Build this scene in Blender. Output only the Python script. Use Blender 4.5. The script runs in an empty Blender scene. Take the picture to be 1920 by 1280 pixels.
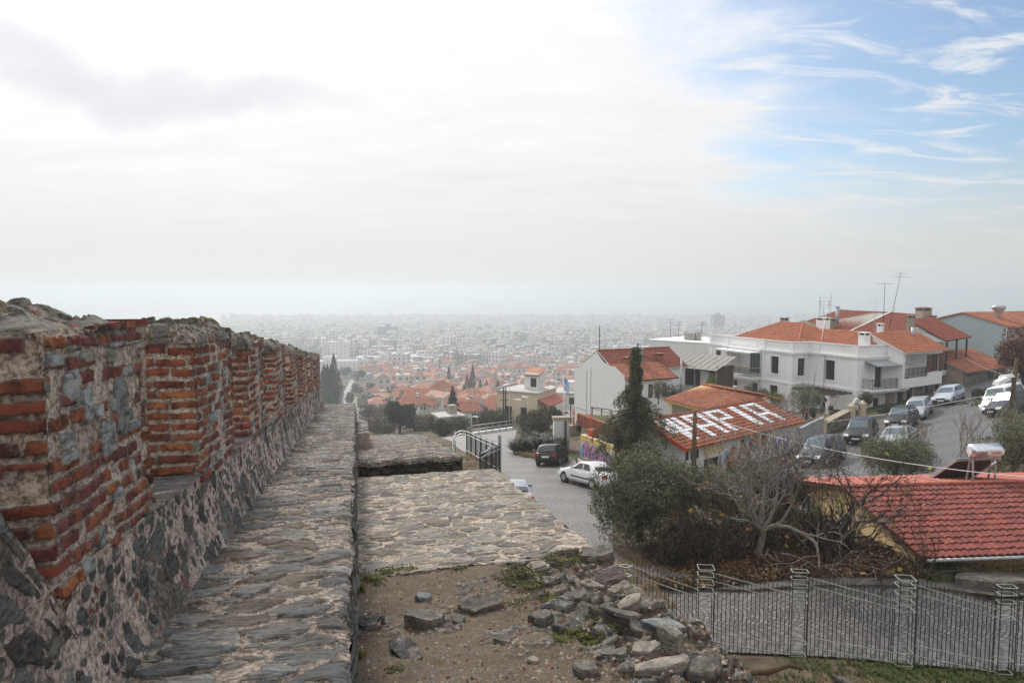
import bpy, bmesh, math, random
import numpy as np
from mathutils import Vector, Matrix, noise
from mathutils.geometry import delaunay_2d_cdt
R = math.radians
S = bpy.context.scene
COL = S.collection
F_PX = 1280.0
PITCH = math.atan(95 / 1280)

def at(px, py, Y):
    """world point seen at photo pixel (px, py) at the distance Y in front of the eye (eye = origin)"""
    xc, yc = (px - 960) / F_PX, (640 - py) / F_PX
    dy = math.cos(PITCH) + yc * math.sin(PITCH)
    dz = -math.sin(PITCH) + yc * math.cos(PITCH)
    k = Y / dy
    return Vector((xc * k, Y, dz * k))

def ray(px, py):
    return at(px, py, 1.0)

def tag(o, label=None, cat=None, group=None, kind=None):
    if label: o['label'] = label
    if cat: o['category'] = cat
    if group: o['group'] = group
    if kind: o['kind'] = kind
    return o

def empty(name, loc=(0, 0, 0), rz=0.0, label=None, cat=None, group=None):
    o = bpy.data.objects.new(name, None)
    o.empty_display_size = 0.3
    COL.objects.link(o)
    o.location = loc
    o.rotation_euler = (0, 0, rz)
    return tag(o, label, cat, group)

def copy_tree(o, parent=None):
    c = o.copy()
    COL.objects.link(c)
    if parent: c.parent = parent
    for ch in list(o.children):
        copy_tree(ch, c)
    return c

def link_mesh(name, me, parent=None):
    o = bpy.data.objects.new(name, me)
    COL.objects.link(o)
    if parent: o.parent = parent
    return o

def np_mesh(name, verts, faces, mats, parent=None, smooth=False, uv=None, midx=None):
    """faces: (n,k) array with one k"""
    verts = np.asarray(verts, dtype=np.float32).reshape(-1, 3)
    faces = np.asarray(faces, dtype=np.int32)
    n, k = faces.shape
    me = bpy.data.meshes.new(name)
    me.vertices.add(len(verts)); me.vertices.foreach_set('co', verts.ravel())
    me.loops.add(n * k); me.loops.foreach_set('vertex_index', faces.ravel())
    me.polygons.add(n)
    me.polygons.foreach_set('loop_start', np.arange(0, n * k, k, dtype=np.int32))
    me.polygons.foreach_set('use_smooth', np.full(n, smooth, dtype=bool))
    for m in (mats if isinstance(mats, (list, tuple)) else [mats]): me.materials.append(m)
    if midx is not None: me.polygons.foreach_set('material_index', np.asarray(midx, dtype=np.int32))
    if uv is not None:
        l = me.uv_layers.new(name='UVMap'); l.data.foreach_set('uv', np.asarray(uv, dtype=np.float32).ravel())
    me.update(calc_edges=True); me.validate()
    return link_mesh(name, me, parent)

class MB:
    """collects shapes and links them as ONE mesh object"""
    def __init__(s):
        s.v, s.f, s.m, s.uv, s.sm = [], [], [], [], []
    def add(s, verts, faces, m=0, uvs=None, smooth=False):
        b = len(s.v)
        s.v.extend([tuple(p) for p in verts])
        for i, f in enumerate(faces):
            s.f.append([b + k for k in f]); s.m.append(m); s.sm.append(smooth)
            s.uv.append(uvs[i] if uvs else None)
        return b
    def box(s, c, size, m=0, rz=0.0, M=None, taper=1.0):
        hx, hy, hz = size[0] / 2, size[1] / 2, size[2] / 2
        pts = []
        for z, t in ((-hz, 1.0), (hz, taper)):
            for x, y in ((-hx, -hy), (hx, -hy), (hx, hy), (-hx, hy)):
                pts.append(Vector((x * t, y * t, z)))
        if M is None: M = Matrix.Rotation(rz, 3, 'Z')
        c = Vector(c)
        pts = [M @ p + c for p in pts]
        W, D, H = size
        uv = [[(0, 0), (0, D), (W, D), (W, 0)], [(0, 0), (W, 0), (W, D), (0, D)], [(0, 0), (W, 0), (W, H), (0, H)], [(0, 0), (D, 0), (D, H), (0, H)], [(0, 0), (W, 0), (W, H), (0, H)], [(0, 0), (D, 0), (D, H), (0, H)]]
        s.add(pts, [(0, 3, 2, 1), (4, 5, 6, 7), (0, 1, 5, 4), (1, 2, 6, 5), (2, 3, 7, 6), (3, 0, 4, 7)], m, uv)
        return s
    def bar(s, a, b, w, h=None, m=0):
        a, b = Vector(a), Vector(b)
        d = b - a; L = d.length
        if L < 1e-6: return s
        z = d.normalized()
        up = Vector((0, 0, 1)) if abs(z.z) < 0.95 else Vector((1, 0, 0))
        x = up.cross(z).normalized(); y = z.cross(x)
        M = Matrix((x, y, z)).transposed()
        return s.box((a + b) / 2, (w, h or w, L), m, M=M)
    def tube(s, pts, rad, n=8, m=0, caps=True, smooth=True):
        pts = [Vector(p) for p in pts]
        if not isinstance(rad, (list, tuple)): rad = [rad] * len(pts)
        vs, fs = [], []
        prev = None
        for i, p in enumerate(pts):
            d = (pts[min(i + 1, len(pts) - 1)] - pts[max(i - 1, 0)])
            d = d.normalized() if d.length > 1e-9 else Vector((0, 0, 1))
            if prev is None:
                x = (Vector((0, 0, 1)) if abs(d.z) < 0.9 else Vector((1, 0, 0))).cross(d).normalized()
            else:
                x = prev - d * prev.dot(d)
                x = x.normalized() if x.length > 1e-6 else Vector((1, 0, 0))
            prev = x
            y = d.cross(x)
            for k in range(n):
                a = 2 * math.pi * k / n
                vs.append(p + (x * math.cos(a) + y * math.sin(a)) * rad[i])
        for i in range(len(pts) - 1):
            for k in range(n):
                fs.append((i * n + k, i * n + (k + 1) % n, (i + 1) * n + (k + 1) % n, (i + 1) * n + k))
        b = s.add(vs, fs, m, smooth=smooth)
        if caps:
            for i0, rev in ((0, True), ((len(pts) - 1) * n, False)):
                r = [b + i0 + k for k in range(n)]
                s.f.append(r[::-1] if rev else r); s.m.append(m); s.sm.append(False); s.uv.append(None)
        return s
    def lathe(s, prof, n=16, m=0, c=(0, 0, 0), smooth=True):
        c = Vector(c); vs, fs = [], []
        for r, z in prof:
            for k in range(n):
                a = 2 * math.pi * k / n
                vs.append(c + Vector((r * math.cos(a), r * math.sin(a), z)))
        for i in range(len(prof) - 1):
            for k in range(n):
                fs.append((i * n + k, i * n + (k + 1) % n, (i + 1) * n + (k + 1) % n, (i + 1) * n + k))
        s.add(vs, fs, m, smooth=smooth)
        s.add([v for v in vs[:n]], [tuple(range(n))[::-1]], m); s.add(vs[-n:], [tuple(range(n))], m)
        return s
    def prism(s, poly, z0, z1, m=0):
        n = len(poly)
        vs = [(x, y, z0) for x, y in poly] + [(x, y, z1) for x, y in poly]
        s.add(vs, [tuple(range(n))[::-1], tuple(range(n, 2 * n))] + [(i, (i + 1) % n, n + (i + 1) % n, n + i) for i in range(n)], m)
        return s
    def quad(s, a, b, c, d, m=0, uv=None):
        s.add([a, b, c, d], [(0, 1, 2, 3)], m, [uv] if uv else None); return s
    def build(s, name, mats, parent=None, loc=None):
        me = bpy.data.meshes.new(name)
        me.from_pydata(s.v, [], s.f)
        for mm in (mats if isinstance(mats, (list, tuple)) else [mats]): me.materials.append(mm)
        me.polygons.foreach_set('material_index', np.asarray(s.m, dtype=np.int32))
        me.polygons.foreach_set('use_smooth', np.asarray(s.sm, dtype=bool))
        if any(u is not None for u in s.uv):
            l = me.uv_layers.new(name='UVMap')
            flat = []
            for f, u in zip(s.f, s.uv):
                flat.extend(u if u else [(0, 0)] * len(f))
            l.data.foreach_set('uv', np.asarray(flat, dtype=np.float32).ravel())
        me.update()
        o = link_mesh(name, me, parent)
        if loc is not None: o.location = loc
        return o

# ---- irregular stones and bricks laid into a surface -------------------------------------------
def clip(poly, nx, ny, d):
    out = []
    n = len(poly)
    for i in range(n):
        p, q = poly[i], poly[(i + 1) % n]
        a = p[0] * nx + p[1] * ny - d; b = q[0] * nx + q[1] * ny - d
        if a <= 0: out.append(p)
        if a * b < 0:
            t = a / (a - b); out.append((p[0] + (q[0] - p[0]) * t, p[1] + (q[1] - p[1]) * t))
    return out

def cells(a0, a1, b0, b1, ca, cb, rg, jit=0.85):
    """irregular cells about ca x cb filling a rectangle"""
    na, nb = max(1, round((a1 - a0) / ca)), max(1, round((b1 - b0) / cb))
    pts = []
    for j in range(nb):
        for i in range(na):
            off = 0.5 if j % 2 else 0.0
            pts.append((a0 + (i + .5 + off * .9 + (rg.random() - .5) * jit) * (a1 - a0) / na, b0 + (j + .5 + (rg.random() - .5) * jit) * (b1 - b0) / nb))
    P = np.array(pts); Q = P / np.array([ca, cb])
    out = []
    for i in range(len(pts)):
        d = ((Q - Q[i]) ** 2).sum(1)
        near = np.argsort(d)[1:17]
        poly = [(a0, b0), (a1, b0), (a1, b1), (a0, b1)]
        x0, y0 = Q[i]
        for k in near:
            dx, dy = Q[k][0] - x0, Q[k][1] - y0
            mx, my = (Q[k][0] + x0) / 2, (Q[k][1] + y0) / 2
            poly = clip(poly, dx / ca, dy / cb, mx * dx + my * dy)
            if len(poly) < 3: break
        if len(poly) >= 3: out.append(poly)
    return out

def chaikin(poly, q=0.25):
    out = []
    n = len(poly)
    for i in range(n):
        p, r = poly[i], poly[(i + 1) % n]
        out.append((p[0] + (r[0] - p[0]) * q, p[1] + (r[1] - p[1]) * q))
        out.append((p[0] + (r[0] - p[0]) * (1 - q), p[1] + (r[1] - p[1]) * (1 - q)))
    return out

def stone(mb, poly, mapf, h, rg, m=0, shrink=0.9, rounds=1, jag=0.0, tilt=0.0, base=-0.02, inset=0.84, absinset=None, rough=0.0):
    n = len(poly)
    cx = sum(p[0] for p in poly) / n; cy = sum(p[1] for p in poly) / n
    P = [(cx + (p[0] - cx) * shrink, cy + (p[1] - cy) * shrink) for p in poly]
    for _ in range(rounds): P = chaikin(P, 0.22 + 0.08 * rg.random())
    ext = max(max(abs(p[0] - cx) for p in P), max(abs(p[1] - cy) for p in P), 1e-4)
    if jag: P = [(p[0] + rg.uniform(-jag, jag), p[1] + rg.uniform(-jag, jag)) for p in P]
    n = len(P)
    ta, tb = rg.uniform(-tilt, tilt), rg.uniform(-tilt, tilt)
    def hh(a, b, k): return k + ta * (a - cx) + tb * (b - cy)
    v = []
    for a, b in P: v.append(mapf(a, b, base))
    for a, b in P: v.append(mapf(a, b, max(base + .002, hh(a, b, h * 0.62 + rg.uniform(-rough, rough)))))
    for a, b in P:
        if absinset:
            l = math.hypot(a - cx, b - cy) + 1e-6; k = max(0.3, 1 - absinset / l)
        else: k = inset + rg.uniform(-.06, .06)
        a2, b2 = cx + (a - cx) * k, cy + (b - cy) * k
        v.append(mapf(a2, b2, max(base + .004, hh(a2, b2, h + rg.uniform(-rough, rough)))))
    v.append(mapf(cx, cy, max(base + .004, h * 1.04 + rg.uniform(-rough, rough))))
    f = []
    for r in (0, 1):
        for i in range(n):
            f.append((r * n + i, r * n + (i + 1) % n, (r + 1) * n + (i + 1) % n, (r + 1) * n + i))
    for i in range(n): f.append((2 * n + i, 2 * n + (i + 1) % n, 3 * n))
    mb.add(v, f, m)

def slab_poly(a0, a1, b0, b1, rg, j=0.006, mid=True):
    c = min(a1 - a0, b1 - b0) * 0.12
    p = [(a0 + c, b0), (a1 - c, b0), (a1, b0 + c), (a1, b1 - c), (a1 - c, b1), (a0 + c, b1), (a0, b1 - c), (a0, b0 + c)]
    if mid:
        am = (a0 + a1) / 2 + rg.uniform(-.2, .2) * (a1 - a0)
        p.insert(1, (am, b0)); p.insert(6, (am, b1))
    return [(x + rg.uniform(-j, j), y + rg.uniform(-j, j)) for x, y in p]

def fbm(x, y, z=0.0, o=3):
    s, a = 0.0, 1.0
    for i in range(o):
        s += a * noise.noise((x, y, z)); x *= 2.03; y *= 2.03; z *= 2.03; a *= 0.5
    return s

def sheet(mb, a0, a1, b0, b1, na, nb, fn, m=0, smooth=True):
    """grid of fn(a, b) -> point"""
    v, f = [], []
    for j in range(nb + 1):
        for i in range(na + 1):
            v.append(fn(a0 + (a1 - a0) * i / na, b0 + (b1 - b0) * j / nb))
    for j in range(nb):
        for i in range(na):
            k = j * (na + 1) + i
            f.append((k, k + 1, k + na + 2, k + na + 1))
    mb.add(v, f, m, smooth=smooth)
# ---- node helpers -------------------------------------------------------------------------------
class NT:
    def __init__(s, nt): s.nt = nt
    def n(s, t, **kw):
        nd = s.nt.nodes.new(t)
        ins = kw.pop('i', {})
        for k, v in kw.items(): setattr(nd, k, v)
        for k, v in ins.items():
            sock = nd.inputs[k]
            if isinstance(v, bpy.types.NodeSocket): s.nt.links.new(v, sock)
            else: sock.default_value = v
        return nd
    def math(s, op, a, b=0.0, c=0.0, clamp=False):
        nd = s.nt.nodes.new('ShaderNodeMath'); nd.operation = op; nd.use_clamp = clamp
        for k, v in enumerate((a, b, c)):
            if isinstance(v, bpy.types.NodeSocket): s.nt.links.new(v, nd.inputs[k])
            else: nd.inputs[k].default_value = v
        return nd.outputs[0]
    def mix(s, f, a, b, mode='MIX'):
        nd = s.nt.nodes.new('ShaderNodeMix'); nd.data_type = 'RGBA'; nd.blend_type = mode
        for k, v in ((0, f), (6, a), (7, b)):
            if isinstance(v, bpy.types.NodeSocket): s.nt.links.new(v, nd.inputs[k])
            else: nd.inputs[k].default_value = v if k == 0 else (*v[:3], 1.0)
        return nd.outputs[2]
    def ramp(s, f, stops, interp='LINEAR'):
        nd = s.nt.nodes.new('ShaderNodeValToRGB'); cr = nd.color_ramp; cr.interpolation = interp
        while len(cr.elements) < len(stops): cr.elements.new(0.5)
        for e, (p, c) in zip(cr.elements, stops):
            e.position = p; e.color = (*c[:3], 1.0) if not isinstance(c, (int, float)) else (c, c, c, 1.0)
        s.nt.links.new(f, nd.inputs[0])
        return nd.outputs[0]
    def smooth(s, x, lo, hi, a=0.0, b=1.0):
        nd = s.nt.nodes.new('ShaderNodeMapRange'); nd.interpolation_type = 'SMOOTHSTEP'
        s.nt.links.new(x, nd.inputs[0])
        for k, v in enumerate((lo, hi, a, b)): nd.inputs[k + 1].default_value = v
        return nd.outputs[0]
    def noise(s, vec, scale, detail=4.0, rough=0.55, dist=0.0):
        return s.n('ShaderNodeTexNoise', i={'Vector': vec, 'Scale': scale, 'Detail': detail, 'Roughness': rough, 'Distortion': dist}).outputs[0]
    def stretch(s, vec, sc, rot=(0, 0, 0)):
        return s.n('ShaderNodeMapping', i={'Vector': vec, 'Scale': sc, 'Rotation': rot}).outputs[0]
    def bump(s, h, strength, dist=0.02, normal=None):
        d = {'Height': h, 'Strength': strength, 'Distance': dist}
        if normal is not None: d['Normal'] = normal
        return s.n('ShaderNodeBump', i=d).outputs[0]

def new_mat(name, rough=0.8, metal=0.0, spec=0.3):
    m = bpy.data.materials.new(name); m.use_nodes = True
    nt = m.node_tree
    b = nt.nodes['Principled BSDF']
    b.inputs['Roughness'].default_value = rough
    b.inputs['Metallic'].default_value = metal
    b.inputs['Specular IOR Level'].default_value = spec
    return m, NT(nt), b

def coords(t, kind='Object'):
    return t.n('ShaderNodeTexCoord').outputs[kind]

def plain(name, col, rough=0.6, metal=0.0, var=0.12, scale=6.0, spec=0.4, bump=0.0, coat=0.0):
    m, t, b = new_mat(name, rough, metal, spec)
    v = coords(t)
    n = t.noise(v, scale)
    d = tuple(c * (1 - var) for c in col); l = tuple(min(1, c * (1 + var)) for c in col)
    t.nt.links.new(t.ramp(n, [(0.3, d), (0.7, l)]), b.inputs['Base Color'])
    if bump: t.nt.links.new(t.bump(t.noise(v, scale * 6), bump, 0.01), b.inputs['Normal'])
    if coat: b.inputs['Coat Weight'].default_value = coat; b.inputs['Coat Roughness'].default_value = 0.05
    return m

def plaster(name, col, stain=(0.35, 0.33, 0.3), amount=0.35, scale=0.6, bump=0.15):
    """painted render with rain streaks and patches"""
    m, t, b = new_mat(name, 0.9, 0, 0.2)
    v = coords(t)
    s1 = t.noise(t.stretch(v, (1.0, 1.0, 0.28)), scale * 2.2, 6, 0.6, 0.4)
    s2 = t.noise(v, scale * 7, 5, 0.6)
    f = t.math('MULTIPLY', t.smooth(s1, 0.48, 0.78), amount)
    c = t.mix(f, col, stain)
    c2 = t.mix(t.math('MULTIPLY', t.smooth(s2, 0.4, 0.7), 0.10), c, tuple(x * .72 for x in col))
    t.nt.links.new(c2, b.inputs['Base Color'])
    t.nt.links.new(t.bump(t.noise(v, 45, 4), bump, 0.01), b.inputs['Normal'])
    return m

def stone_mat(name, pal, strata=(3, 9, 3), fine=38.0, bump=0.6, grit=(0.30, 0.27, 0.24), smear=0.5):
    m, t, b = new_mat(name, 0.88, 0, 0.25)
    v = coords(t)
    isl = t.n('ShaderNodeNewGeometry').outputs['Random Per Island']
    k = len(pal)
    c = t.ramp(isl, [((i + .02) / k, p) for i, p in enumerate(pal)], 'LINEAR')
    off = t.n('ShaderNodeVectorMath', operation='ADD', i={0: v, 1: t.n('ShaderNodeCombineXYZ', i={0: t.math('MULTIPLY', isl, 37.0), 1: t.math('MULTIPLY', isl, 71.0), 2: 0.0}).outputs[0]}).outputs[0]
    st = t.noise(t.stretch(off, strata), 2.6, 6, 0.65, 0.7)
    fn = t.noise(off, fine, 5, 0.65)
    c = t.mix(t.smooth(st, 0.36, 0.62), t.mix(1.0, c, (0.52, 0.52, 0.54), 'MULTIPLY'), c)
    c = t.mix(t.math('MULTIPLY', t.smooth(fn, 0.52, 0.72), 0.45), c, grit)
    pn = t.noise(v, 5.0, 5, 0.6)
    c = t.mix(t.math('MULTIPLY', t.smooth(pn, 0.54, 0.66), 0.5), c, (0.27, 0.215, 0.165))
    sm = t.noise(v, 13.0, 5, 0.65)
    c = t.mix(t.math('MULTIPLY', t.smooth(sm, 0.57, 0.64), smear), c, (0.36, 0.295, 0.24))
    t.nt.links.new(c, b.inputs['Base Color'])
    h = t.math('ADD', t.math('MULTIPLY', st, 1.0), t.math('MULTIPLY', fn, 0.35))
    t.nt.links.new(t.bump(h, bump, 0.03), b.inputs['Normal'])
    return m

def mortar_mat(name, base=(0.40, 0.325, 0.265), dark=(0.20, 0.16, 0.13), light=(0.50, 0.44, 0.38), bump=0.9, stainamt=0.8):
    m, t, b = new_mat(name, 0.95, 0, 0.15)
    v = coords(t)
    big = t.noise(v, 1.6, 6, 0.62, 0.3); mid = t.noise(v, 9, 5, 0.6); fin = t.noise(v, 70, 4, 0.7)
    vo = t.n('ShaderNodeTexVoronoi', i={'Vector': v, 'Scale': 55.0})
    c = t.ramp(mid, [(0.32, tuple(x * .8 for x in base)), (0.55, base), (0.75, light)])
    c = t.mix(t.math('MULTIPLY', t.smooth(big, 0.46, 0.68), stainamt), c, dark)
    grain = t.mix(t.math('MULTIPLY', t.smooth(fin, 0.5, 0.66), 0.55), c, dark)
    wv = t.n('ShaderNodeTexWhiteNoise', i={'Vector': vo.outputs['Position']}).outputs[0]
    peb = t.math('MULTIPLY', t.math('GREATER_THAN', wv, 0.8), t.math('LESS_THAN', vo.outputs['Distance'], 0.32))
    c = t.mix(peb, grain, t.ramp(wv, [(0.8, (0.10, 0.10, 0.10)), (0.9, (0.33, 0.26, 0.2)), (1.0, (0.62, 0.58, 0.52))]))
    t.nt.links.new(c, b.inputs['Base Color'])
    h = t.math('ADD', t.math('ADD', t.math('MULTIPLY', mid, 1.2), t.math('MULTIPLY', fin, 0.5)), t.math('MULTIPLY', peb, 0.25))
    t.nt.links.new(t.bump(h, bump, 0.025), b.inputs['Normal'])
    return m

def tile_mat(name, a, bcol, dirt=(0.10, 0.075, 0.06), dirtamt=0.5, rough=0.85, spots=None):
    """roof tile: UV counts tiles along u and courses along v; each tile its own clay tone"""
    m, t, b = new_mat(name, rough, 0, 0.25)
    uv = coords(t, 'UV')
    fl = t.n('ShaderNodeVectorMath', operation='FLOOR', i={0: uv}).outputs[0]
    w = t.n('ShaderNodeTexWhiteNoise', i={'Vector': fl}).outputs[0]
    v = coords(t)
    c = t.mix(w, a, bcol)
    n = t.noise(v, 1.1, 6, 0.65); n2 = t.noise(v, 14, 4, 0.6)
    c = t.mix(t.math('MULTIPLY', t.smooth(n, 0.46, 0.7), dirtamt), c, dirt)
    c = t.mix(t.math('MULTIPLY', t.smooth(n2, 0.5, 0.75), 0.35), c, tuple(x * .55 for x in a))
    if spots:
        n3 = t.noise(v, 2.3, 8, 0.75)
        c = t.mix(t.math('MULTIPLY', t.smooth(n3, 0.69, 0.73), 0.6), c, spots)
    t.nt.links.new(c, b.inputs['Base Color'])
    t.nt.links.new(t.bump(n2, 0.25, 0.01), b.inputs['Normal'])
    return m

def leaf_mat(name, pal, rough=0.6, trans=0.15):
    m, t, b = new_mat(name, rough, 0, 0.3)
    isl = t.n('ShaderNodeNewGeometry').outputs['Random Per Island']
    k = len(pal)
    c = t.ramp(isl, [((i + .1) / k, p) for i, p in enumerate(pal)])
    v = coords(t)
    c = t.mix(t.math('MULTIPLY', t.smooth(t.noise(v, 1.3, 3), 0.35, 0.7), 0.5), c, tuple(x * .45 for x in pal[0]))
    t.nt.links.new(c, b.inputs['Base Color'])
    if trans:
        tr = t.n('ShaderNodeBsdfTranslucent', i={'Color': c}).outputs[0]
        ms = t.n('ShaderNodeMixShader', i={0: trans, 1: b.outputs[0], 2: tr}).outputs[0]
        t.nt.links.new(ms, t.nt.nodes['Material Output'].inputs[0])
    return m

def bark_mat(name, a, bcol):
    m, t, b = new_mat(name, 0.95, 0, 0.1)
    v = coords(t)
    n = t.noise(t.stretch(v, (5, 5, 1.4)), 4.0, 6, 0.7)
    t.nt.links.new(t.ramp(n, [(0.35, a), (0.65, bcol)]), b.inputs['Base Color'])
    t.nt.links.new(t.bump(n, 0.5, 0.02), b.inputs['Normal'])
    return m

def cobble_mat(name):
    m, t, b = new_mat(name, 0.42, 0, 0.7)
    v = coords(t)
    sp = t.n('ShaderNodeSeparateXYZ', i={0: v})
    wob = t.math('MULTIPLY', t.math('SUBTRACT', t.noise(v, 0.5, 2), 0.5), 0.25)
    u = t.math('ADD', sp.outputs[1], wob)
    fr = t.math('SUBTRACT', t.math('FRACT', t.math('DIVIDE', u, 3.3)), 0.5)
    arc = t.math('MULTIPLY', t.math('MULTIPLY', fr, fr), 5.2)
    vv = t.math('ADD', t.math('ADD', sp.outputs[0], arc), t.math('MULTIPLY', t.math('SUBTRACT', t.noise(v, 3.0, 2), 0.5), 0.05))
    uvw = t.n('ShaderNodeCombineXYZ', i={0: u, 1: vv, 2: 0.0}).outputs[0]
    br = t.n('ShaderNodeTexBrick', offset=0.5, i={'Vector': uvw, 'Color1': (0.0, 0, 0, 1), 'Color2': (1, 1, 1, 1), 'Mortar': (0.5, 0.5, 0.5, 1), 'Scale': 1.0, 'Mortar Size': 0.024, 'Mortar Smooth': 0.5, 'Bias': 0.0, 'Brick Width': 0.17, 'Row Height': 0.15})
    big = t.noise(v, 0.35, 5, 0.6); fin = t.noise(v, 30, 3)
    c = t.ramp(br.outputs['Color'], [(0.0, (0.095, 0.086, 0.079)), (0.5, (0.15, 0.136, 0.125)), (1.0, (0.225, 0.203, 0.186))])
    c = t.mix(t.math('MULTIPLY', t.smooth(fin, 0.45, 0.7), 0.3), c, (0.13, 0.12, 0.115))
    c = t.mix(t.math('MULTIPLY', t.smooth(big, 0.5, 0.7), 0.5), c, (0.15, 0.135, 0.12))
    c = t.mix(br.outputs['Fac'], c, (0.03, 0.027, 0.024))
    t.nt.links.new(c, b.inputs['Base Color'])
    h = t.math('SUBTRACT', t.math('MULTIPLY', fin, 0.2), br.outputs['Fac'])
    t.nt.links.new(t.bump(h, 0.7, 0.02), b.inputs['Normal'])
    return m

def ground_mat(name):
    """bare earth, leaf litter and worn grass by noise"""
    m, t, b = new_mat(name, 0.97, 0, 0.1)
    v = coords(t)
    n1 = t.noise(v, 0.22, 6, 0.6); n2 = t.noise(v, 2.4, 6, 0.65); n3 = t.noise(v, 22, 4, 0.7)
    c = t.ramp(n2, [(0.3, (0.075, 0.055, 0.04)), (0.55, (0.15, 0.115, 0.085)), (0.75, (0.23, 0.185, 0.14))])
    g = t.ramp(n3, [(0.35, (0.03, 0.045, 0.014)), (0.7, (0.09, 0.11, 0.04))])
    c = t.mix(t.smooth(n1, 0.48, 0.6), c, g)
    t.nt.links.new(c, b.inputs['Base Color'])
    t.nt.links.new(t.bump(t.math('ADD', n2, t.math('MULTIPLY', n3, 0.5)), 0.8, 0.06), b.inputs['Normal'])
    return m

def facade_mat(name, pal, pane=(0.10, 0.115, 0.13), pu=3.1, pv=3.0):
    """far building: wall tone per building, window openings by UV metres"""
    m, t, b = new_mat(name, 0.85, 0, 0.25)
    isl = t.n('ShaderNodeNewGeometry').outputs['Random Per Island']
    k = len(pal)
    c = t.ramp(isl, [((i + .1) / k, p) for i, p in enumerate(pal)])
    uv = t.n('ShaderNodeSeparateXYZ', i={0: coords(t, 'UV')})
    fu = t.math('FRACT', t.math('ADD', t.math('DIVIDE', uv.outputs[0], pu), isl)); fv = t.math('FRACT', t.math('DIVIDE', uv.outputs[1], pv))
    win = t.math('MULTIPLY', t.math('MULTIPLY', t.math('GREATER_THAN', fu, 0.32), t.math('LESS_THAN', fu, 0.72)), t.math('MULTIPLY', t.math('GREATER_THAN', fv, 0.34), t.math('LESS_THAN', fv, 0.80)))
    c = t.mix(win, c, pane)
    slab = t.math('LESS_THAN', fv, 0.10)
    c = t.mix(t.math('MULTIPLY', slab, 0.45), c, (0.30, 0.29, 0.28))
    t.nt.links.new(c, b.inputs['Base Color'])
    return m

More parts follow.
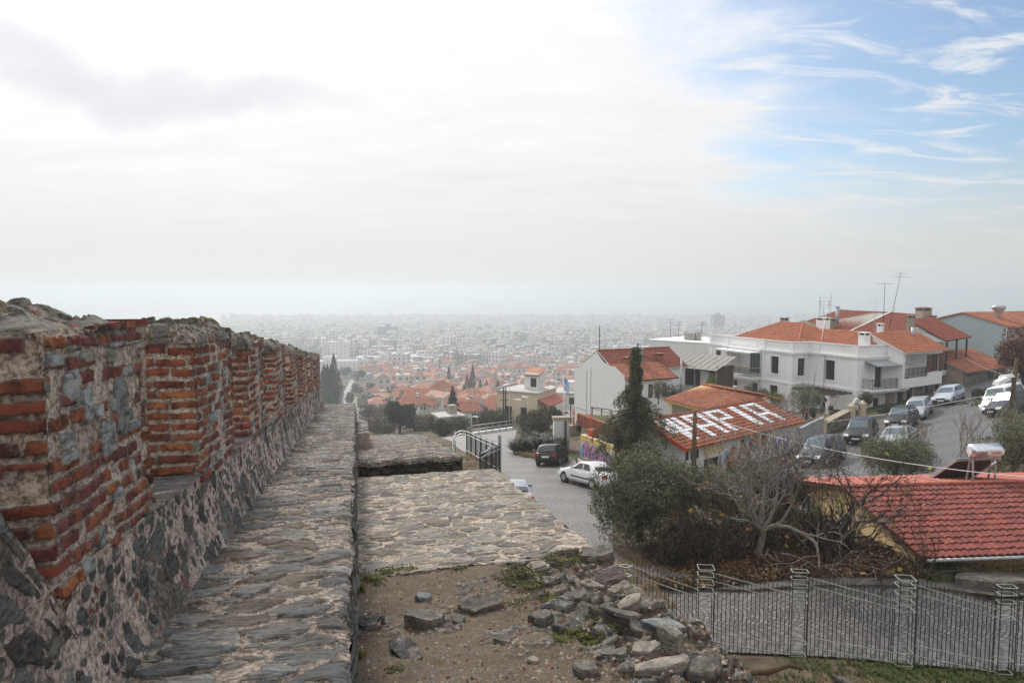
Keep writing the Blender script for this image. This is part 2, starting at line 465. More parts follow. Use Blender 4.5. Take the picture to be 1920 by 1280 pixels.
M = {}
def mk():
    slate = [(0.13, 0.13, 0.127), (0.20, 0.20, 0.193), (0.27, 0.27, 0.26), (0.19, 0.168, 0.14), (0.33, 0.33, 0.315), (0.24, 0.20, 0.16), (0.26, 0.26, 0.24), (0.15, 0.14, 0.13), (0.32, 0.285, 0.235)]
    M['slate'] = stone_mat('slate_paving', slate, strata=(2, 7, 3))
    M['slab'] = stone_mat('pale_slate', [(0.33, 0.315, 0.28), (0.23, 0.225, 0.21), (0.41, 0.38, 0.325), (0.28, 0.24, 0.19), (0.43, 0.41, 0.37), (0.18, 0.17, 0.16), (0.36, 0.32, 0.255)], strata=(2, 7, 3))
    M['rubble'] = stone_mat('rubble_stone', [(0.095, 0.093, 0.088), (0.17, 0.172, 0.16), (0.25, 0.255, 0.235), (0.19, 0.195, 0.16), (0.30, 0.29, 0.265), (0.14, 0.10, 0.08), (0.22, 0.195, 0.16)], strata=(2, 2, 6), bump=0.8)
    M['pale_stone'] = stone_mat('green_grey_stone', [(0.26, 0.29, 0.27), (0.33, 0.34, 0.33), (0.20, 0.23, 0.225), (0.29, 0.29, 0.22), (0.36, 0.36, 0.35)], strata=(2, 2, 3), bump=0.6)
    M['dark_rubble'] = stone_mat('dark_rubble', [(0.055, 0.052, 0.048), (0.10, 0.092, 0.08), (0.07, 0.065, 0.06), (0.14, 0.125, 0.105)], strata=(2, 2, 6), bump=0.9)
    M['rock'] = stone_mat('loose_rock', [(0.13, 0.118, 0.102), (0.13, 0.118, 0.102)], strata=(3, 3, 9), bump=0.9)
    M['rock_blue'] = stone_mat('blue_grey_rock', [(0.20, 0.235, 0.235), (0.20, 0.235, 0.235)], strata=(3, 3, 6), bump=0.6)
    M['rock_dark'] = stone_mat('dark_slate_rock', [(0.06, 0.06, 0.062), (0.06, 0.06, 0.062)], strata=(3, 3, 9), bump=0.8)
    M['rock_pale'] = stone_mat('pale_rock', [(0.27, 0.245, 0.20), (0.27, 0.245, 0.20)], strata=(3, 3, 10), bump=0.8)
    M['rock_purple'] = stone_mat('purple_brown_rock', [(0.105, 0.085, 0.08), (0.105, 0.085, 0.08)], strata=(2, 9, 9), bump=0.9)
    M['brick'] = stone_mat('old_brick', [(0.26, 0.075, 0.036), (0.17, 0.05, 0.036), (0.33, 0.105, 0.04), (0.11, 0.038, 0.032), (0.22, 0.062, 0.04), (0.38, 0.135, 0.055), (0.15, 0.055, 0.045)], strata=(2, 2, 2), fine=60, bump=0.55, grit=(0.34, 0.27, 0.22))
    M['mortar'] = mortar_mat('lime_mortar')
    M['mortar_pale'] = mortar_mat('pale_lime_mortar', base=(0.47, 0.395, 0.32), light=(0.60, 0.53, 0.45), dark=(0.25, 0.205, 0.16), stainamt=0.5)
    M['mortar_pink'] = mortar_mat('pinkish_lime_mortar', base=(0.40, 0.325, 0.285), light=(0.52, 0.45, 0.41), dark=(0.13, 0.11, 0.095), stainamt=0.85)
    M['mortar_cap'] = mortar_mat('weathered_coping_mortar', base=(0.24, 0.205, 0.165), light=(0.34, 0.29, 0.23), dark=(0.085, 0.072, 0.058), stainamt=0.85)
    M['earth'] = mortar_mat('trodden_earth', base=(0.205, 0.158, 0.115), light=(0.30, 0.245, 0.19), dark=(0.115, 0.085, 0.058), stainamt=0.7)
    M['cobble'] = cobble_mat('cobblestones')
    M['ground'] = ground_mat('ground_cover')
    M['white'] = plaster('white_render', (0.82, 0.815, 0.81), (0.40, 0.39, 0.37), 0.18)
    M['white_trim'] = plaster('white_trim', (0.84, 0.84, 0.835), (0.55, 0.54, 0.52), 0.12)
    M['white_old'] = plaster('weathered_white_render', (0.66, 0.66, 0.65), (0.36, 0.34, 0.32), 0.4)
    M['white_bright'] = plaster('bright_white_render', (0.80, 0.80, 0.79), (0.55, 0.54, 0.52), 0.2)
    M['cream'] = plaster('cream_render', (0.60, 0.50, 0.37), (0.3, 0.26, 0.2), 0.3)
    M['yellow'] = plaster('yellow_render', (0.66, 0.49, 0.26), (0.34, 0.27, 0.17), 0.55)
    M['blue_wall'] = plaster('pale_blue_render', (0.43, 0.50, 0.53), (0.33, 0.36, 0.37), 0.3)
    M['concrete'] = plaster('bare_concrete', (0.33, 0.315, 0.29), (0.13, 0.12, 0.105), 0.6, 0.9, 0.4)
    M['concrete_tan'] = plaster('tan_concrete', (0.34, 0.29, 0.225), (0.12, 0.105, 0.085), 0.55, 0.9, 0.4)
    M['grey_wall'] = plaster('grey_panel', (0.36, 0.38, 0.39), (0.22, 0.23, 0.24), 0.3)
    M['tile_orange'] = tile_mat('orange_roof_tile', (0.45, 0.165, 0.08), (0.33, 0.11, 0.06), dirtamt=0.4)
    M['tile_terra'] = tile_mat('terracotta_roof_tile', (0.41, 0.155, 0.085), (0.29, 0.10, 0.06), dirtamt=0.65)
    M['tile_old'] = tile_mat('weathered_roof_tile', (0.37, 0.125, 0.065), (0.22, 0.08, 0.05), dirtamt=0.8)
    M['tile_red'] = tile_mat('red_roof_tile', (0.27, 0.075, 0.055), (0.16, 0.048, 0.042), dirt=(0.13, 0.05, 0.042), dirtamt=0.65, spots=(0.5, 0.42, 0.38), rough=0.8)
    M['tile_salmon'] = tile_mat('salmon_roof_tile', (0.42, 0.14, 0.10), (0.36, 0.115, 0.085), dirt=(0.4, 0.1, 0.08), dirtamt=0.25, rough=0.7)
    M['tile_brown'] = tile_mat('brown_red_roof_tile', (0.29, 0.082, 0.05), (0.21, 0.062, 0.042), dirtamt=0.4)
    M['tile_white'] = tile_mat('white_painted_tile', (0.80, 0.82, 0.86), (0.70, 0.72, 0.76), dirt=(0.55, 0.5, 0.48), dirtamt=0.25)
    M['glass'] = plain('dark_window_glass', (0.03, 0.034, 0.038), 0.08, var=0.2, spec=0.6)
    M['glass_blue'] = plain('bluish_window_glass', (0.10, 0.14, 0.16), 0.08, var=0.25, spec=0.6)
    M['brown'] = plain('brown_painted_wood', (0.085, 0.038, 0.026), 0.6)
    M['dark_wood'] = plain('dark_weathered_wood', (0.07, 0.05, 0.038), 0.8, var=0.3, bump=0.3)
    M['pole_wood'] = bark_mat('pole_wood', (0.075, 0.05, 0.032), (0.15, 0.105, 0.07))
    M['grey_wood'] = plain('grey_weathered_wood', (0.27, 0.245, 0.215), 0.9, var=0.3, bump=0.3)
    M['iron'] = plain('black_iron', (0.022, 0.022, 0.024), 0.55)
    M['pale_metal'] = plain('pale_green_painted_metal', (0.27, 0.29, 0.25), 0.6, var=0.35, scale=3)
    M['dark_metal'] = plain('dark_painted_metal', (0.028, 0.026, 0.024), 0.6, var=0.3)
    M['galv'] = plain('galvanised_steel', (0.42, 0.43, 0.44), 0.45, 0.6, var=0.2)
    M['chrome'] = plain('polished_steel', (0.70, 0.73, 0.77), 0.27, 1.0, var=0.05)
    M['black'] = plain('black_rubber', (0.018, 0.018, 0.018), 0.8)
    M['white_plastic'] = plain('white_plastic', (0.72, 0.72, 0.70), 0.5, var=0.06)
    M['red_paint'] = plain('red_painted_trim', (0.55, 0.075, 0.03), 0.6)
    M['ochre_trim'] = plain('ochre_fascia', (0.55, 0.33, 0.10), 0.7)
    M['orange_fascia'] = plain('orange_brown_fascia', (0.42, 0.17, 0.06), 0.7)
    M['olive'] = leaf_mat('olive_leaves', [(0.075, 0.088, 0.038), (0.12, 0.135, 0.065), (0.17, 0.185, 0.105), (0.25, 0.26, 0.17)])
    M['dark_leaf'] = leaf_mat('dark_evergreen_leaves', [(0.022, 0.030, 0.014), (0.040, 0.052, 0.022), (0.065, 0.082, 0.034)])
    M['cedar'] = leaf_mat('cedar_needles', [(0.045, 0.053, 0.024), (0.085, 0.094, 0.04), (0.14, 0.148, 0.066)])
    M['yucca'] = leaf_mat('strap_leaves', [(0.020, 0.027, 0.014), (0.038, 0.048, 0.024), (0.065, 0.078, 0.042)])
    M['lime'] = leaf_mat('lime_leaves', [(0.17, 0.20, 0.02), (0.26, 0.27, 0.03), (0.10, 0.14, 0.02)])
    M['grass'] = leaf_mat('grass_blades', [(0.045, 0.075, 0.014), (0.085, 0.13, 0.024), (0.14, 0.18, 0.045), (0.22, 0.2, 0.09)], trans=0.25)
    M['moss'] = leaf_mat('moss_blades', [(0.05, 0.065, 0.010), (0.11, 0.12, 0.02), (0.17, 0.17, 0.03)], trans=0.1)
    M['dry'] = leaf_mat('dry_grass', [(0.30, 0.20, 0.10), (0.42, 0.30, 0.16), (0.22, 0.14, 0.07)], trans=0.2)
    M['litter'] = leaf_mat('fallen_leaves', [(0.085, 0.045, 0.022), (0.16, 0.085, 0.04), (0.24, 0.13, 0.06), (0.09, 0.06, 0.035), (0.3, 0.2, 0.1), (0.05, 0.035, 0.022)], trans=0.0)
    M['yleaf'] = leaf_mat('yellow_leaves', [(0.42, 0.36, 0.07), (0.30, 0.28, 0.05), (0.36, 0.19, 0.06)])
    M['greybrush'] = leaf_mat('leafless_grey_brown_twigs', [(0.15, 0.12, 0.095), (0.22, 0.18, 0.15), (0.10, 0.085, 0.065), (0.17, 0.13, 0.10)])
    M['brownleaf'] = leaf_mat('brown_hedge_leaves', [(0.075, 0.058, 0.038), (0.12, 0.095, 0.06), (0.055, 0.052, 0.03)])
    M['rust_leaf'] = leaf_mat('rusty_leaves', [(0.14, 0.062, 0.032), (0.22, 0.10, 0.05), (0.09, 0.045, 0.026)])
    M['bark'] = bark_mat('dark_bark', (0.035, 0.028, 0.022), (0.085, 0.07, 0.056))
    M['bark_grey'] = bark_mat('pale_grey_bark', (0.14, 0.122, 0.105), (0.36, 0.32, 0.285))
    M['bark_brown'] = bark_mat('reddish_twigs', (0.075, 0.045, 0.033), (0.17, 0.11, 0.082))
    M['sea'] = plain('sea_water', (0.10, 0.13, 0.15), 0.25, var=0.1, scale=0.01)
    M['asphalt'] = plaster('worn_asphalt', (0.115, 0.105, 0.097), (0.05, 0.043, 0.037), 0.8, 1.6, 0.8)
    M['graf_white'] = plain('white_spray_paint', (0.62, 0.63, 0.62), 0.8)
    for nm, c in (('pink', (0.62, 0.27, 0.50)), ('violet', (0.30, 0.22, 0.50)), ('purple', (0.44, 0.27, 0.55)), ('black', (0.03, 0.03, 0.035)), ('sky', (0.22, 0.50, 0.68)), ('yellow', (0.72, 0.52, 0.12)), ('rust', (0.36, 0.115, 0.03)), ('red', (0.5, 0.08, 0.05)), ('pale', (0.72, 0.60, 0.30))):
        M['graf_' + nm] = plain(nm + '_spray_paint', c, 0.75, var=0.15)
mk()

def build_world():
    w = bpy.data.worlds.new('World'); S.world = w; w.use_nodes = True
    t = NT(w.node_tree); nt = w.node_tree
    bg = nt.nodes['Background']
    g = t.n('ShaderNodeTexCoord').outputs['Generated']
    sky = t.n('ShaderNodeTexSky', sky_type='NISHITA', sun_disc=False, sun_elevation=SUN_EL, sun_rotation=SUN_ROT, altitude=100.0, air_density=1.0, dust_density=2.0, ozone_density=1.2).outputs[0]
    d = t.n('ShaderNodeVectorMath', operation='NORMALIZE', i={0: g}).outputs[0]
    sp = t.n('ShaderNodeSeparateXYZ', i={0: d})
    x, y, z = sp.outputs
    zc = t.math('MAXIMUM', z, 0.0)
    k = t.math('DIVIDE', 1.0, t.math('ADD', zc, 0.16))
    px, py = t.math('MULTIPLY', x, k), t.math('MULTIPLY', y, k)
    P = t.n('ShaderNodeCombineXYZ', i={0: px, 1: py, 2: 0.0}).outputs[0]
    nb = t.noise(t.stretch(P, (0.9, 1.5, 1)), 1.6, 12, 0.60, 0.35)      # big cloud bank
    nf = t.noise(t.stretch(P, (1.0, 2.6, 1), (0, 0, R(28))), 2.4, 9, 0.62, 0.9)   # streaks
    # how far towards the clear blue corner of the sky (to the west and up)
    s = t.math('ADD', x, t.math('MULTIPLY', z, 0.60))
    s2 = t.math('ADD', s, t.math('MULTIPLY', t.math('SUBTRACT', nb, 0.5), -0.75))
    clear = t.smooth(s2, 0.34, 0.60)
    clear = t.math('MULTIPLY', clear, t.math('MAXIMUM', t.math('MULTIPLY', t.smooth(y, -0.05, 0.3), t.smooth(z, 0.72, 0.5)), 0.12))  # cloud cover added behind and overhead, out of view, to raise ambient light
    streak = t.smooth(nf, 0.47, 0.68)
    cover = t.math('SUBTRACT', 1.0, t.math('MULTIPLY', clear, t.math('SUBTRACT', 1.0, t.math('MULTIPLY', streak, 0.8))))
    # cloud brightness: whitest up and to the south-east, soft grey bands lower down
    gl = t.noise(t.stretch(P, (0.5, 1.6, 1)), 1.1, 6, 0.5, 0.4)
    up = t.smooth(z, 0.02, 0.42)
    n5 = t.noise(t.stretch(P, (1.0, 2.0, 1)), 3.2, 10, 0.6, 0.3)
    lum = t.math('ADD', t.math('MULTIPLY', up, 0.14), t.math('ADD', t.math('MULTIPLY', t.math('SUBTRACT', gl, 0.5), 0.16), t.math('MULTIPLY', t.math('SUBTRACT', n5, 0.5), 0.16)))
    lum = t.math('ADD', lum, t.math('MULTIPLY', t.smooth(x, 0.5, -0.6), 0.10))
    sdv = (math.sin(SUN_AZ) * math.cos(SUN_EL), math.cos(SUN_AZ) * math.cos(SUN_EL), math.sin(SUN_EL))
    cs = t.n('ShaderNodeVectorMath', operation='DOT_PRODUCT', i={0: d, 1: sdv}).outputs['Value']
    glow = t.math('MULTIPLY', t.math('POWER', t.smooth(cs, 0.93, 1.0), 1.5), GLOW)
    lum = t.math('ADD', lum, glow)
    L = t.math('MULTIPLY', t.math('ADD', 0.875, lum), CLOUD)
    cc = t.n('ShaderNodeCombineXYZ', i={0: L, 1: t.math('MULTIPLY', L, 0.997), 2: t.math('MULTIPLY', L, 1.008)}).outputs[0]
    # one darker lavender cloud in the south-east
    wob = t.math('MULTIPLY', t.math('SUBTRACT', t.noise(d, 5.0, 5, 0.55), 0.5), 0.15)
    wz = t.math('SUBTRACT', z, t.math('ADD', t.math('ADD', t.math('ADD', 0.262, wob), t.math('MULTIPLY', t.math('ADD', x, 0.46), -0.08)), t.math('MULTIPLY', t.math('SINE', t.math('MULTIPLY', x, 16.0)), 0.012)))
    wx = t.math('ADD', x, 0.46)
    e = t.math('ADD', t.math('POWER', t.math('DIVIDE', wx, 0.17), 2.0), t.math('POWER', t.math('DIVIDE', wz, 0.024), 2.0))
    dk = t.math('MULTIPLY', t.smooth(e, 3.2, -0.3), t.math('GREATER_THAN', y, 0.0))
    cc = t.mix(t.math('MULTIPLY', dk, 0.30), cc, tuple(CLOUD * v for v in (0.46, 0.49, 0.58)))
    tint = t.math('MULTIPLY', 1.0, 1.0)
    blue = t.mix(1.0, sky, SKY_TINT, 'MULTIPLY')
    c = t.mix(cover, blue, cc)
    # pale haze bank along the horizon, warm in the middle, bluer to the west
    hz = t.smooth(z, 0.19, 0.015)
    hcol = t.mix(t.smooth(x, 0.0, 0.65), tuple(CLOUD * v for v in (0.845, 0.835, 0.82)), tuple(CLOUD * v for v in (0.72, 0.725, 0.74)))
    c = t.mix(t.math('MULTIPLY', hz, 0.93), c, hcol)
    nt.links.new(c, bg.inputs[0])
    bg.inputs[1].default_value = 0.1

SUN_EL, SUN_AZ = R(36), R(-22)          # azimuth from straight ahead, to the left
SUN_ROT = SUN_AZ                          # sky texture: 0 = +Y, clockwise positive
CLOUD = 9.6
HAZE_D = 0.00080
HAZE_G = 0.42
HAZE_COL = (0.665, 0.72, 0.755, 1.0)
SKY_TINT = (1.15, 1.28, 1.36)
GLOW = 3.0
build_world()
sl = bpy.data.lights.new('sun', 'SUN'); sl.energy = 3.3; sl.angle = R(8); sl.color = (1.0, 0.95, 0.88)
so = bpy.data.objects.new('sun', sl); COL.objects.link(so)
sd = Vector((math.sin(SUN_AZ) * math.cos(SUN_EL), math.cos(SUN_AZ) * math.cos(SUN_EL), math.sin(SUN_EL)))
so.rotation_euler = sd.to_track_quat('Z', 'Y').to_euler()
so.location = sd * 60
cam = bpy.data.cameras.new('camera'); co = bpy.data.objects.new('camera', cam); COL.objects.link(co)
cam.lens = 24.0; cam.sensor_width = 36.0; cam.clip_start = 0.05; cam.clip_end = 60000
co.location = (0, 0, 0); co.rotation_euler = (R(90) - PITCH, 0, 0)
S.camera = co
S.view_settings.view_transform = 'Standard'; S.view_settings.look = 'None'; S.view_settings.exposure = 0.0; S.view_settings.gamma = 1.0
S.render.engine = 'CYCLES'
S.cycles.use_denoising = True
try: S.cycles.denoiser = 'OPENIMAGEDENOISE'
except Exception: pass
S.cycles.max_bounces = 7; S.cycles.volume_bounces = 3; S.cycles.diffuse_bounces = 3; S.cycles.glossy_bounces = 3; S.cycles.transparent_max_bounces = 6
S.cycles.caustics_reflective = False; S.cycles.caustics_refractive = False
# ---- the fortress wall: local frame, +y down the wall, +x to the right of the walk ----------------
WA = R(12.9)
wall = empty('fortress_wall', (-0.078, -0.018, 0), WA, 'old stone and brick fortress wall with crenellated parapet and stone paved walk', 'city wall')
def zw(s): return -1.6 - 0.097 * s                     # walk
LD = 1.12
def zl(s): return zw(s) - LD                          # lower wall top
rg = random.Random(11)
def to_local(p):
    q = p - wall.location
    c, s_ = math.cos(-WA), math.sin(-WA)
    return Vector((q.x * c - q.y * s_, q.x * s_ + q.y * c, q.z))
def on_ledge(px, py, dz=0.0):
    """local point where the sight line meets the lower wall top"""
    d = ray(px, py); o = to_local(Vector((0, 0, 0))); dl = to_local(d) - o
    # o + k dl ; z = -2.52 - .097 s + dz
    k = (-1.6 - LD + dz - 0.097 * o.y - o.z) / (dl.z + 0.097 * dl.y)
    return o + dl * k

# body of the wall (masonry below everything)
mb = MB()
def prof(mb, s0, s1, t0, t1, za, zb, n=12):
    sheet(mb, 0, 1, 0, 1, 1, 1, lambda a, b: (t1, s0 + (s1 - s0) * a, (za(s0 + (s1 - s0) * a)) * b + zb * (1 - b)))
for s0, s1, t0, t1, za in ((-4, 8.5, -1.8, 3.15, lambda s: zl(s) - .25), (8.5, 15.8, -1.8, 3.25, lambda s: zl(s) - .16), (15.8, 16.7, -1.8, 2.5, lambda s: -4.9), (16.7, 27.8, -1.8, 2.56, lambda s: -4.16 - .154 * (s - 16.6) - .12)):
    P = [(t0, s0), (t1, s0), (t1, s1), (t0, s1)]
    zb = -16.0
    vs = [(x, y, zb) for x, y in P] + [(x, y, za(y)) for x, y in P]
    mb.add(vs, [(3, 2, 1, 0), (4, 5, 6, 7), (0, 1, 5, 4), (1, 2, 6, 5), (2, 3, 7, 6), (3, 0, 4, 7)])
# core under the walk
P = [(-1.78, -4), (-0.06, -4), (-0.06, 24.5), (-1.78, 24.5)]
vs = [(x, y, -9) for x, y in P] + [(x, y, zw(y) - .06) for x, y in P]
mb.add(vs, [(3, 2, 1, 0), (4, 5, 6, 7), (0, 1, 5, 4), (1, 2, 6, 5), (2, 3, 7, 6), (3, 0, 4, 7)])
mb.build('masonry_core', M['mortar'], wall)

# ---- relief fields: stones and bricks modelled as height over a face, with a mask per vertex --------
def hsh(i, j, s): 
    v = np.sin(i * 127.1 + j * 311.7 + s * 74.7) * 43758.5453
    return v - np.floor(v)
def vn(x, y, s=0):
    xi, yi = np.floor(x), np.floor(y); fx, fy = x - xi, y - yi
    fx = fx * fx * (3 - 2 * fx); fy = fy * fy * (3 - 2 * fy)
    return (hsh(xi, yi, s) * (1 - fx) + hsh(xi + 1, yi, s) * fx) * (1 - fy) + (hsh(xi, yi + 1, s) * (1 - fx) + hsh(xi + 1, yi + 1, s) * fx) * fy
def fbn(x, y, s=0, o=4):
    t, a = 0, .5
    for k in range(o): t = t + a * (vn(x, y, s + k) - .5) * 2; x = x * 2.07 + 3.1; y = y * 2.07 + 1.7; a *= .5
    return t
def sst(x, a, b):
    t = np.clip((x - a) / (b - a), 0, 1); return t * t * (3 - 2 * t)
def voro(a, b, ca, cb, seed, jit=.95, warp=.22):
    x = a / ca + warp * fbn(a / ca * 1.6, b / cb * 1.6, seed + 5, 3); y = b / cb + warp * fbn(a / ca * 1.6, b / cb * 1.6, seed + 9, 3)
    yi = np.floor(y); F1 = np.full(x.shape, 9.0); F2 = F1.copy(); I = np.zeros_like(x); J = I.copy(); LX = I.copy(); LY = I.copy()
    for dy in (-1, 0, 1):
        cy = yi + dy; st = .5 * np.mod(cy, 2); xi = np.floor(x - st)
        for dx in (-1, 0, 1):
            cx = xi + dx; px = cx + st + .5 + jit * (hsh(cx, cy, seed) - .5); py = cy + .5 + jit * (hsh(cx, cy, seed + 1) - .5)
            d = (x - px) ** 2 + (y - py) ** 2
            c = d < F1
            F2 = np.where(c, F1, np.minimum(F2, d)); I = np.where(c, cx, I); J = np.where(c, cy, J); LX = np.where(c, x - px, LX); LY = np.where(c, y - py, LY); F1 = np.where(c, d, F1)
    return np.sqrt(F2) - np.sqrt(F1), I, J, LX, LY
def stones_field(a, b, ca, cb, seed, h=.016, tilt=.03, absent=.1, thin=.22, small=True, ragged=.10, strata=(7, 55, .004), lo=.0):
    e, I, J, lx, ly = voro(a, b, ca, cb, seed)
    r = [hsh(I, J, seed + 20 + k) for k in range(6)]
    rag = ragged * fbn(a * 22, b * 22, seed + 3, 3)
    thr = .05 + thin * r[0] ** 2
    m = sst(e + rag, thr, thr + .09) * (r[1] > absent); rv = r[2]
    hh = lo + h * r[3] + tilt * (lx * (r[4] - .5) + ly * (r[5] - .5)) + strata[2] * fbn(a * strata[0], b * strata[1], seed + 7, 3) * 2
    if small:
        e2, I2, J2, x2, y2 = voro(a, b, ca * .42, cb * .45, seed + 50)
        q = [hsh(I2, J2, seed + 70 + k) for k in range(4)]
        m2 = sst(e2 + rag, .12 + .3 * q[0], .22 + .3 * q[0]) * (q[1] > .35) * (m < .02)
        hh = np.where(m2 > m, lo + h * .6 * q[3] + strata[2] * fbn(a * 20, b * 40, seed, 2), hh); rv = np.where(m2 > m, q[2], rv); m = np.maximum(m, m2)
    return m, rv, hh
def bricks_field(a, b, pitch, w, seed, miss, stonep, proud=(.006, .018), fill=.70):
    bb = b + .016 * fbn(a * 3.2, b * 3.2, seed, 3)
    row = np.floor(bb / pitch); v = bb / pitch - row
    ww = w * (.75 + .6 * hsh(row, row * 0 + 3, seed)); u = a / ww + hsh(row, row * 0 + 1, seed) * 7
    J = lambda k: .42 * (hsh(k, row, seed + 2) - .5)
    k = np.floor(u); k = np.where(u < k + J(k), k - 1, k); k = np.where(u > k + 1 + J(k + 1), k + 1, k)
    du = np.minimum(u - k - J(k), k + 1 + J(k + 1) - u) * ww
    r = [hsh(k, row, seed + 30 + q) for q in range(6)]
    st = (r[1] < stonep(a, b)) * 1.0
    fl = (fill + .10 * (r[0] - .5)) * (1 + .25 * st)
    dv = (fl / 2 - np.abs(v - .5 - .18 * (r[4] - .5) - .25 * (r[3] - .5) * (u - k - .5) * .6)) * pitch
    d = np.minimum(du - .007, dv) + .011 * fbn(a * 30, b * 30, seed + 8, 4) - .022 * np.clip(fbn(a * 9, b * 9, seed + 4, 3) - .25, 0, 1)
    m = sst(d, -.002, .006) * (r[5] > miss(a, b))
    h = proud[0] + (proud[1] - proud[0]) * r[3] + .016 * (r[2] - .5) * np.clip(du / ww - .25, -1, 1) - .022 * np.clip(fbn(a * 16, b * 16, seed + 6, 3) - .28, 0, 1) + .005 * fbn(a * 40, b * 40, seed, 3)
    return m, r[2], h, st
def relief(name, av, bv, pos, m, rv, br, mat, parent=None, wrap=None):
    """pos: (nb, na, 3) array of points; masks as vertex attributes"""
    nb_, na_ = m.shape
    idx_ = np.arange(nb_ * na_).reshape(nb_, na_)
    f = np.stack([idx_[:-1, :-1], idx_[:-1, 1:], idx_[1:, 1:], idx_[1:, :-1]], -1).reshape(-1, 4)
    o = np_mesh(name, pos.reshape(-1, 3), f, mat, parent, smooth=True)
    for nm, arr in (('stone', m), ('tone', rv), ('brick', br)):
        at_ = o.data.attributes.new(nm, 'FLOAT', 'POINT'); at_.data.foreach_set('value', np.ascontiguousarray(arr, dtype=np.float32).ravel())
    return o
def masonry(name, spal, mortar, strata=(2, 14, 3), bpal=None, dirt=(0.16, 0.13, 0.105), dirtamt=.55, speck=.8, smear=.35, fine=30.0, soft=False):
    """lime mortar with stones and bricks told apart by the mesh's own masks"""
    m, t, b = new_mat(name, 0.93, 0, 0.2)
    v = coords(t)
    A = lambda n: t.n('ShaderNodeAttribute', attribute_name=n).outputs['Fac']
    sm, rv, bk = A('stone'), A('tone'), A('brick')
    n1 = t.noise(v, 1.7, 7, .65, .4); n2 = t.noise(v, 9, 7, .68); n3 = t.noise(v, fine, 8, .75); n4 = t.noise(v, 95, 3, .7)
    st = t.noise(t.stretch(v, strata), 3.2, 8, .68, .8)
    k = len(spal)
    sc = t.ramp(rv, [((i + .05) / k, p) for i, p in enumerate(spal)])
    sc = t.mix(t.smooth(st, .38, .56), t.mix(1.0, sc, (.42, .42, .43), 'MULTIPLY'), sc)
    sc = t.mix(t.math('MULTIPLY', t.smooth(st, .60, .74), .55), sc, tuple(min(1, x * 1.25) for x in spal[-1]))
    sc = t.mix(t.math('MULTIPLY', t.smooth(n2, .52, .66), .45), sc, dirt)
    bpal = bpal or [(0.38, 0.105, 0.062), (0.24, 0.078, 0.06), (0.46, 0.15, 0.062), (0.16, 0.066, 0.056), (0.33, 0.095, 0.066), (0.52, 0.19, 0.075), (0.28, 0.10, 0.085)]
    k = len(bpal)
    bc = t.ramp(rv, [((i + .05) / k, p) for i, p in enumerate(bpal)])
    bc = t.mix(t.math('MULTIPLY', t.smooth(n2, .44, .62), .75), bc, (.05, .024, .02))
    bc = t.mix(t.math('MULTIPLY', t.smooth(n1, .54, .66), .5), bc, (.20, .15, .12))
    bc = t.mix(t.math('MULTIPLY', t.smooth(n3, .56, .68), .5), bc, (.36, .24, .18))
    base, dark, light = mortar
    mc = t.ramp(n3, [(.34, tuple(x * .6 for x in dark)), (.44, dark), (.50, base), (.58, light), (.70, tuple(min(1, x * 1.15) for x in light))])
    if soft: mc = t.ramp(n3, [(.30, dark), (.45, tuple(x * .85 for x in base)), (.56, base), (.72, light)])
    mc = t.mix(t.math('MULTIPLY', t.smooth(n4, .56, .66), speck * .7), mc, tuple(x * .55 for x in dark))
    mc = t.mix(t.math('MULTIPLY', t.smooth(n1, .47, .64), dirtamt), mc, t.mix(t.smooth(n3, .4, .6), tuple(x * .5 for x in dirt), dirt))
    mm = t.smooth(t.math('ADD', sm, t.math('MULTIPLY', t.math('SUBTRACT', n3, .5), .9)), .40, .56)
    mm = t.math('MULTIPLY', mm, t.math('SUBTRACT', 1.0, t.math('MULTIPLY', t.smooth(n2, .60, .66), smear)))
    c = t.mix(mm, mc, t.mix(bk, sc, bc))
    t.nt.links.new(c, b.inputs['Base Color'])
    h = t.math('ADD', t.math('MULTIPLY', n3, .9), t.math('ADD', t.math('MULTIPLY', n4, .25), t.math('MULTIPLY', t.math('MULTIPLY', st, mm), 1.2)))
    t.nt.links.new(t.bump(h, 1.0, 0.034), b.inputs['Normal'])
    return m
LM = ((0.37, 0.305, 0.25), (0.19, 0.15, 0.12), (0.52, 0.455, 0.385)); PK = ((0.56, 0.44, 0.375), (0.29, 0.225, 0.19), (0.72, 0.62, 0.55)); PL = ((0.52, 0.43, 0.345), (0.33, 0.265, 0.205), (0.66, 0.58, 0.49))
M['m_walk'] = masonry('walk_masonry', [(0.14, 0.145, 0.145), (0.24, 0.245, 0.24), (0.17, 0.14, 0.11), (0.30, 0.305, 0.30), (0.20, 0.205, 0.20), (0.25, 0.205, 0.16), (0.11, 0.11, 0.112), (0.34, 0.33, 0.31)], LM, (2.2, 7.5, 3))
M['m_slab'] = masonry('paving_masonry', [(0.26, 0.25, 0.225), (0.36, 0.345, 0.31), (0.20, 0.195, 0.18), (0.32, 0.27, 0.21), (0.42, 0.40, 0.36), (0.29, 0.285, 0.27), (0.17, 0.155, 0.14), (0.38, 0.34, 0.28)], PL, (2.2, 7, 3), dirt=(.27, .22, .17), dirtamt=.45)
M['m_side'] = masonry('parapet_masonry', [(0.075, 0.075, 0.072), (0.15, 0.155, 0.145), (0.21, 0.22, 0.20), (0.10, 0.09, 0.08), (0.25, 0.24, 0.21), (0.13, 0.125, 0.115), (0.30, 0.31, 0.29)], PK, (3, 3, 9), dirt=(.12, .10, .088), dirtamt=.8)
M['m_brick'] = masonry('merlon_masonry', [(0.34, 0.36, 0.345), (0.44, 0.455, 0.44), (0.26, 0.28, 0.275), (0.40, 0.40, 0.32), (0.50, 0.51, 0.50)], ((0.58, 0.465, 0.37), (0.30, 0.23, 0.18), (0.74, 0.64, 0.54)), (3, 3, 6), dirtamt=.5, smear=.25)
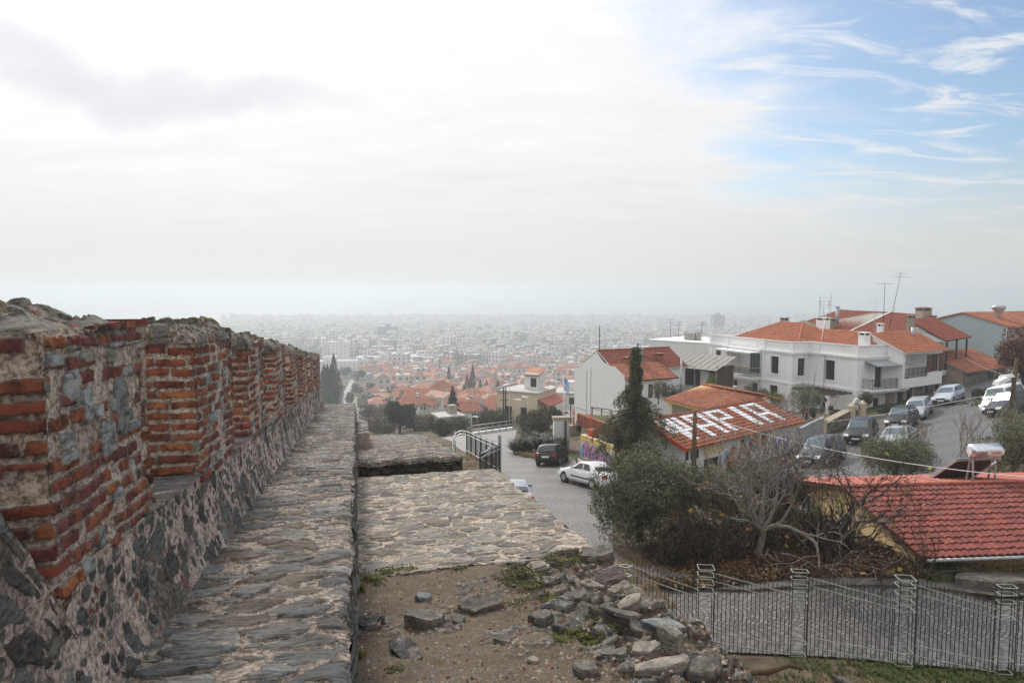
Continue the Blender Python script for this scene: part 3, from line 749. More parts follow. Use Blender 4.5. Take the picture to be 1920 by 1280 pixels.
M['m_cap'] = masonry('coping_masonry', [(0.12, 0.112, 0.10), (0.20, 0.19, 0.17), (0.27, 0.255, 0.225), (0.16, 0.14, 0.115), (0.32, 0.31, 0.28), (0.22, 0.16, 0.08)], ((0.23, 0.195, 0.155), (0.10, 0.082, 0.065), (0.36, 0.315, 0.26)), (3, 3, 10), dirt=(.08, .07, .058), dirtamt=.8, smear=.2)
M['m_earth'] = masonry('earth_and_rubble', [(0.17, 0.155, 0.135), (0.26, 0.245, 0.215), (0.21, 0.22, 0.21), (0.13, 0.118, 0.105), (0.30, 0.275, 0.225), (0.20, 0.165, 0.13)], ((0.19, 0.145, 0.105), (0.075, 0.054, 0.037), (0.38, 0.315, 0.25)), (3, 3, 10), dirt=(.13, .10, .07), dirtamt=.5, smear=.3, fine=40, soft=True)

# paved walk
def zwn(s): return -1.6 - 0.097 * s
def geo(a, b, s0, s1): 
    out = [a]; 
    while out[-1] < b: out.append(out[-1] + s0 + (s1 - s0) * (out[-1] - a) / (b - a))
    return np.array(out[:-1] + [b])
av = np.linspace(-1.2, 0.02, 92); bv = geo(2.2, 24.5, .011, .075)
Ag, Bg = np.meshgrid(av, bv)
m, rv, hh = stones_field(Ag, Bg, .36, .20, 3, h=.028, tilt=.055, absent=.12, thin=.28)
Z = zwn(Bg) + .022 * fbn(Ag * 1.3, Bg * 1.3, 3) + .05 * np.clip(-.9 - Ag, 0, 1) + m * hh + (1 - m) * .010 * fbn(Ag * 14, Bg * 14, 4)
ed_ = sst(Ag, -.10, .02); Z = Z - .03 * ed_ * vn(Bg * 3.1, Bg * 0, 7) - .02 * sst(Ag, -.02, .02)
X = Ag + ed_ * (.045 * fbn(Bg * 2.3, Bg * 0, 5) + .03 * fbn(Bg * 9, Bg * 0, 6))
relief('walk_paving', av, bv, np.stack([X, Bg, Z], -1), m, rv, m * 0, M['m_walk'], wall)
# riser
av = geo(2.2, 24.5, .014, .08); bv = np.linspace(0, 1, 60); Ag, Bg = np.meshgrid(av, bv)
m, rv, hh = stones_field(Ag, Bg * 1.2, .30, .11, 13, h=.045, tilt=.06, absent=.08, thin=.2, ragged=.12)
dep = np.where(Ag < 15.9, 1.25, 1.4)
X = .012 + .045 * fbn(Ag * 2.3, Ag * 0, 5) * Bg + .03 * (1 - Bg) + .035 * fbn(Ag * 1.6, Bg * 3, 9) + m * hh + (1 - m) * .01 * fbn(Ag * 12, Bg * 12, 2) - .02
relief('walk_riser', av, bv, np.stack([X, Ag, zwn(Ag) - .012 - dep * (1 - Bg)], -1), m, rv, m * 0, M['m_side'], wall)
# parapet under the merlons
SILL = 0.70
TI, TO = -1.15, -1.78
av = geo(2.2, 24.5, .012, .075); bv = np.linspace(0, 1, 64); Ag, Bg = np.meshgrid(av, bv)
m, rv, hh = stones_field(Ag + .25 * Bg, Bg * .73, .24, .20, 23, h=.012, tilt=.03, absent=.36, thin=.70, ragged=.16, strata=(20, 20, .004))
X = TI + .10 * (1 - Bg) ** 2 + .025 * fbn(Ag * 1.8, Bg * 2.2, 21) + m * hh + (1 - m) * .008 * fbn(Ag * 16, Bg * 12, 2)
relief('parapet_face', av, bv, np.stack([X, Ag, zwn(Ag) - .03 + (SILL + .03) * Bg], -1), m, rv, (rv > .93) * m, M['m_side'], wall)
av = np.linspace(TO, TI + .02, 26); bv = geo(4.3, 24.5, .03, .1); Ag, Bg = np.meshgrid(av, bv)
m, rv, hh = stones_field(Ag, Bg, .40, .36, 27, h=.012, tilt=.02, absent=.05, thin=.05)
relief('sill', av, bv, np.stack([Ag, Bg, zwn(Bg) + SILL - .006 + m * hh], -1), m, rv, m * 0, M['m_walk'], wall)
mb = MB(); sheet(mb, TO, TI + .02, 2.0, 4.4, 3, 6, lambda a, b: (a, b, zw(b) + SILL - .01)); sheet(mb, 2.0, 24.5, 0, 1, 60, 3, lambda a, b: (TO, a, zw(a) - 5 * (1 - b) + SILL * b)); mb.build('outer_face', M['mortar'], wall)
# broken end of the parapet rising towards the eye
av = np.arange(1.3, 3.3, .011); bv = np.linspace(0, 1, 110); Ag, Bg = np.meshgrid(av, bv)
top = zwn(3.2) + .40 + np.clip(3.25 - Ag, 0, 9) * 1.27 + .05 * fbn(Ag * 4, Ag * 0, 2)
m, rv, hh = stones_field(Ag * .8 + Bg * .5, Bg * 1.2 - Ag * .35, .30, .17, 33, h=.012, tilt=.03, absent=.30, thin=.5, ragged=.15)
X = TI + .07 * (1 - Bg) ** 2 + .03 * fbn(Ag * 2.4, Bg * 3, 4) + m * hh + (1 - m) * .009 * fbn(Ag * 15, Bg * 15, 2)
relief('broken_parapet', av, bv, np.stack([X, Ag, zwn(Ag) - .05 + (top - zwn(Ag) + .05) * Bg], -1), m, rv, m * 0, M['m_side'], wall)
bv2 = np.linspace(0, 1, 30); Ag, Bg = np.meshgrid(av, bv2); top = zwn(3.2) + .40 + np.clip(3.25 - Ag, 0, 9) * 1.27 + .05 * fbn(Ag * 4, Ag * 0, 2)
m, rv, hh = stones_field(Ag, Bg * .75, .3, .2, 34, h=.03)
relief('broken_top', av, bv2, np.stack([TI + .03 * fbn(Ag * 2.4, Ag * 0 + 3, 4) + .004 - .75 * Bg, Ag, top - .004 + (m * hh + .02 * fbn(Ag * 5, Bg * 5, 8)) * sst(Bg, 0, .15)], -1), m, rv, m * 0, M['m_side'], wall)

# merlons: one face sheet wrapped round three sides, one coping sheet
def merlon(i, s0, s1, hgt):
    st = (.010, .010, .014, .018)[min(i, 3)]; LF, LS, rc = TI - TO, s1 - s0, .018
    tot = LF + LS + .45
    lv = np.arange(0, tot, st); sm_ = (s0 + s1) / 2; zb, zt = zwn(s0) + SILL - .10, zwn(sm_) + hgt
    bv = np.arange(zb, zt, st * .85); Lg, Bg = np.meshgrid(lv, bv)
    front, side = Lg < LF, (Lg >= LF) & (Lg < LF + LS)
    k = (Bg - zb) / (zt - zb)
    def blob(cl, cz, w, h_): return np.clip(1 - ((Lg - cl) / w) ** 2 - ((Bg - cz) / h_) ** 2 + .35 * fbn(Lg * 9, Bg * 9, i + 3), 0, 1)
    def stonep(a, b):
        kk = (b - zb) / (zt - zb); si = (a > LF) * 1.0
        p = .03 + si * .05
        if i == 0: p = p + si * (.30 * (kk > .50) * (kk < .82) + .75 * (kk > .875) * (kk < .945))
        else: p = p + si * .22 * (np.abs(a - LF - LS * .55) < .18)
        return p
    def miss(a, b):
        kk = (b - zb) / (zt - zb); si = (a > LF) * 1.0
        p = .04 + si * (.10 if i else .08) + .12 * (vn(a * 3, b * 3, i + 40) > .72)
        if i == 0: p = p + si * .30 * (kk > .46) * (kk < .86) + (1 - si) * (.6 * (kk > .86) + .6 * (np.abs(kk - .47) < .035) + .4 * (kk < .10))
        else: p = p + si * .45 * (np.abs(a - LF - LS * .55 - .1 * fbn(b * 4, b * 0, i)) < .16)
        return p
    slope = np.where(side, .045 * (Lg - LF), np.where(front, 0, .045 * LS))
    m, rv, hh, stf = bricks_field(Lg, Bg + slope, .086, .27 if i == 0 else .25, 60 + i * 3, miss, stonep, (.010, .030))
    m2, rv2, hh2, st2 = bricks_field(Lg, Bg + slope, .086, .165, 90 + i * 3, miss, stonep, (.005, .026))
    m, rv, hh, stf = (np.where(side, q, p) for p, q in ((m, m2), (rv, rv2), (hh, hh2), (stf, st2)))
    h = m * hh + (1 - m) * (.013 * fbn(Lg * 16, Bg * 16, i) + .006 * fbn(Lg * 55, Bg * 55, i, 2) - .006)
    if i == 0:
        sb = np.zeros_like(m); tv = np.zeros_like(m)
        for n_, (a, z, w, h_, tone) in enumerate(((4.04, -.62, .105, .165, .45), (3.80, -.74, .12, .10, .25), (3.42, -.42, .085, .075, .8), (3.60, -.50, .06, .05, .9), (3.56, -.58, .055, .05, .1), (3.47, -1.30, .05, .05, .3), (3.36, -1.42, .055, .065, .95), (3.62, -1.20, .055, .055, .35), (3.98, -1.33, .05, .06, .4), (3.88, -1.06, .06, .035, .9), (4.12, -.98, .04, .05, .95), (3.70, -1.60, .13, .06, .7), (3.95, -1.62, .16, .10, .2), (3.55, -1.66, .09, .09, .0), (3.62, -1.80, .07, .12, .75), (4.14, -1.50, .08, .11, .3))):
            d = 1 - np.abs((Lg - LF - (a - s0)) / w) ** 2.6 - np.abs((Bg - z) / h_) ** 2.6 + .30 * fbn(Lg * 14, Bg * 14, n_)
            q = sst(d, .0, .22); c = q > sb; sb = np.maximum(sb, q); tv = np.where(c, tone, tv)
            h = np.where(c, h * (1 - q) + q * (.014 + .012 * hsh(n_, 1, 1) + .006 * fbn(Lg * 20, Bg * 30, n_, 3)), h)
        m = np.maximum(m, sb); rv = np.where(sb > .3, tv, rv); stf = np.where(sb > .3, 1, stf)
    # deep weathering hollows and ragged far edge
    h = h - .045 * np.clip(fbn(Lg * 2.2 + i, Bg * 2.6, 200 + i) - .22, 0, 1) - .03 * np.clip(fbn(Lg * 5, Bg * 5, 220 + i) - .3, 0, 1)
    row = np.floor((Bg + slope) / .086)
    h = h - (.10 * hsh(row, row * 0, 300 + i) + .03 * fbn(Lg * 9, Bg * 9, 7)) * sst(Lg, LF + LS - .13, LF + LS) * (Lg < LF + LS)
    # path round the corners
    def along(l):
        x = np.where(l < LF, TO + l, np.where(l < LF + LS, TI, TI - (l - LF - LS))); y = np.where(l < LF, s0, np.where(l < LF + LS, s0 + l - LF, s1))
        a1 = sst(l, LF - rc, LF + rc) * np.pi / 2; a2 = sst(l, LF + LS - rc, LF + LS + rc) * np.pi / 2
        ang = a1 + a2
        return x, y, np.sin(ang), -np.cos(ang)
    x, y, nx_, ny_ = along(Lg)
    cut = rc * .2 * (np.exp(-((Lg - LF) / rc) ** 2) + np.exp(-((Lg - LF - LS) / rc) ** 2))
    h = h - cut + .028 * fbn(Lg * 1.4, Bg * 1.6, 31 + i, 2)
    lean = .03 * k
    P_ = np.stack([x + nx_ * h - lean * (nx_ > .5), y + ny_ * h + lean * (ny_ < -.5), Bg + .0 * k], -1)
    relief('merlon', lv, bv, P_, m, rv, (1 - stf) * m, M['m_brick'], wall)
    # coping
    ov = -.012 if i == 0 else .016
    a = np.arange(s0 - ov, s1 + ov - .01, .013 if i < 3 else .025); b = np.arange(TO - .05, TI + ov - .01, .013 if i < 3 else .025); Ag, Bg = np.meshgrid(a, b)
    m, rv, hh = stones_field(Ag, Bg, .24, .17, 130 + i * 2, h=.07, tilt=.14, absent=.08, thin=.25, ragged=.14)
    e = np.clip(np.minimum(np.minimum(Ag - a[0], a[-1] - Ag) / .16, np.minimum(Bg - b[0], b[-1] - Bg) / .16), 0, 1) ** .55
    if i == 0:
        back = TI - Bg
        z = e * (.02 + .07 * sst(back, .22, .42) + .02 * fbn(Ag * 6, Bg * 6, 3) + .085 * np.exp(-((Ag - 3.42) / .16) ** 2 - ((Bg + 1.44) / .16) ** 2) + .03 * np.exp(-((Ag - 4.1) / .2) ** 2)) + m * hh * .6 * e - .005
    else: z = e * (.065 + .05 * fbn(Ag * 2.6, Bg * 2.6, 11 + i) + .03 * fbn(Ag * 9, Bg * 9, i)) + m * hh * e
    z = z - (.03 if i == 0 else .06) * (1 - e) ** 2 - .02
    X = Bg + .03 * fbn(Ag * 6, Bg * 6, 77); Y_ = Ag + .03 * fbn(Ag * 6, Bg * 6, 70)
    relief('coping', a, b, np.stack([X, Y_, zt - .05 * (Ag - sm_) + z], -1), m, rv, ((rv > .86) * (m > .3) if i == 0 else m * 0) * 1.0, M['m_cap'], wall)
    mbx = MB(); mbx.box(((TO + TI) / 2 - .08, sm_, (zb + zt) / 2 - .02), (LF - .24, LS - .2, zt - zb)); mbx.quad((TO, s1, zb), (TO, s0, zb), (TO, s0, zt), (TO, s1, zt)); mbx.build('merlon_core', M['mortar'], wall)
for i, (a, b, h) in enumerate([(3.1, 4.5, 1.80), (5.8, 7.4, 1.87), (8.45, 9.95, 1.86), (11.15, 12.75, 1.84), (13.9, 15.4, 1.82), (16.7, 18.2, 1.76), (19.4, 20.9, 1.72), (22.2, 24.3, 1.70)]): merlon(i, a, b, h)

# lower wall top: mortared paving (near slab and far step)
def zln(s): return zwn(s) - LD
av = np.linspace(0, 1, 190); bv = geo(8.35, 15.78, .018, .035); Ag, Bg = np.meshgrid(av, bv)
edge = 3.27 + .16 * fbn(Bg * .8, Bg * 0, 3) + .10 * fbn(Bg * 3, Bg * 0, 4); a = Ag * edge
m, rv, hh = stones_field(a, Bg, .38, .24, 43, h=.022, tilt=.035, absent=.10, thin=.25)
yy = Bg + (Bg < 8.5) * .08 * fbn(a * 2.1, a * 0, 9) + (Bg > 15.6) * .09 * fbn(a * 2.1, a * 0 + 5, 9)
Z = zln(Bg) + .05 * fbn(a * .7, Bg * .7, 41) + m * hh + (1 - m) * .012 * fbn(a * 12, Bg * 12, 2) + .03 * np.clip(1 - (Bg - 8.3) / 2.5, 0, 1) - .22 * np.clip(a - 2.9, 0, 1) ** 2 + .02 * sst(Ag, .9, 1) * vn(Bg * 3, Bg * 0, 6)
relief('lower_paving', av, bv, np.stack([a + .02, yy, Z], -1), m, rv, m * 0, M['m_slab'], wall)
def skirt(name, line, d, out, mat):
    n = len(line); q = np.stack([line + np.array(out) * t_ * d * .12 + np.array([0, 0, -d * t_]) + (np.array(out) * (.03 * fbn(np.arange(n) * .21, np.full(n, t_ * 7.3), 5))[:, None] if 0 < t_ else 0) for t_ in np.linspace(0, 1, 14)])
    S_, T_ = np.meshgrid(np.arange(n) * .03, np.linspace(0, d, 14)); mm_, rr_, h_ = stones_field(S_, T_, .3, .12, 61, h=.03)
    q = q + np.array(out) * (mm_ * h_ * sst(T_, 0, .05))[..., None]
    relief(name, None, None, q, mm_, rr_, mm_ * 0, mat, wall)
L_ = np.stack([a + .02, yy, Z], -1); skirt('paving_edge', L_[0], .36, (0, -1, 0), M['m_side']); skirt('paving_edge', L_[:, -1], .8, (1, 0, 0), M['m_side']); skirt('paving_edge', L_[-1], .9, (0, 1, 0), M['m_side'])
av = np.linspace(0, 1, 120); bv = geo(16.5, 27.8, .028, .05); Ag, Bg = np.meshgrid(av, bv)
a = Ag * (2.58 + .10 * fbn(Bg * 1.5, Bg * 0, 1) + .08 * fbn(Bg * 6, Bg * 0, 2))
m, rv, hh = stones_field(a, Bg, .34, .17, 53, h=.045, tilt=.06, absent=.06, thin=.2)
Z = -4.12 - .154 * (Bg - 16.6) + .05 * fbn(a * .9, Bg * .9, 51) + m * hh + (1 - m) * .01 * fbn(a * 12, Bg * 12, 2)
yy = Bg + (Bg < 16.6) * .07 * fbn(a * 3, a * 0, 9)
relief('far_paving', av, bv, np.stack([a, yy, Z], -1), m, rv, m * 0, M['m_slab'], wall)
L_ = np.stack([a, yy, Z], -1); skirt('paving_edge', L_[:, -1], .9, (1, 0, 0), M['m_side']); skirt('paving_edge', L_[0], .12, (0, -1, 0), M['m_slab'])
av = np.linspace(0.0, 2.62, 150); bv = np.linspace(-5.15, -4.15, 60); Ag, Bg = np.meshgrid(av, bv)
m, rv, hh = stones_field(Ag, Bg, .24, .12, 73, h=.10, tilt=.12, absent=.08, thin=.3, ragged=.12)
M['m_step_shade'] = masonry('shaded_step_masonry', [(0.06, 0.056, 0.05), (0.11, 0.10, 0.088), (0.075, 0.07, 0.065), (0.15, 0.135, 0.11)], ((0.10, 0.085, 0.07), (0.05, 0.042, 0.036), (0.16, 0.14, 0.115)), dirt=(.05, .044, .038), smear=.2)  # stone and mortar tones darkened: shade of the step and notch in the colour
relief('rubble_step', av, bv, np.stack([Ag, 16.60 + .05 * fbn(Ag * 2, Bg * 2, 71) - m * hh, Bg], -1), m, rv, m * 0, M['m_step_shade'], wall)
mb = MB(); sheet(mb, 0.0, 2.6, 15.6, 16.8, 10, 4, lambda a, b: (a, b, -5.0 + .05 * fbm(a, b, 1))); mb.build('step_floor', M['m_step_shade'], wall)
# raised block beside the walk at the far end, end faces
mb = MB()
def blk(a, b): return Vector((a, b, zw(b) - .62 + .04 * fbm(a * 3, b * 3, 3)))
sheet(mb, 0.02, .42, 20.4, 24.4, 6, 40, blk)
sheet(mb, 0.02, .42, 0, 1, 6, 6, lambda a, b: blk(a, 20.4) + Vector((0, 0, -.7 * (1 - b))))
sheet(mb, 20.4, 24.4, 0, 1, 40, 6, lambda a, b: blk(.42, a) + Vector((0, 0, -.9 * (1 - b))))
for poly in cells(.02, .43, 20.42, 24.4, .3, .2, rg): stone(mb, poly, lambda a, b, h: blk(a, b) + Vector((0, 0, h)), rg.uniform(.01, .05), rg, 1, .92, 1, .006, .1, -.03, .85, rough=.006)
mb.build('raised_block', [M['mortar'], M['rubble']], wall)
mb = MB()
sheet(mb, -1.78, 0, 0, 1, 20, 30, lambda a, b: (a, 24.5 + .04 * fbm(a * 3, b * 6, 1), -9 + (zw(24.5) + 9) * b)); sheet(mb, 0, 2.6, 0, 1, 20, 20, lambda a, b: (a, 27.8 + .04 * fbm(a * 3, b * 6, 1), -12 + (-5.9 + 12) * b))
mb.build('end_face', M['mortar'], wall)

# ---- broken wall top in front: earth, embedded rubble, grit, loose rocks, moss ----------------------
def earth_full(a, b):
    z = zln(b) - .05 + .05 * fbn(a * .9, b * .9, 91) + .022 * fbn(a * 4, b * 4, 95) + .012 * fbn(a * 13, b * 13, 97)
    sh_ = sst(a + .6 * fbn(b * .9, a * .6, 15), 1.6, 2.4)
    m, rv, hh = stones_field(a, b, .30, .20, 111, h=.10, tilt=.16, absent=.22, thin=.35, ragged=.14, strata=(9, 9, .012), lo=.01)
    flat = (vn(a * 1.3, b * 1.3, 33) > .62) & (vn(a * 5, b * 5, 3) > .3)
    m1 = np.where(flat, m * .9, 0)
    mm_ = m * sh_ + m1 * (1 - sh_)
    z = z + sh_ * (.05 * fbn(a * 2.4, b * 2.4, 17) + .04 * fbn(a * 7, b * 7, 19)) + m * sh_ * hh + m1 * (1 - sh_) * .015
    e = np.clip(a - (3.2 + .3 * fbn(b * 1.1, b * 0, 5) + .14 * fbn(b * 4, b * 0, 6)), 0, 9)
    z = z - e * 1.5 - e * e * .6 + .05 * np.clip(1 - a / .25, 0, 1) + .06 * sst(b, 7.6, 8.3)
    return z, mm_, rv
av = np.arange(0, 5.6, .021); bv = np.arange(2.2, 8.5, .021); Ag, Bg = np.meshgrid(av, bv)
Z, m, rv = earth_full(Ag, Bg)
EZ, EA, EB = Z, av, bv
def earth_z(a, b):
    i = min(max(int(a / .021), 0), len(EA) - 1); j = min(max(int((b - 2.2) / .021), 0), len(EB) - 1)
    return float(EZ[j, i])
relief('earth_top', av, bv, np.stack([Ag, Bg, Z], -1), m, rv, m * 0, M['m_earth'], wall)

def to_world(p):
    c, s_ = math.cos(WA), math.sin(WA)
    return Vector((p.x * c - p.y * s_, p.x * s_ + p.y * c, p.z)) + wall.location
def earth_at(px, py):
    p = on_ledge(px, py, 0)
    for _ in range(4):
        d = earth_z(p.x, p.y) - zl(p.y)
        p = on_ledge(px, py, d)
    return Vector((p.x, p.y, earth_z(p.x, p.y)))

def rock_mesh(seed, sx, sy, sz, cuts=9, sub=3):
    """broken slate: a few stacked layers with ragged, slightly shifted outlines"""
    rr = random.Random(seed); bm = bmesh.new()
    n = 9; base = [rr.uniform(.66, 1.15) for _ in range(n)]; nl = rr.choice([1, 1, 2, 2, 3]); zs = sorted([-1.0] + [rr.uniform(-.6, .7) for _ in range(nl - 1)] + [1.0])
    tx, ty = rr.uniform(-.75, .75), rr.uniform(-.6, .6); rings = []
    for k, (z0, z1) in enumerate(zip(zs, zs[1:])):
        sc = (.86, 1.0, .93, .8)[min(3, k)] * rr.uniform(.93, 1.07) * (.9 if k == len(zs) - 2 else 1); ox, oy = rr.uniform(-.12, .12), rr.uniform(-.12, .12)
        rad = [b_ * rr.uniform(.92, 1.08) * sc for b_ in base]
        for z, q in ((z0, 1.0), (z0 + (z1 - z0) * .8, rr.uniform(.96, 1.02)), (z1, rr.uniform(.86, .97))):
            ring = []
            for i in range(n):
                a = i * 2 * math.pi / n; x, y = math.cos(a), math.sin(a); p_ = (abs(x) ** 3.2 + abs(y) ** 3.2) ** (-1 / 3.2)
                x, y = x * p_ * rad[i] * q + ox, y * p_ * rad[i] * q + oy
                ring.append(bm.verts.new((x * sx, y * sy, (z + (tx * x + ty * y) * (z + 1) * .5) * sz)))
            rings.append(ring)
    for r0, r1 in zip(rings, rings[1:]):
        for i in range(n): bm.faces.new((r0[i], r0[(i + 1) % n], r1[(i + 1) % n], r1[i]))
    bm.faces.new(rings[-1]); bm.faces.new(rings[0][::-1])
    bmesh.ops.triangulate(bm, faces=bm.faces[:])
    bmesh.ops.subdivide_edges(bm, edges=bm.edges[:], cuts=2, use_grid_fill=True)
    k_ = min(sx, sy) * .10
    for v in bm.verts: v.co += Vector((noise.noise(v.co * (3 / sx) + Vector((seed, 1, 1))), noise.noise(v.co * (3 / sx) + Vector((1, seed, 1))), .6 * noise.noise(v.co * (2.2 / sx) + Vector((1, 1, seed))))) * k_ + Vector((noise.noise(v.co * (11 / sx) + Vector((seed, 1, 1))), noise.noise(v.co * (11 / sx)), noise.noise(v.co * (11 / sx) + Vector((5, 1, seed))))) * k_ * .35
    me = bpy.data.meshes.new('rock'); bm.to_mesh(me); bm.free()
    return me
ROCKS = [
 (900, 1140, .66, .30, .14, 'rock', 20, 4, 'pointed grey-brown slab lying loose in the middle of the earth ledge'),
 (793, 1170, .62, .32, .17, 'rock', 5, 0, 'blocky cracked brown stone left of the pointed slab'),
 (757, 1222, .30, .52, .09, 'rock_dark', 25, 5, 'dark flat slate leaning on the earth near the walk riser'),
 (690, 1172, .34, .22, .09, 'rock_dark', 0, 2, 'small dark slate at the foot of the walk riser'),
 (797, 1122, .30, .22, .08, 'rock_blue', 0, 3, 'small blue-grey stone half sunk beyond the blocky brown stone'),
 (1142, 1078, .66, .30, .15, 'rock_purple', 8, 3, 'long dark purple-brown slab on the outer corner of the ledge'),
 (1118, 1052, .62, .34, .13, 'rock', 15, 6, 'ribbed grey slab behind the purple-brown slab'),
 (1012, 1166, .36, .24, .15, 'rock', 0, 0, 'squarish brown stone beside the mossy middle of the ledge'),
 (1046, 1181, .18, .15, .09, 'rock_dark', 0, 0, 'little grey stone touching the squarish brown stone'),
 (1215, 1133, .38, .26, .12, 'rock', -10, 4, 'flat mossy brown slab hanging over the outer edge'),
 (1178, 1145, .34, .20, .14, 'rock_pale', 20, 8, 'pale layered stone behind the mossy overhanging slab'),
 (1165, 1162, .46, .28, .16, 'rock', 0, 0, 'dull brown boulder in the outer rubble with a dark hollow below'),
 (1246, 1184, .52, .34, .15, 'rock_blue', 12, 3, 'smooth blue-grey slab on the outer edge of the ledge'),
 (1262, 1208, .24, .26, .22, 'rock_pale', 30, 0, 'upright tan stone in front of the smooth blue-grey slab'),
 (1196, 1187, .34, .28, .14, 'rock', 0, 0, 'grey-brown stone left of the smooth blue-grey slab'),
 (1204, 1222, .52, .28, .17, 'rock_pale', -8, 2, 'pale pointed block in the near outer rubble with a shadowed underside'),
 (1152, 1216, .36, .26, .13, 'rock', 0, 0, 'rough lichened stone left of the pale pointed block'),
 (1240, 1256, .62, .22, .12, 'rock_pale', 0, 0, 'row of joined pale slabs at the bottom of the rubble'),
 (1318, 1258, .50, .30, .11, 'rock', 6, 3, 'moss stained flat slab farthest out at the bottom of the rubble'),
 (1100, 1262, .32, .30, .12, 'rock', 0, 0, 'brown stone on the earth at the bottom edge of the view'),
 (1085, 1122, .26, .18, .10, 'rock', 0, 0, 'grey stone with a white chipped side beside the moss cushion'),
 (1110, 1100, .34, .18, .09, 'rock_pale', 0, 3, 'flat pale stone below the purple-brown slab'),
 (942, 1203, .22, .14, .08, 'rock', 0, 0, 'small brown stone alone on bare earth right of the dark flat slate'),
 (860, 1165, .16, .12, .07, 'rock', 0, 0, 'small stone between the blocky brown stone and the pointed slab'),
 (1000, 1240, .14, .10, .05, 'rock_pale', 0, 0, 'tiny pale stone on the earth near the bottom edge'),
 (1010, 1068, .30, .2, .08, 'rock_pale', 0, 0, 'pale lump of old mortar at the edge of the paved slab'),
 (1052, 1090, .3, .22, .1, 'rock_pale', 0, 0, 'crusty pale stone beside the grass tuft below the paved slab'),
 (965, 1100, .14, .10, .05, 'rock', 0, 0, 'small stone in the grass patch below the paved slab'),
]
for k, (px, py, lx, ly, lz, mt, rz, tl, lab) in enumerate(ROCKS):
    p = earth_at(px, py)
    me = rock_mesh(300 + k, lx * .46, ly * .54, lz * .50); me.materials.append(M[mt])
    o = link_mesh('rock', me)
    o.location = to_world(p) + Vector((0, 0, lz * .12))
    o.rotation_euler = (R(tl), R(-tl * .6), R(rz) + .1)
    tag(o, lab, 'rock', 'rocks lying on the broken wall top')

# grit and small pebbles over the earth
mb = MB(); rr = random.Random(77)
def pebble(mb, c, r, m):
    v = [c + Vector((r * rr.uniform(.6, 1.2) * math.cos(k * 1.257), r * rr.uniform(.6, 1.2) * math.sin(k * 1.257), -r * .2)) for k in range(5)]
    v.append(c + Vector((rr.uniform(-.3, .3) * r, 0, r * rr.uniform(.3, .8))))
    mb.add(v, [(k, (k + 1) % 5, 5) for k in range(5)], m)
for _ in range(9500):
    b = rr.uniform(3.2, 8.4); a = rr.random() ** .75 * 3.5
    if fbm(a * .8, b * .8, 200) < -.35 and rr.random() < .6: continue
    c = Vector((a, b, earth_z(a, b)))
    pebble(mb, to_world(c), rr.choice([.004, .006, .008, .008, .011, .014, .022, .03]), rr.choice([0, 0, 1, 2, 3, 3, 3]))
tag(mb.build('gravel', [M['rubble'], M['brick'], M['pale_stone'], M['mortar_pale']]), 'grit and crumbs of stone strewn over the earth ledge', 'gravel', kind='stuff')
# ---- terrain -------------------------------------------------------------------------------------
CP = [(2, 15.5, -8.6), (7.5, 15.5, -8.62), (14, 15.2, -8.75), (14, 13.5, -8.6), (4, 13.8, -8.45), (0, 17.5, -8.75), (14, 19.3, -8.9), (6, 19.4, -8.92), (22, 18, -8.1), (30, 16, -7.6),
      (8, 21.5, -8.7), (14, 21.5, -8.45), (20, 21.5, -8.3), (1, 23, -9.2), (2, 33, -10.5), (2.5, 40, -11.4), (2.5, 48, -12.4), (0, 60, -14.1), (-3, 80, -16.9), (-6, 70, -15.6), (4, 58, -13.6), (-4, 40, -11.3), (-4, 55, -13.4), (-3, 30, -9.9), (-14, 40, -12.5), (-20, 20, -10.5), (-40, 60, -17), (-8, 18, -9.5), (-30, 5, -9), (5, 5, -8.0), (25, 5, -7.0),
      (5, 46, -12.1), (6.5, 40, -11.6), (10, 40, -11.7), (16, 36, -10.4), (20, 40, -10.5), (24.5, 48, -10.8), (26, 44, -10.3), (25.6, 46, -10.6), (31, 53, -10.8), (34, 56, -10.7), (38, 60, -10.2), (33, 66, -11.6), (29, 70, -12.4), (24, 82, -14.0), (47, 70, -9.7), (55, 80, -9.7), (36, 46, -8.6), (42, 52, -8.6), (50, 60, -8.6), (12, 30, -9.4), (22, 30, -8.9), (20, 34, -9.6), (30, 35, -8.6), (45, 40, -7.5), (20.9, 48.6, -11.4), (14, 55, -12.4), (20, 60, -12.4), (10, 62, -13.4), (8, 75, -14.6), (14, 85, -15.5),
      (0, 100, -20.5), (-30, 100, -22.5), (20, 105, -18.5), (50, 105, -14.5), (90, 105, -9), (90, 60, -5), (-60, 100, -24)]
for w in (-1.0, -.4, 0, .3, .7, 1.1):
    for Y, z in ((140, -27.5), (200, -38), (300, -48.5), (450, -56.5), (700, -66.5), (1000, -74), (1500, -84), (2000, -89.5), (3000, -92)):
        CP.append((w * Y, Y, z + (6 * max(0, w) * (1 if Y < 700 else .3) if Y < 1500 else 0)))
_c = np.array(CP, dtype=float)
def _warp(x, y): return np.stack([np.asarray(x) / (np.asarray(y) + 14.0) * 2.2, np.log(np.asarray(y) + 10.0) * 1.5], -1)
_W = _warp(_c[:, 0], _c[:, 1])
def _phi(d): return np.sqrt(d * d + .0025)
_A = _phi(np.linalg.norm(_W[:, None] - _W[None], axis=2)) 
_n = len(_c)
_K = np.zeros((_n + 3, _n + 3)); _K[:_n, :_n] = _A + np.eye(_n) * .002; _K[:_n, _n] = 1; _K[:_n, _n + 1:] = _W; _K[_n, :_n] = 1; _K[_n + 1:, :_n] = _W.T
_sol = np.linalg.solve(_K, np.concatenate([_c[:, 2], np.zeros(3)]))
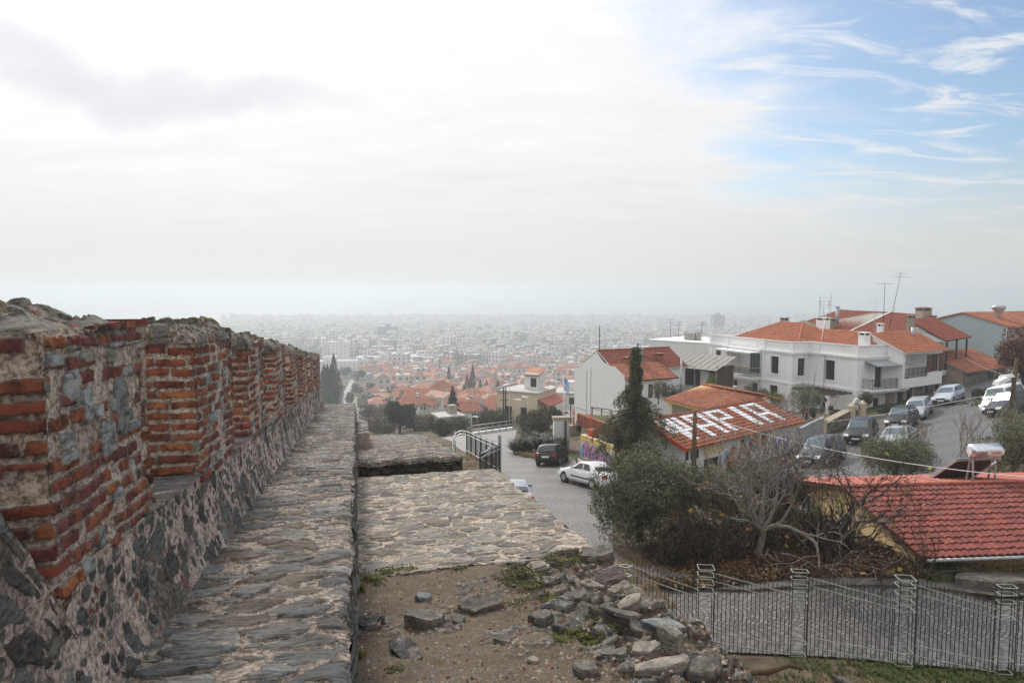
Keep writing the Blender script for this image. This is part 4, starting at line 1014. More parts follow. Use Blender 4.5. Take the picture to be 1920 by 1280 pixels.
def height(x, y):
    q = _warp(np.atleast_1d(x).astype(float), np.maximum(np.atleast_1d(y).astype(float), 2.0))
    d = _phi(np.linalg.norm(q[:, None] - _W[None], axis=2))
    return d @ _sol[:_n] + _sol[_n] + q @ _sol[_n + 1:]
gy = np.concatenate([np.arange(2, 100, .8), np.geomspace(100, 1960, 110)])
gu = np.concatenate([np.linspace(-1.6, -.35, 22)[:-1], np.linspace(-.35, 1.0, 130), np.linspace(1.0, 1.8, 14)[1:]])
GX = gu[None, :] * (gy[:, None] + 14.0); GY = np.repeat(gy[:, None], len(gu), 1)
GZ = np.concatenate([height(GX[k], GY[k]) for k in range(len(gy))]).reshape(GX.shape)
def gz(x, y):
    """height of the ground mesh itself"""
    j = int(np.clip(np.searchsorted(gy, y) - 1, 0, len(gy) - 2)); fy = (y - gy[j]) / (gy[j + 1] - gy[j])
    u = x / (y + 14.0)
    i = int(np.clip(np.searchsorted(gu, u) - 1, 0, len(gu) - 2)); fx = (u - gu[i]) / (gu[i + 1] - gu[i])
    return float((GZ[j, i] * (1 - fx) + GZ[j, i + 1] * fx) * (1 - fy) + (GZ[j + 1, i] * (1 - fx) + GZ[j + 1, i + 1] * fx) * fy)
ny, nx = GX.shape
idx = np.arange(ny * nx).reshape(ny, nx)
fc = np.stack([idx[:-1, :-1], idx[:-1, 1:], idx[1:, 1:], idx[1:, :-1]], -1).reshape(-1, 4)
ground = np_mesh('ground', np.stack([GX, GY, GZ], -1).reshape(-1, 3), fc, M['ground'], smooth=True)
tag(ground, 'sloping earth ground falling from the walls to the city', kind='structure')
def P(px, py, Y): return at(px, py, Y)
def G(x, y, up=0.0): return Vector((x, y, gz(x, y) + up))

def drape(name, poly, mat, up, step=.7, label=None, thick=0.0):
    x0, x1 = min(p[0] for p in poly), max(p[0] for p in poly); y0, y1 = min(p[1] for p in poly), max(p[1] for p in poly)
    bd = []
    for i in range(len(poly)):
        a, b = Vector(poly[i]), Vector(poly[(i + 1) % len(poly)])
        n = max(1, int((b - a).length / step))
        for k in range(n): bd.append(a + (b - a) * k / n)
    pts = [Vector((p.x, p.y)) for p in bd]
    nb_ = len(pts)
    def inside(x, y):
        c = False
        for i in range(len(poly)):
            xa, ya = poly[i]; xb, yb = poly[i - 1]
            if (ya > y) != (yb > y) and x < (xb - xa) * (y - ya) / (yb - ya) + xa: c = not c
        return c
    yy = y0 + step / 2
    while yy < y1:
        xx = x0 + step / 2
        while xx < x1:
            if inside(xx, yy) and all(abs(xx - q.x) + abs(yy - q.y) > step * .4 for q in bd if abs(q.x - xx) < step): pts.append(Vector((xx, yy)))
            xx += step
        yy += step
    r = delaunay_2d_cdt(pts, [], [list(range(nb_))], 1, 1e-4)
    mb = MB()
    vs = [G(v.x, v.y, up) for v in r[0]]
    mb.add(vs, [tuple(f) for f in r[2]], 0, smooth=True)
    if thick:
        b0 = [G(p.x, p.y, up) for p in bd]; b1 = [p + Vector((0, 0, -thick)) for p in b0]
        mb.add(b0 + b1, [(nb_ + i, nb_ + (i + 1) % nb_, (i + 1) % nb_, i) for i in range(nb_)], 0)
    o = mb.build(name, mat)
    return tag(o, label, kind='structure')
drape('street', [(30, 14.4), (20, 14.75), (14, 15.0), (9, 15.3), (4.6, 15.75), (2.4, 15.95), (1.2, 16.4), (0.2, 19), (-1.4, 23), (-2.6, 30), (-2.2, 37), (-1.1, 42.5), (-2.8, 52), (-4.6, 60), (-7.5, 76), (-9, 84),
     (0.6, 81), (0.4, 70), (0.0, 60), (.7, 55), (2.0, 51), (4.6, 50), (4.8, 47), (4.4, 43.5), (9.0, 38.6), (14, 40), (20.5, 46.5), (24.0, 51), (31, 59.5), (35.5, 63), (43, 67), (49, 72), (56, 80), (66, 88), (68, 84), (57, 72), (47, 59), (38, 47), (31, 38.5), (22, 34.5), (12, 33.5), (6, 32), (4.2, 28), (3.6, 23.5), (4.4, 20.2), (7, 19.3), (14, 19.2), (20, 18.9), (30, 18.2)],
     M['cobble'], .05, .7, 'cobbled street curving between the wall and the houses')
drape('pavement', [(3.9, 21.6), (4.6, 20.2), (7, 19.3), (14, 19.2), (20, 18.9), (30, 18.2), (30, 19.0), (20, 19.8), (14, 20.1), (7.2, 20.2), (5.2, 20.9), (4.6, 21.9)], M['asphalt'], .13, .5, 'narrow worn pavement beside the planted bed', thick=.2)
drape('pavement', [(4.9, 47.2), (4.5, 43.4), (9.0, 38.7), (10, 39.6), (6.6, 42.6), (5.6, 46.8)], M['concrete_tan'], .14, .5, 'small paved corner below the painted terrace wall', thick=.25)
# sea beyond the shore
mb = MB()
mb.quad((-30000, 1930, -90), (30000, 1930, -90), (30000, 45000, -90), (-30000, 45000, -90))
tag(mb.build('sea', M['sea']), 'pale sea fading into haze beyond the city', kind='structure')
# haze box
mb = MB()
mb.box((0, 4000, -45), (9000, 8200, 118))
hz = mb.build('haze', M['white'])
hz.data.materials.clear()
hm = bpy.data.materials.new('haze_air'); hm.use_nodes = True
hm.node_tree.nodes.clear()
ho = hm.node_tree.nodes.new('ShaderNodeOutputMaterial'); hv = hm.node_tree.nodes.new('ShaderNodeVolumePrincipled')
hv.inputs['Color'].default_value = HAZE_COL
hv.inputs['Density'].default_value = HAZE_D
hv.inputs['Anisotropy'].default_value = HAZE_G
hm.node_tree.links.new(hv.outputs[0], ho.inputs['Volume'])
hz.data.materials.append(hm)
tag(hz, 'winter haze over the city', kind='stuff')
# ---- building parts ------------------------------------------------------------------------------
def frame(name, A, B, z, label, cat='house', group=None):
    """a thing whose local x runs from A to B (left to right as seen from the wall), y into the building"""
    d = Vector((B[0] - A[0], B[1] - A[1]))
    return empty(name, (A[0], A[1], z), math.atan2(d.y, d.x), label, cat, group), d.length

def holed(mb, o, u, n, W, H, holes, depth=.16, m=0, m_rev=0):
    """wall W x H from o along u (vertical z), openings (u0,u1,z0,z1), n = outward normal"""
    o, u, n = Vector(o), Vector(u), Vector(n); z = Vector((0, 0, 1))
    us = sorted({0.0, W, *[h[0] for h in holes], *[h[1] for h in holes]}); zs = sorted({0.0, H, *[h[2] for h in holes], *[h[3] for h in holes]})
    def p(a, b, d=0.0): return o + u * a + z * b - n * d
    flip = u.cross(z).dot(n) < 0
    def face(v, mm): mb.add(v[::-1] if flip else v, [(0, 1, 2, 3)], mm)
    for i in range(len(us) - 1):
        for j in range(len(zs) - 1):
            a, b = (us[i] + us[i + 1]) / 2, (zs[j] + zs[j + 1]) / 2
            if any(h[0] < a < h[1] and h[2] < b < h[3] for h in holes): continue
            face([p(us[i], zs[j]), p(us[i + 1], zs[j]), p(us[i + 1], zs[j + 1]), p(us[i], zs[j + 1])], m)
    for a0, a1, b0, b1 in holes:
        for q0, q1 in (((a0, b0), (a0, b1)), ((a0, b1), (a1, b1)), ((a1, b1), (a1, b0)), ((a1, b0), (a0, b0))):
            face([p(*q0), p(*q1), p(*q1, depth), p(*q0, depth)], m_rev)

def window(parent, o, u, n, hole, kind='casement', frame_m='brown', glass='glass', surround=None, depth=.14, name='window'):
    """a window part: frame as the part, pane and surround as its sub-parts"""
    o, u, n = Vector(o), Vector(u).normalized(), Vector(n).normalized(); z = Vector((0, 0, 1))
    a0, a1, b0, b1 = hole
    def p(a, b, d): return o + u * a + z * b - n * d
    w = .06
    mb = MB()
    for q0, q1 in (((a0, b0 + w / 2), (a1, b0 + w / 2)), ((a0, b1 - w / 2), (a1, b1 - w / 2)), ((a0 + w / 2, b0 + w), (a0 + w / 2, b1 - w)), ((a1 - w / 2, b0 + w), (a1 - w / 2, b1 - w))):
        mb.bar(p(*q0, depth - .03), p(*q1, depth - .03), .06, w)
    am = (a0 + a1) / 2
    if kind in ('casement', 'shutter') and a1 - a0 > .6: mb.bar(p(am, b0 + w, depth - .03), p(am, b1 - w, depth - .03), .05, .05)
    if kind == 'shutter':
        for q in (a0 - (a1 - a0) * .26, a1 + (a1 - a0) * .26):
            mb.bar(p(q, b0, -.03), p(q, b1, -.03), .05, (a1 - a0) * .48)
    if kind == 'grid':
        n_ = max(2, int((a1 - a0) / .6))
        for k in range(1, n_): mb.bar(p(a0 + (a1 - a0) * k / n_, b0 + w, depth - .03), p(a0 + (a1 - a0) * k / n_, b1 - w, depth - .03), .04, .04)
    f = mb.build(name, M[frame_m], parent)
    g = MB(); g.quad(p(a0, b0, depth), p(a1, b0, depth), p(a1, b1, depth), p(a0, b1, depth)); g.build('pane', M[glass], f)
    if surround:
        s = MB(); t = .14; k = -.03
        s.bar(p(a0 - t, b0 - t / 2, k), p(a1 + t, b0 - t / 2, k), .10, t); s.bar(p(a0 - t, b1 + t / 2, k), p(a1 + t, b1 + t / 2, k), .10, t)
        s.bar(p(a0 - t / 2, b0, k), p(a0 - t / 2, b1, k), .09, t); s.bar(p(a1 + t / 2, b0, k), p(a1 + t / 2, b1, k), .09, t)
        s.build('surround', M[surround], f)
    return f

def tiles(e0, e1, r1, r0, mat, parent, name='roof', pu=.26, pv=.36, amp=.035, step=.03, paint=None, extra=None, soffit=True, thick=.10):
    """pitched roof slope: eave e0->e1, ridge r0->r1 (any quad or triangle); real rows of tiles"""
    e0, e1, r0, r1 = Vector(e0), Vector(e1), Vector(r0), Vector(r1)
    u = (e1 - e0).normalized()
    nrm = u.cross((r0 + r1) / 2 - (e0 + e1) / 2).normalized()
    if nrm.z < 0: nrm = -nrm
    v = nrm.cross(u).normalized()
    if v.z < 0: v = -v
    W = (e1 - e0).length
    pr = [((q - e0).dot(u), (q - e0).dot(v)) for q in (e0, e1, r1, r0)]
    H = max(pr[2][1], pr[3][1])
    lo, hi = min(0, pr[3][0]), max(W, pr[2][0])
    c0, c1 = math.floor(lo / pu), math.ceil(hi / pu); rows = math.ceil(H / pv)
    per = 5; tr_ = random.Random(int(W * 991) + int(H * 97))
    bm = bmesh.new(); uvl = bm.loops.layers.uv.new('UVMap')
    def left(b): return pr[3][0] * b / max(pr[3][1], 1e-6)
    def right(b): return W + (pr[2][0] - W) * b / max(pr[2][1], 1e-6)
    for r in range(rows):
        b0, b1 = r * pv, min((r + 1) * pv, H)
        for c in range(c0, c1):
            if (c + 1) * pu < min(left(b0), left(b1)) - .01 or c * pu > max(right(b0), right(b1)) + .01: continue
            prev = None; jh, jv = tr_.uniform(-.012, .014), tr_.uniform(-.03, .03) * (0 < r)
            for k in range(per + 1):
                a = (c + k / per) * pu
                h = amp * abs(math.cos(math.pi * (k / per - .5))) ** .8 * 1.6
                lo_ = bm.verts.new(e0 + u * a + v * (b0 + jv) + nrm * (h + step + jh)); hi_ = bm.verts.new(e0 + u * a + v * b1 + nrm * h); dn = bm.verts.new(e0 + u * a + v * (b0 + jv) + nrm * (h - .01))
                if prev:
                    mi = 1 if (paint and paint(c, rows - 1 - r)) else 0
                    for vs in ((prev[0], lo_, hi_, prev[1]), (prev[2], dn, lo_, prev[0])):
                        f = bm.faces.new(vs); f.material_index = mi; f.smooth = False
                        for lp in f.loops: lp[uvl].uv = (c + .5, r + .5)
                prev = (lo_, hi_, dn)
    # cut to the real outline
    cen = (e0 + e1 + r0 + r1) / 4
    for a, b in ((e1, r1), (r0, e0)):
        d = (b - a)
        if d.length < 1e-5: continue
        pn = nrm.cross(d).normalized()
        if (cen - a).dot(pn) > 0: pn = -pn
        bmesh.ops.bisect_plane(bm, geom=bm.verts[:] + bm.edges[:] + bm.faces[:], plane_co=a, plane_no=pn, clear_outer=True)
    me = bpy.data.meshes.new(name); bm.to_mesh(me); bm.free()
    mats = [M[mat], M['tile_white']]
    for m_ in mats: me.materials.append(m_)
    o = link_mesh(name, me, parent)
    if soffit:
        mb = MB(); q = [e0, e1, r1, r0]
        lo_ = [p - nrm * thick for p in q]; hi_ = [p - nrm * .004 for p in q]
        mb.add(lo_ + hi_, [(3, 2, 1, 0), (4, 5, 6, 7), (0, 1, 5, 4), (1, 2, 6, 5), (2, 3, 7, 6), (3, 0, 4, 7)])
        mb.build('roof_deck', M[extra or 'concrete'], o)
    return o

def ridge(pts, mat, parent, r=.10):
    mb = MB()
    for a, b in zip(pts, pts[1:]):
        a, b = Vector(a), Vector(b); n = max(1, int((b - a).length / .42))
        for k in range(n):
            p, q = a + (b - a) * (k / n), a + (b - a) * ((k + 1.06) / n)
            mb.tube([p, q], [r * 1.08, r * .92], 7, 0)
    return mb.build('ridge_tiles', M[mat], parent)

def railing(parent, pts, h=.95, n_m='iron', spacing=.13, name='railing', scroll=True, top=None):
    mb = MB()
    for a, b in zip(pts, pts[1:]):
        a, b = Vector(a), Vector(b); L = (b - a).length; z = Vector((0, 0, 1))
        mb.bar(a + z * h, b + z * h, .05, .04); mb.bar(a + z * .08, b + z * .08, .03, .03); mb.bar(a + z * (h - .18), b + z * (h - .18), .025, .025)
        n = max(2, int(L / spacing))
        for k in range(n + 1):
            p = a + (b - a) * k / n
            mb.bar(p + z * .02, p + z * h, .018 if k % 6 else .04)
        if scroll:
            for k in range(0, max(1, n // 6)):
                c = a + (b - a) * ((k * 6 + 3) / n) + z * (h * .5); u = (b - a).normalized()
                ring = [c + (u * math.cos(t * .7) + z * math.sin(t * .7)) * (.20) for t in range(10)]
                mb.tube(ring, .014, 4)
    o = mb.build(name, M[n_m], parent)
    if top:
        t = MB()
        for a, b in zip(pts, pts[1:]): t.bar(Vector(a) + Vector((0, 0, h + .035)), Vector(b) + Vector((0, 0, h + .035)), .07, .05)
        t.build('handrail', M[top], o)
    return o

def chimney(parent, x, y, z, h=.9, w=.5, m='white_trim', cap='tile_terra'):
    mb = MB(); mb.box((x, y, z + h / 2), (w, w, h)); mb.box((x, y, z + h * .12), (w + .1, w + .1, .08))
    for sx in (-1, 1):
        for sy in (-1, 1): mb.box((x + sx * (w / 2 - .05), y + sy * (w / 2 - .05), z + h + .11), (.09, .09, .22))
    mb.box((x, y, z + h + .25), (w + .14, w + .14, .07))
    o = mb.build('chimney', M[m], parent)
    c = MB(); c.box((x, y, z + h + .11), (w - .2, w - .2, .2)); c.build('flue', M['iron'], o)
    if cap:
        c = MB(); c.box((x, y, z + h + .34), (w + .2, w + .2, .12), taper=.55); c.build('chimney_cap', M[cap], o)
    return o

def antenna(loc, h, label, lean=(0, 0), rz=0.0, els=7, kind='yagi', mat='galv'):
    o = empty('antenna', loc, rz, label, 'antenna', 'television antennas on the roofs')
    mb = MB(); top = Vector((lean[0], lean[1], h))
    mb.tube([(0, 0, -.3), top], [.03, .022], 6); mb.build('mast', M[mat], o)
    mb = MB()
    if kind == 'yagi':
        mb.bar(top + Vector((-.7, 0, -.15)), top + Vector((.7, 0, -.15)), .03)
        for k in range(els):
            x = -.68 + 1.36 * k / (els - 1); l = .5 - .035 * k
            mb.bar(top + Vector((x, -l, -.15)), top + Vector((x, l, -.15)), .016)
    elif kind == 'grid':
        for sx in (-.35, .35):
            mb.bar(top + Vector((sx - .3, 0, -.05)), top + Vector((sx - .3, 0, 1.0 - 1.6)), .03)
        for k in range(6):
            z = .15 - k * .28
            mb.bar(top + Vector((-.75, 0, z)), top + Vector((.2, 0, z)), .018); mb.bar(top + Vector((-.75, 0, z - .1)), top + Vector((-.75, 0, z + .16)), .03); mb.bar(top + Vector((.2, 0, z - .1)), top + Vector((.2, 0, z + .16)), .03)
    else:
        for z, l in ((-.1, .5), (-.45, .7)):
            mb.bar(top + Vector((-l, 0, z)), top + Vector((l, 0, z)), .025)
            for k in range(5): mb.bar(top + Vector((-l + k * l / 2, -.18, z)), top + Vector((-l + k * l / 2, .18, z)), .014)
    mb.build('antenna_array', M[mat], o)
    return o

# ---- the big white villa -----------------------------------------------------------------------
Z0 = -12.7
villa, L1 = frame('white_villa', (24.0, 82.6), (29.0, 70.0), Z0, 'large white two storey villa with corner parapet, two balconies and orange hipped roof', 'villa')
XB, XC, YR, YE = 13.55, 19.6, 2.2, 8.0
H1, H2 = 6.25, 7.35
V = villa
wn = lambda u0, u1, z0, z1: (u0, u1, z0, z1)
f1 = [(1.2, 2.2, 3.95, 5.75), (3.7, 8.7, 3.35, 5.9), (10.35, 11.55, 3.9, 5.75), (1.1, 2.2, .95, 2.75), (4.4, 5.2, .3, 2.5), (7.6, 8.5, .3, 2.5), (10.3, 11.5, .8, 2.65)]
f3 = [(2.05, 3.3, 3.75, 5.75), (1.85, 3.15, .05, 2.45)]
fr = [(2.1, 3.1, 3.3, 5.6), (2.0, 2.9, .3, 2.3)]
mb = MB()
holed(mb, (0, 0, -3), (1, 0, 0), (0, -1, 0), XB, H2 + 3, [(a, b, c + 3, d + 3) for a, b, c, d in f1], .2)
fb = [(.55, 1.55, 3.9, 5.75)]
holed(mb, (XB, 0, -3), (0, 1, 0), (1, 0, 0), YR, H2 + 3, [(a, b, c + 3, d + 3) for a, b, c, d in fb], .2)
holed(mb, (XB, YR, -3), (1, 0, 0), (0, -1, 0), XC - XB, H2 + 3, [(a, b, c + 3, d + 3) for a, b, c, d in f3], .2)
holed(mb, (XC, YR, -3), (0, 1, 0), (1, 0, 0), YE - YR, H2 + 3, [(a, b, c + 3, d + 3) for a, b, c, d in fr], .2)
mb.quad((0, YE + 4, -3), (0, 0, -3), (0, 0, H2), (0, YE + 4, H2)); mb.quad((XC, YE, -3), (0, YE + 4, -3), (0, YE + 4, H2), (XC, YE, H2))
# loggia behind the large balcony: back wall and side
mb.quad((3.7, .22, 3.35), (3.7, 1.5, 3.35), (3.7, 1.5, 5.9), (3.7, .22, 5.9)); mb.quad((8.7, 1.5, 3.35), (8.7, .22, 3.35), (8.7, .22, 5.9), (8.7, 1.5, 5.9))
mb.quad((3.7, .22, 5.9), (3.7, 1.5, 5.9), (8.7, 1.5, 5.9), (8.7, .22, 5.9)); mb.quad((3.7, .22, 3.35), (8.7, .22, 3.35), (8.7, 1.5, 3.35), (3.7, 1.5, 3.35))
holed(mb, (3.7, 1.5, 3.35), (1, 0, 0), (0, -1, 0), 5.0, 2.55, [(1.7, 4.8, .05, 2.25)], .1)
# parapet inner face and flat top
for a, b, c, d in ((0, .25, XB - .25, .25), ):
    mb.quad((0, .25, H2), (XB, .25, H2), (XB, .25, 6.6), (0, .25, 6.6))
mb.quad((0, 0, H2), (XB, 0, H2), (XB, .25, H2), (0, .25, H2)); mb.quad((XB - .25, 0, H2), (XB, 0, H2), (XB, YR + .25, H2), (XB - .25, YR + .25, H2)); mb.quad((XB, YR, H2), (XC, YR, H2), (XC, YR + .25, H2), (XB, YR + .25, H2)); mb.quad((XC - .25, YR, H2), (XC, YR, H2), (XC, YE, H2), (XC - .25, YE, H2))
mb.quad((0, 0, 6.6), (XB, 0, 6.6), (XB, YE, 6.6), (0, YE + 4, 6.6)); mb.quad((XB, YR, 6.6), (XC, YR, 6.6), (XC, YE, 6.6), (XB, YE, 6.6))
mb.build('wall', M['white'], V)
for h in (f1[0], f1[2], f1[3], f1[6]): window(V, (0, 0, 0), (1, 0, 0), (0, -1, 0), h, surround='white_trim', depth=.2)
for h in (f1[4], f1[5]): window(V, (0, 0, 0), (1, 0, 0), (0, -1, 0), h, surround='white_trim', depth=.2)
window(V, (3.7, 1.5, 3.35), (1, 0, 0), (0, -1, 0), (1.7, 4.8, .05, 2.25), 'grid', depth=.1, glass='glass_blue', name='balcony_door')
window(V, (XB, 0, 0), (0, 1, 0), (1, 0, 0), fb[0], surround='white_trim', depth=.2)
window(V, (XB, YR, 0), (1, 0, 0), (0, -1, 0), f3[0], surround='white_trim', depth=.2)
window(V, (XB, YR, 0), (1, 0, 0), (0, -1, 0), f3[1], surround='white_trim', depth=.2, name='door')
window(V, (XC, YR, 0), (0, 1, 0), (1, 0, 0), fr[0], surround='white_trim', depth=.2, name='balcony_door')
window(V, (XC, YR, 0), (0, 1, 0), (1, 0, 0), fr[1], surround='white_trim', depth=.2)
# cornices and bands, built as runs butted at the corners
def run(mb, z, h, out):
    mb.box((XB / 2, -out / 2, z), (XB, out, h)); mb.box((XB + out / 2, (YR - out) / 2, z), (out, YR + out, h)) if False else mb.box((XB + out / 2, (YR - 2 * out) / 2 + .0, z), (out, YR, h))
    mb.box(((XB + XC) / 2 + out / 2, YR - out / 2, z), (XC - XB, out, h)); mb.box((XC + out / 2, (YR + YE) / 2, z), (out, YE - YR, h))
for nm, z, h, o in (('cornice', H1 + .08, .16, .26), ('cornice', H1 - .08, .16, .14), ('string_course', 3.1, .2, .12), ('parapet_coping', H2 + .06, .12, .10)):
    mb = MB(); run(mb, z, h, o); mb.build(nm, M['white_trim'], V)
for x, y in ((.35, 0), (9.2, 0), (XB - .35, 0), (3.2, 0)):
    mb = MB(); mb.box((x, -.045, 3.3 - .1), (.5, .08, 6.0)); mb.box((x, -.06, 6.87), (.62, .10, .86)); mb.build('pilaster', M['white_trim'], V)
for x in (XC - .35,):
    mb = MB(); mb.box((x, YR - .05, 3.1), (.6, .10, 5.9)); mb.box((x, YR - .06, 6.87), (.7, .12, .86)); mb.build('pilaster', M['white_trim'], V)
mb = MB(); mb.box((XC + .05, YR + .35, 3.1), (.10, .6, 5.9)); mb.box((XC + .06, YE - .3, 3.1), (.12, .5, 5.9)); mb.build('pilaster', M['white_trim'], V)
for x in (3.5, 9.0, 15.6):
    mb = MB(); y0 = 0 if x < XB else YR
    mb.tube([(x, y0 - .17, -2.5), (x, y0 - .17, 6.2)], .05, 6); mb.build('drainpipe', M['galv'], V)
# balcony slabs
mb = MB(); mb.box((5.6, -.72, 3.2), (6.9, 1.42, .22)); mb.box((5.6, -.66, 3.0), (6.6, 1.2, .18)); o = mb.build('balcony', M['white_trim'], V)
railing(o, [(2.25, -.1, 3.31), (2.25, -1.38, 3.31), (9.0, -1.38, 3.31), (9.0, -.1, 3.31)], .95, top='ochre_trim')
mb = MB(); mb.box((5.8, -.75, 5.98), (6.0, 1.6, .06)); mb.box((5.8, -1.52, 5.93), (6.0, .06, .16)); o2 = mb.build('awning', M['white_trim'], V)
mb = MB(); mb.box((XC + .62, YR + 2.9, 3.2), (1.22, 4.9, .22)); mb.box((XC + .5, YR + 2.9, 3.0), (1.0, 4.6, .18)); o = mb.build('balcony', M['white_trim'], V)
railing(o, [(XC + .1, YR + .5, 3.31), (XC + 1.18, YR + .5, 3.31), (XC + 1.18, YR + 5.3, 3.31), (XC + .1, YR + 5.3, 3.31)], .95)
mb = MB(); mb.add([(XC + .05, YR + .7, 5.95), (XC + .05, YR + 5.3, 5.95), (XC + 1.5, YR + 5.3, 5.6), (XC + 1.5, YR + .7, 5.6)], [(0, 1, 2, 3)]); mb.add([(XC + .05, YR + .7, 5.9), (XC + .05, YR + 5.3, 5.9), (XC + 1.5, YR + 5.3, 5.54), (XC + 1.5, YR + .7, 5.54)], [(3, 2, 1, 0), ]); mb.bar((XC + 1.5, YR + .7, 5.57), (XC + 1.5, YR + 5.3, 5.57), .06, .08); mb.build('awning', M['grey_wall'], V)
# raised panels on the parapet
for a, b, y in ((4.0, 8.2, 0), ):
    mb = MB(); mb.box(((a + b) / 2, -.03, 6.85), (b - a, .05, .62)); mb.build('parapet_panel', M['white_trim'], V)
mb = MB(); mb.box((XC + .03, YR + 1.9, 6.85), (.05, 1.5, .55)); mb.box((XC + .03, YR + 3.9, 6.85), (.05, 1.5, .55)); mb.build('parapet_panel', M['white_trim'], V)
# hipped roof
e = .5; rz_, ez = 9.1, 7.15
A_, B_, C_, D_ = (3.0, .6, ez), (XB - .1, .6, ez), (XB - .1, 9.5, ez), (3.0, 9.5, ez); r0, r1 = (6.4, 5.0, rz_), (XB - 3.9, 5.0, rz_)
tiles(A_, B_, r1, r0, 'tile_orange', V); tiles(B_, C_, r1, r1, 'tile_orange', V); tiles(D_, A_, r0, r0, 'tile_orange', V, soffit=False)
A2, B2, C2, D2 = (XB - 2.2, YR + .5, ez - .05), (XC - .5, YR + .5, ez - .05), (XC - .5, YE + 1.0, ez - .05), (XB - 2.2, YE + 1, ez - .05)
r2, r3 = (XB - 2.2, 6.0, 8.5), (XC - 3.0, 6.0, 8.5)
tiles(A2, B2, r3, r2, 'tile_orange', V); tiles(B2, C2, r3, r3, 'tile_orange', V)
ridge([r0, r1, B_], 'tile_orange', V); ridge([r2, r3, B2], 'tile_orange', V); ridge([A_, r0], 'tile_orange', V)
chimney(V, 5.6, 6.2, 8.4, .9, .7, 'concrete', None); chimney(V, 10.9, 6.6, 8.2, 1.3, 1.0, 'white_trim', None); chimney(V, XC - .6, YR + 1.3, 7.0, 1.4, .75, 'white_trim', None)
# pergola in front of the door
pg = empty('pergola', V.matrix_basis @ Vector((XB + .6, YR, 0)), V.rotation_euler.z, 'wooden pergola of dark slats on white pillars before the villa door', 'pergola')
for x in (.35, 4.3):
    mb = MB(); mb.box((x, -2.4, .3), (.42, .42, 4.2)); mb.box((x, -2.4, 2.45), (.56, .56, .14)); mb.build('pillar', M['white_trim'], pg)
mb = MB(); mb.box((2.5, -2.4, 2.62), (5.8, .16, .2)); mb.build('beam', M['grey_wood'], pg)
for k in range(8):
    mb = MB(); mb.box((.1 + k * .68, -1.45, 2.80), (.14, 2.8, .16)); mb.build('slat', M['dark_wood'], pg)
vw = lambda x, y, z: V.matrix_basis @ Vector((x, y, z))
antenna(vw(10.9, 6.6, 9.7), 2.0, 'short antenna on the white chimney in the middle of the villa roof', els=6)
tag(antenna(P(1512, 790, 50.5), 9.1, 'very tall leaning mast with a white grid antenna, rising beside the tavern roof', (1.75, .3), kind='grid', rz=.2), group=None)
antenna(vw(15.0, 9.5, 8.6), 3.3, 'thin antenna with two cross bars behind the villa roof', kind='cross')
# garden wall of the villa
def lowwall(A, B, h, t, m, label, cap=None, name='garden_wall', z=None, drop=1.2):
    A, B = Vector(A), Vector(B)
    o = empty(name, (A.x, A.y, 0), math.atan2(B.y - A.y, B.x - A.x), label, 'wall'); L = (B - A).length
    n = max(2, int(L / 1.0)); mb = MB(); top = []
    z0, z1 = (gz(*A), gz(*B)) if z is None else z
    vs = []
    for k in range(n + 1):
        x = L * k / n; zb = z0 + (z1 - z0) * k / n
        vs += [(x, -t / 2, zb - drop), (x, t / 2, zb - drop), (x, t / 2, zb + h), (x, -t / 2, zb + h)]
    fs = []
    for k in range(n):
        for q in range(4): fs.append((k * 4 + q, k * 4 + (q + 1) % 4, (k + 1) * 4 + (q + 1) % 4, (k + 1) * 4 + q))
    fs += [(0, 3, 2, 1), (n * 4, n * 4 + 1, n * 4 + 2, n * 4 + 3)]
    mb.add(vs, fs)
    mb.build('wall_body', M[m], o)
    if cap:
        c = MB(); c.add([(0, -t / 2 - .06, z0 + h), (L, -t / 2 - .06, z1 + h), (L, t / 2 + .06, z1 + h), (0, t / 2 + .06, z0 + h), (0, -t / 2 - .06, z0 + h + .1), (L, -t / 2 - .06, z1 + h + .1), (L, t / 2 + .06, z1 + h + .1), (0, t / 2 + .06, z0 + h + .1)], [(3, 2, 1, 0), (4, 5, 6, 7), (0, 1, 5, 4), (1, 2, 6, 5), (2, 3, 7, 6), (3, 0, 4, 7)])
        c.build('coping', M[cap], o)
    return o
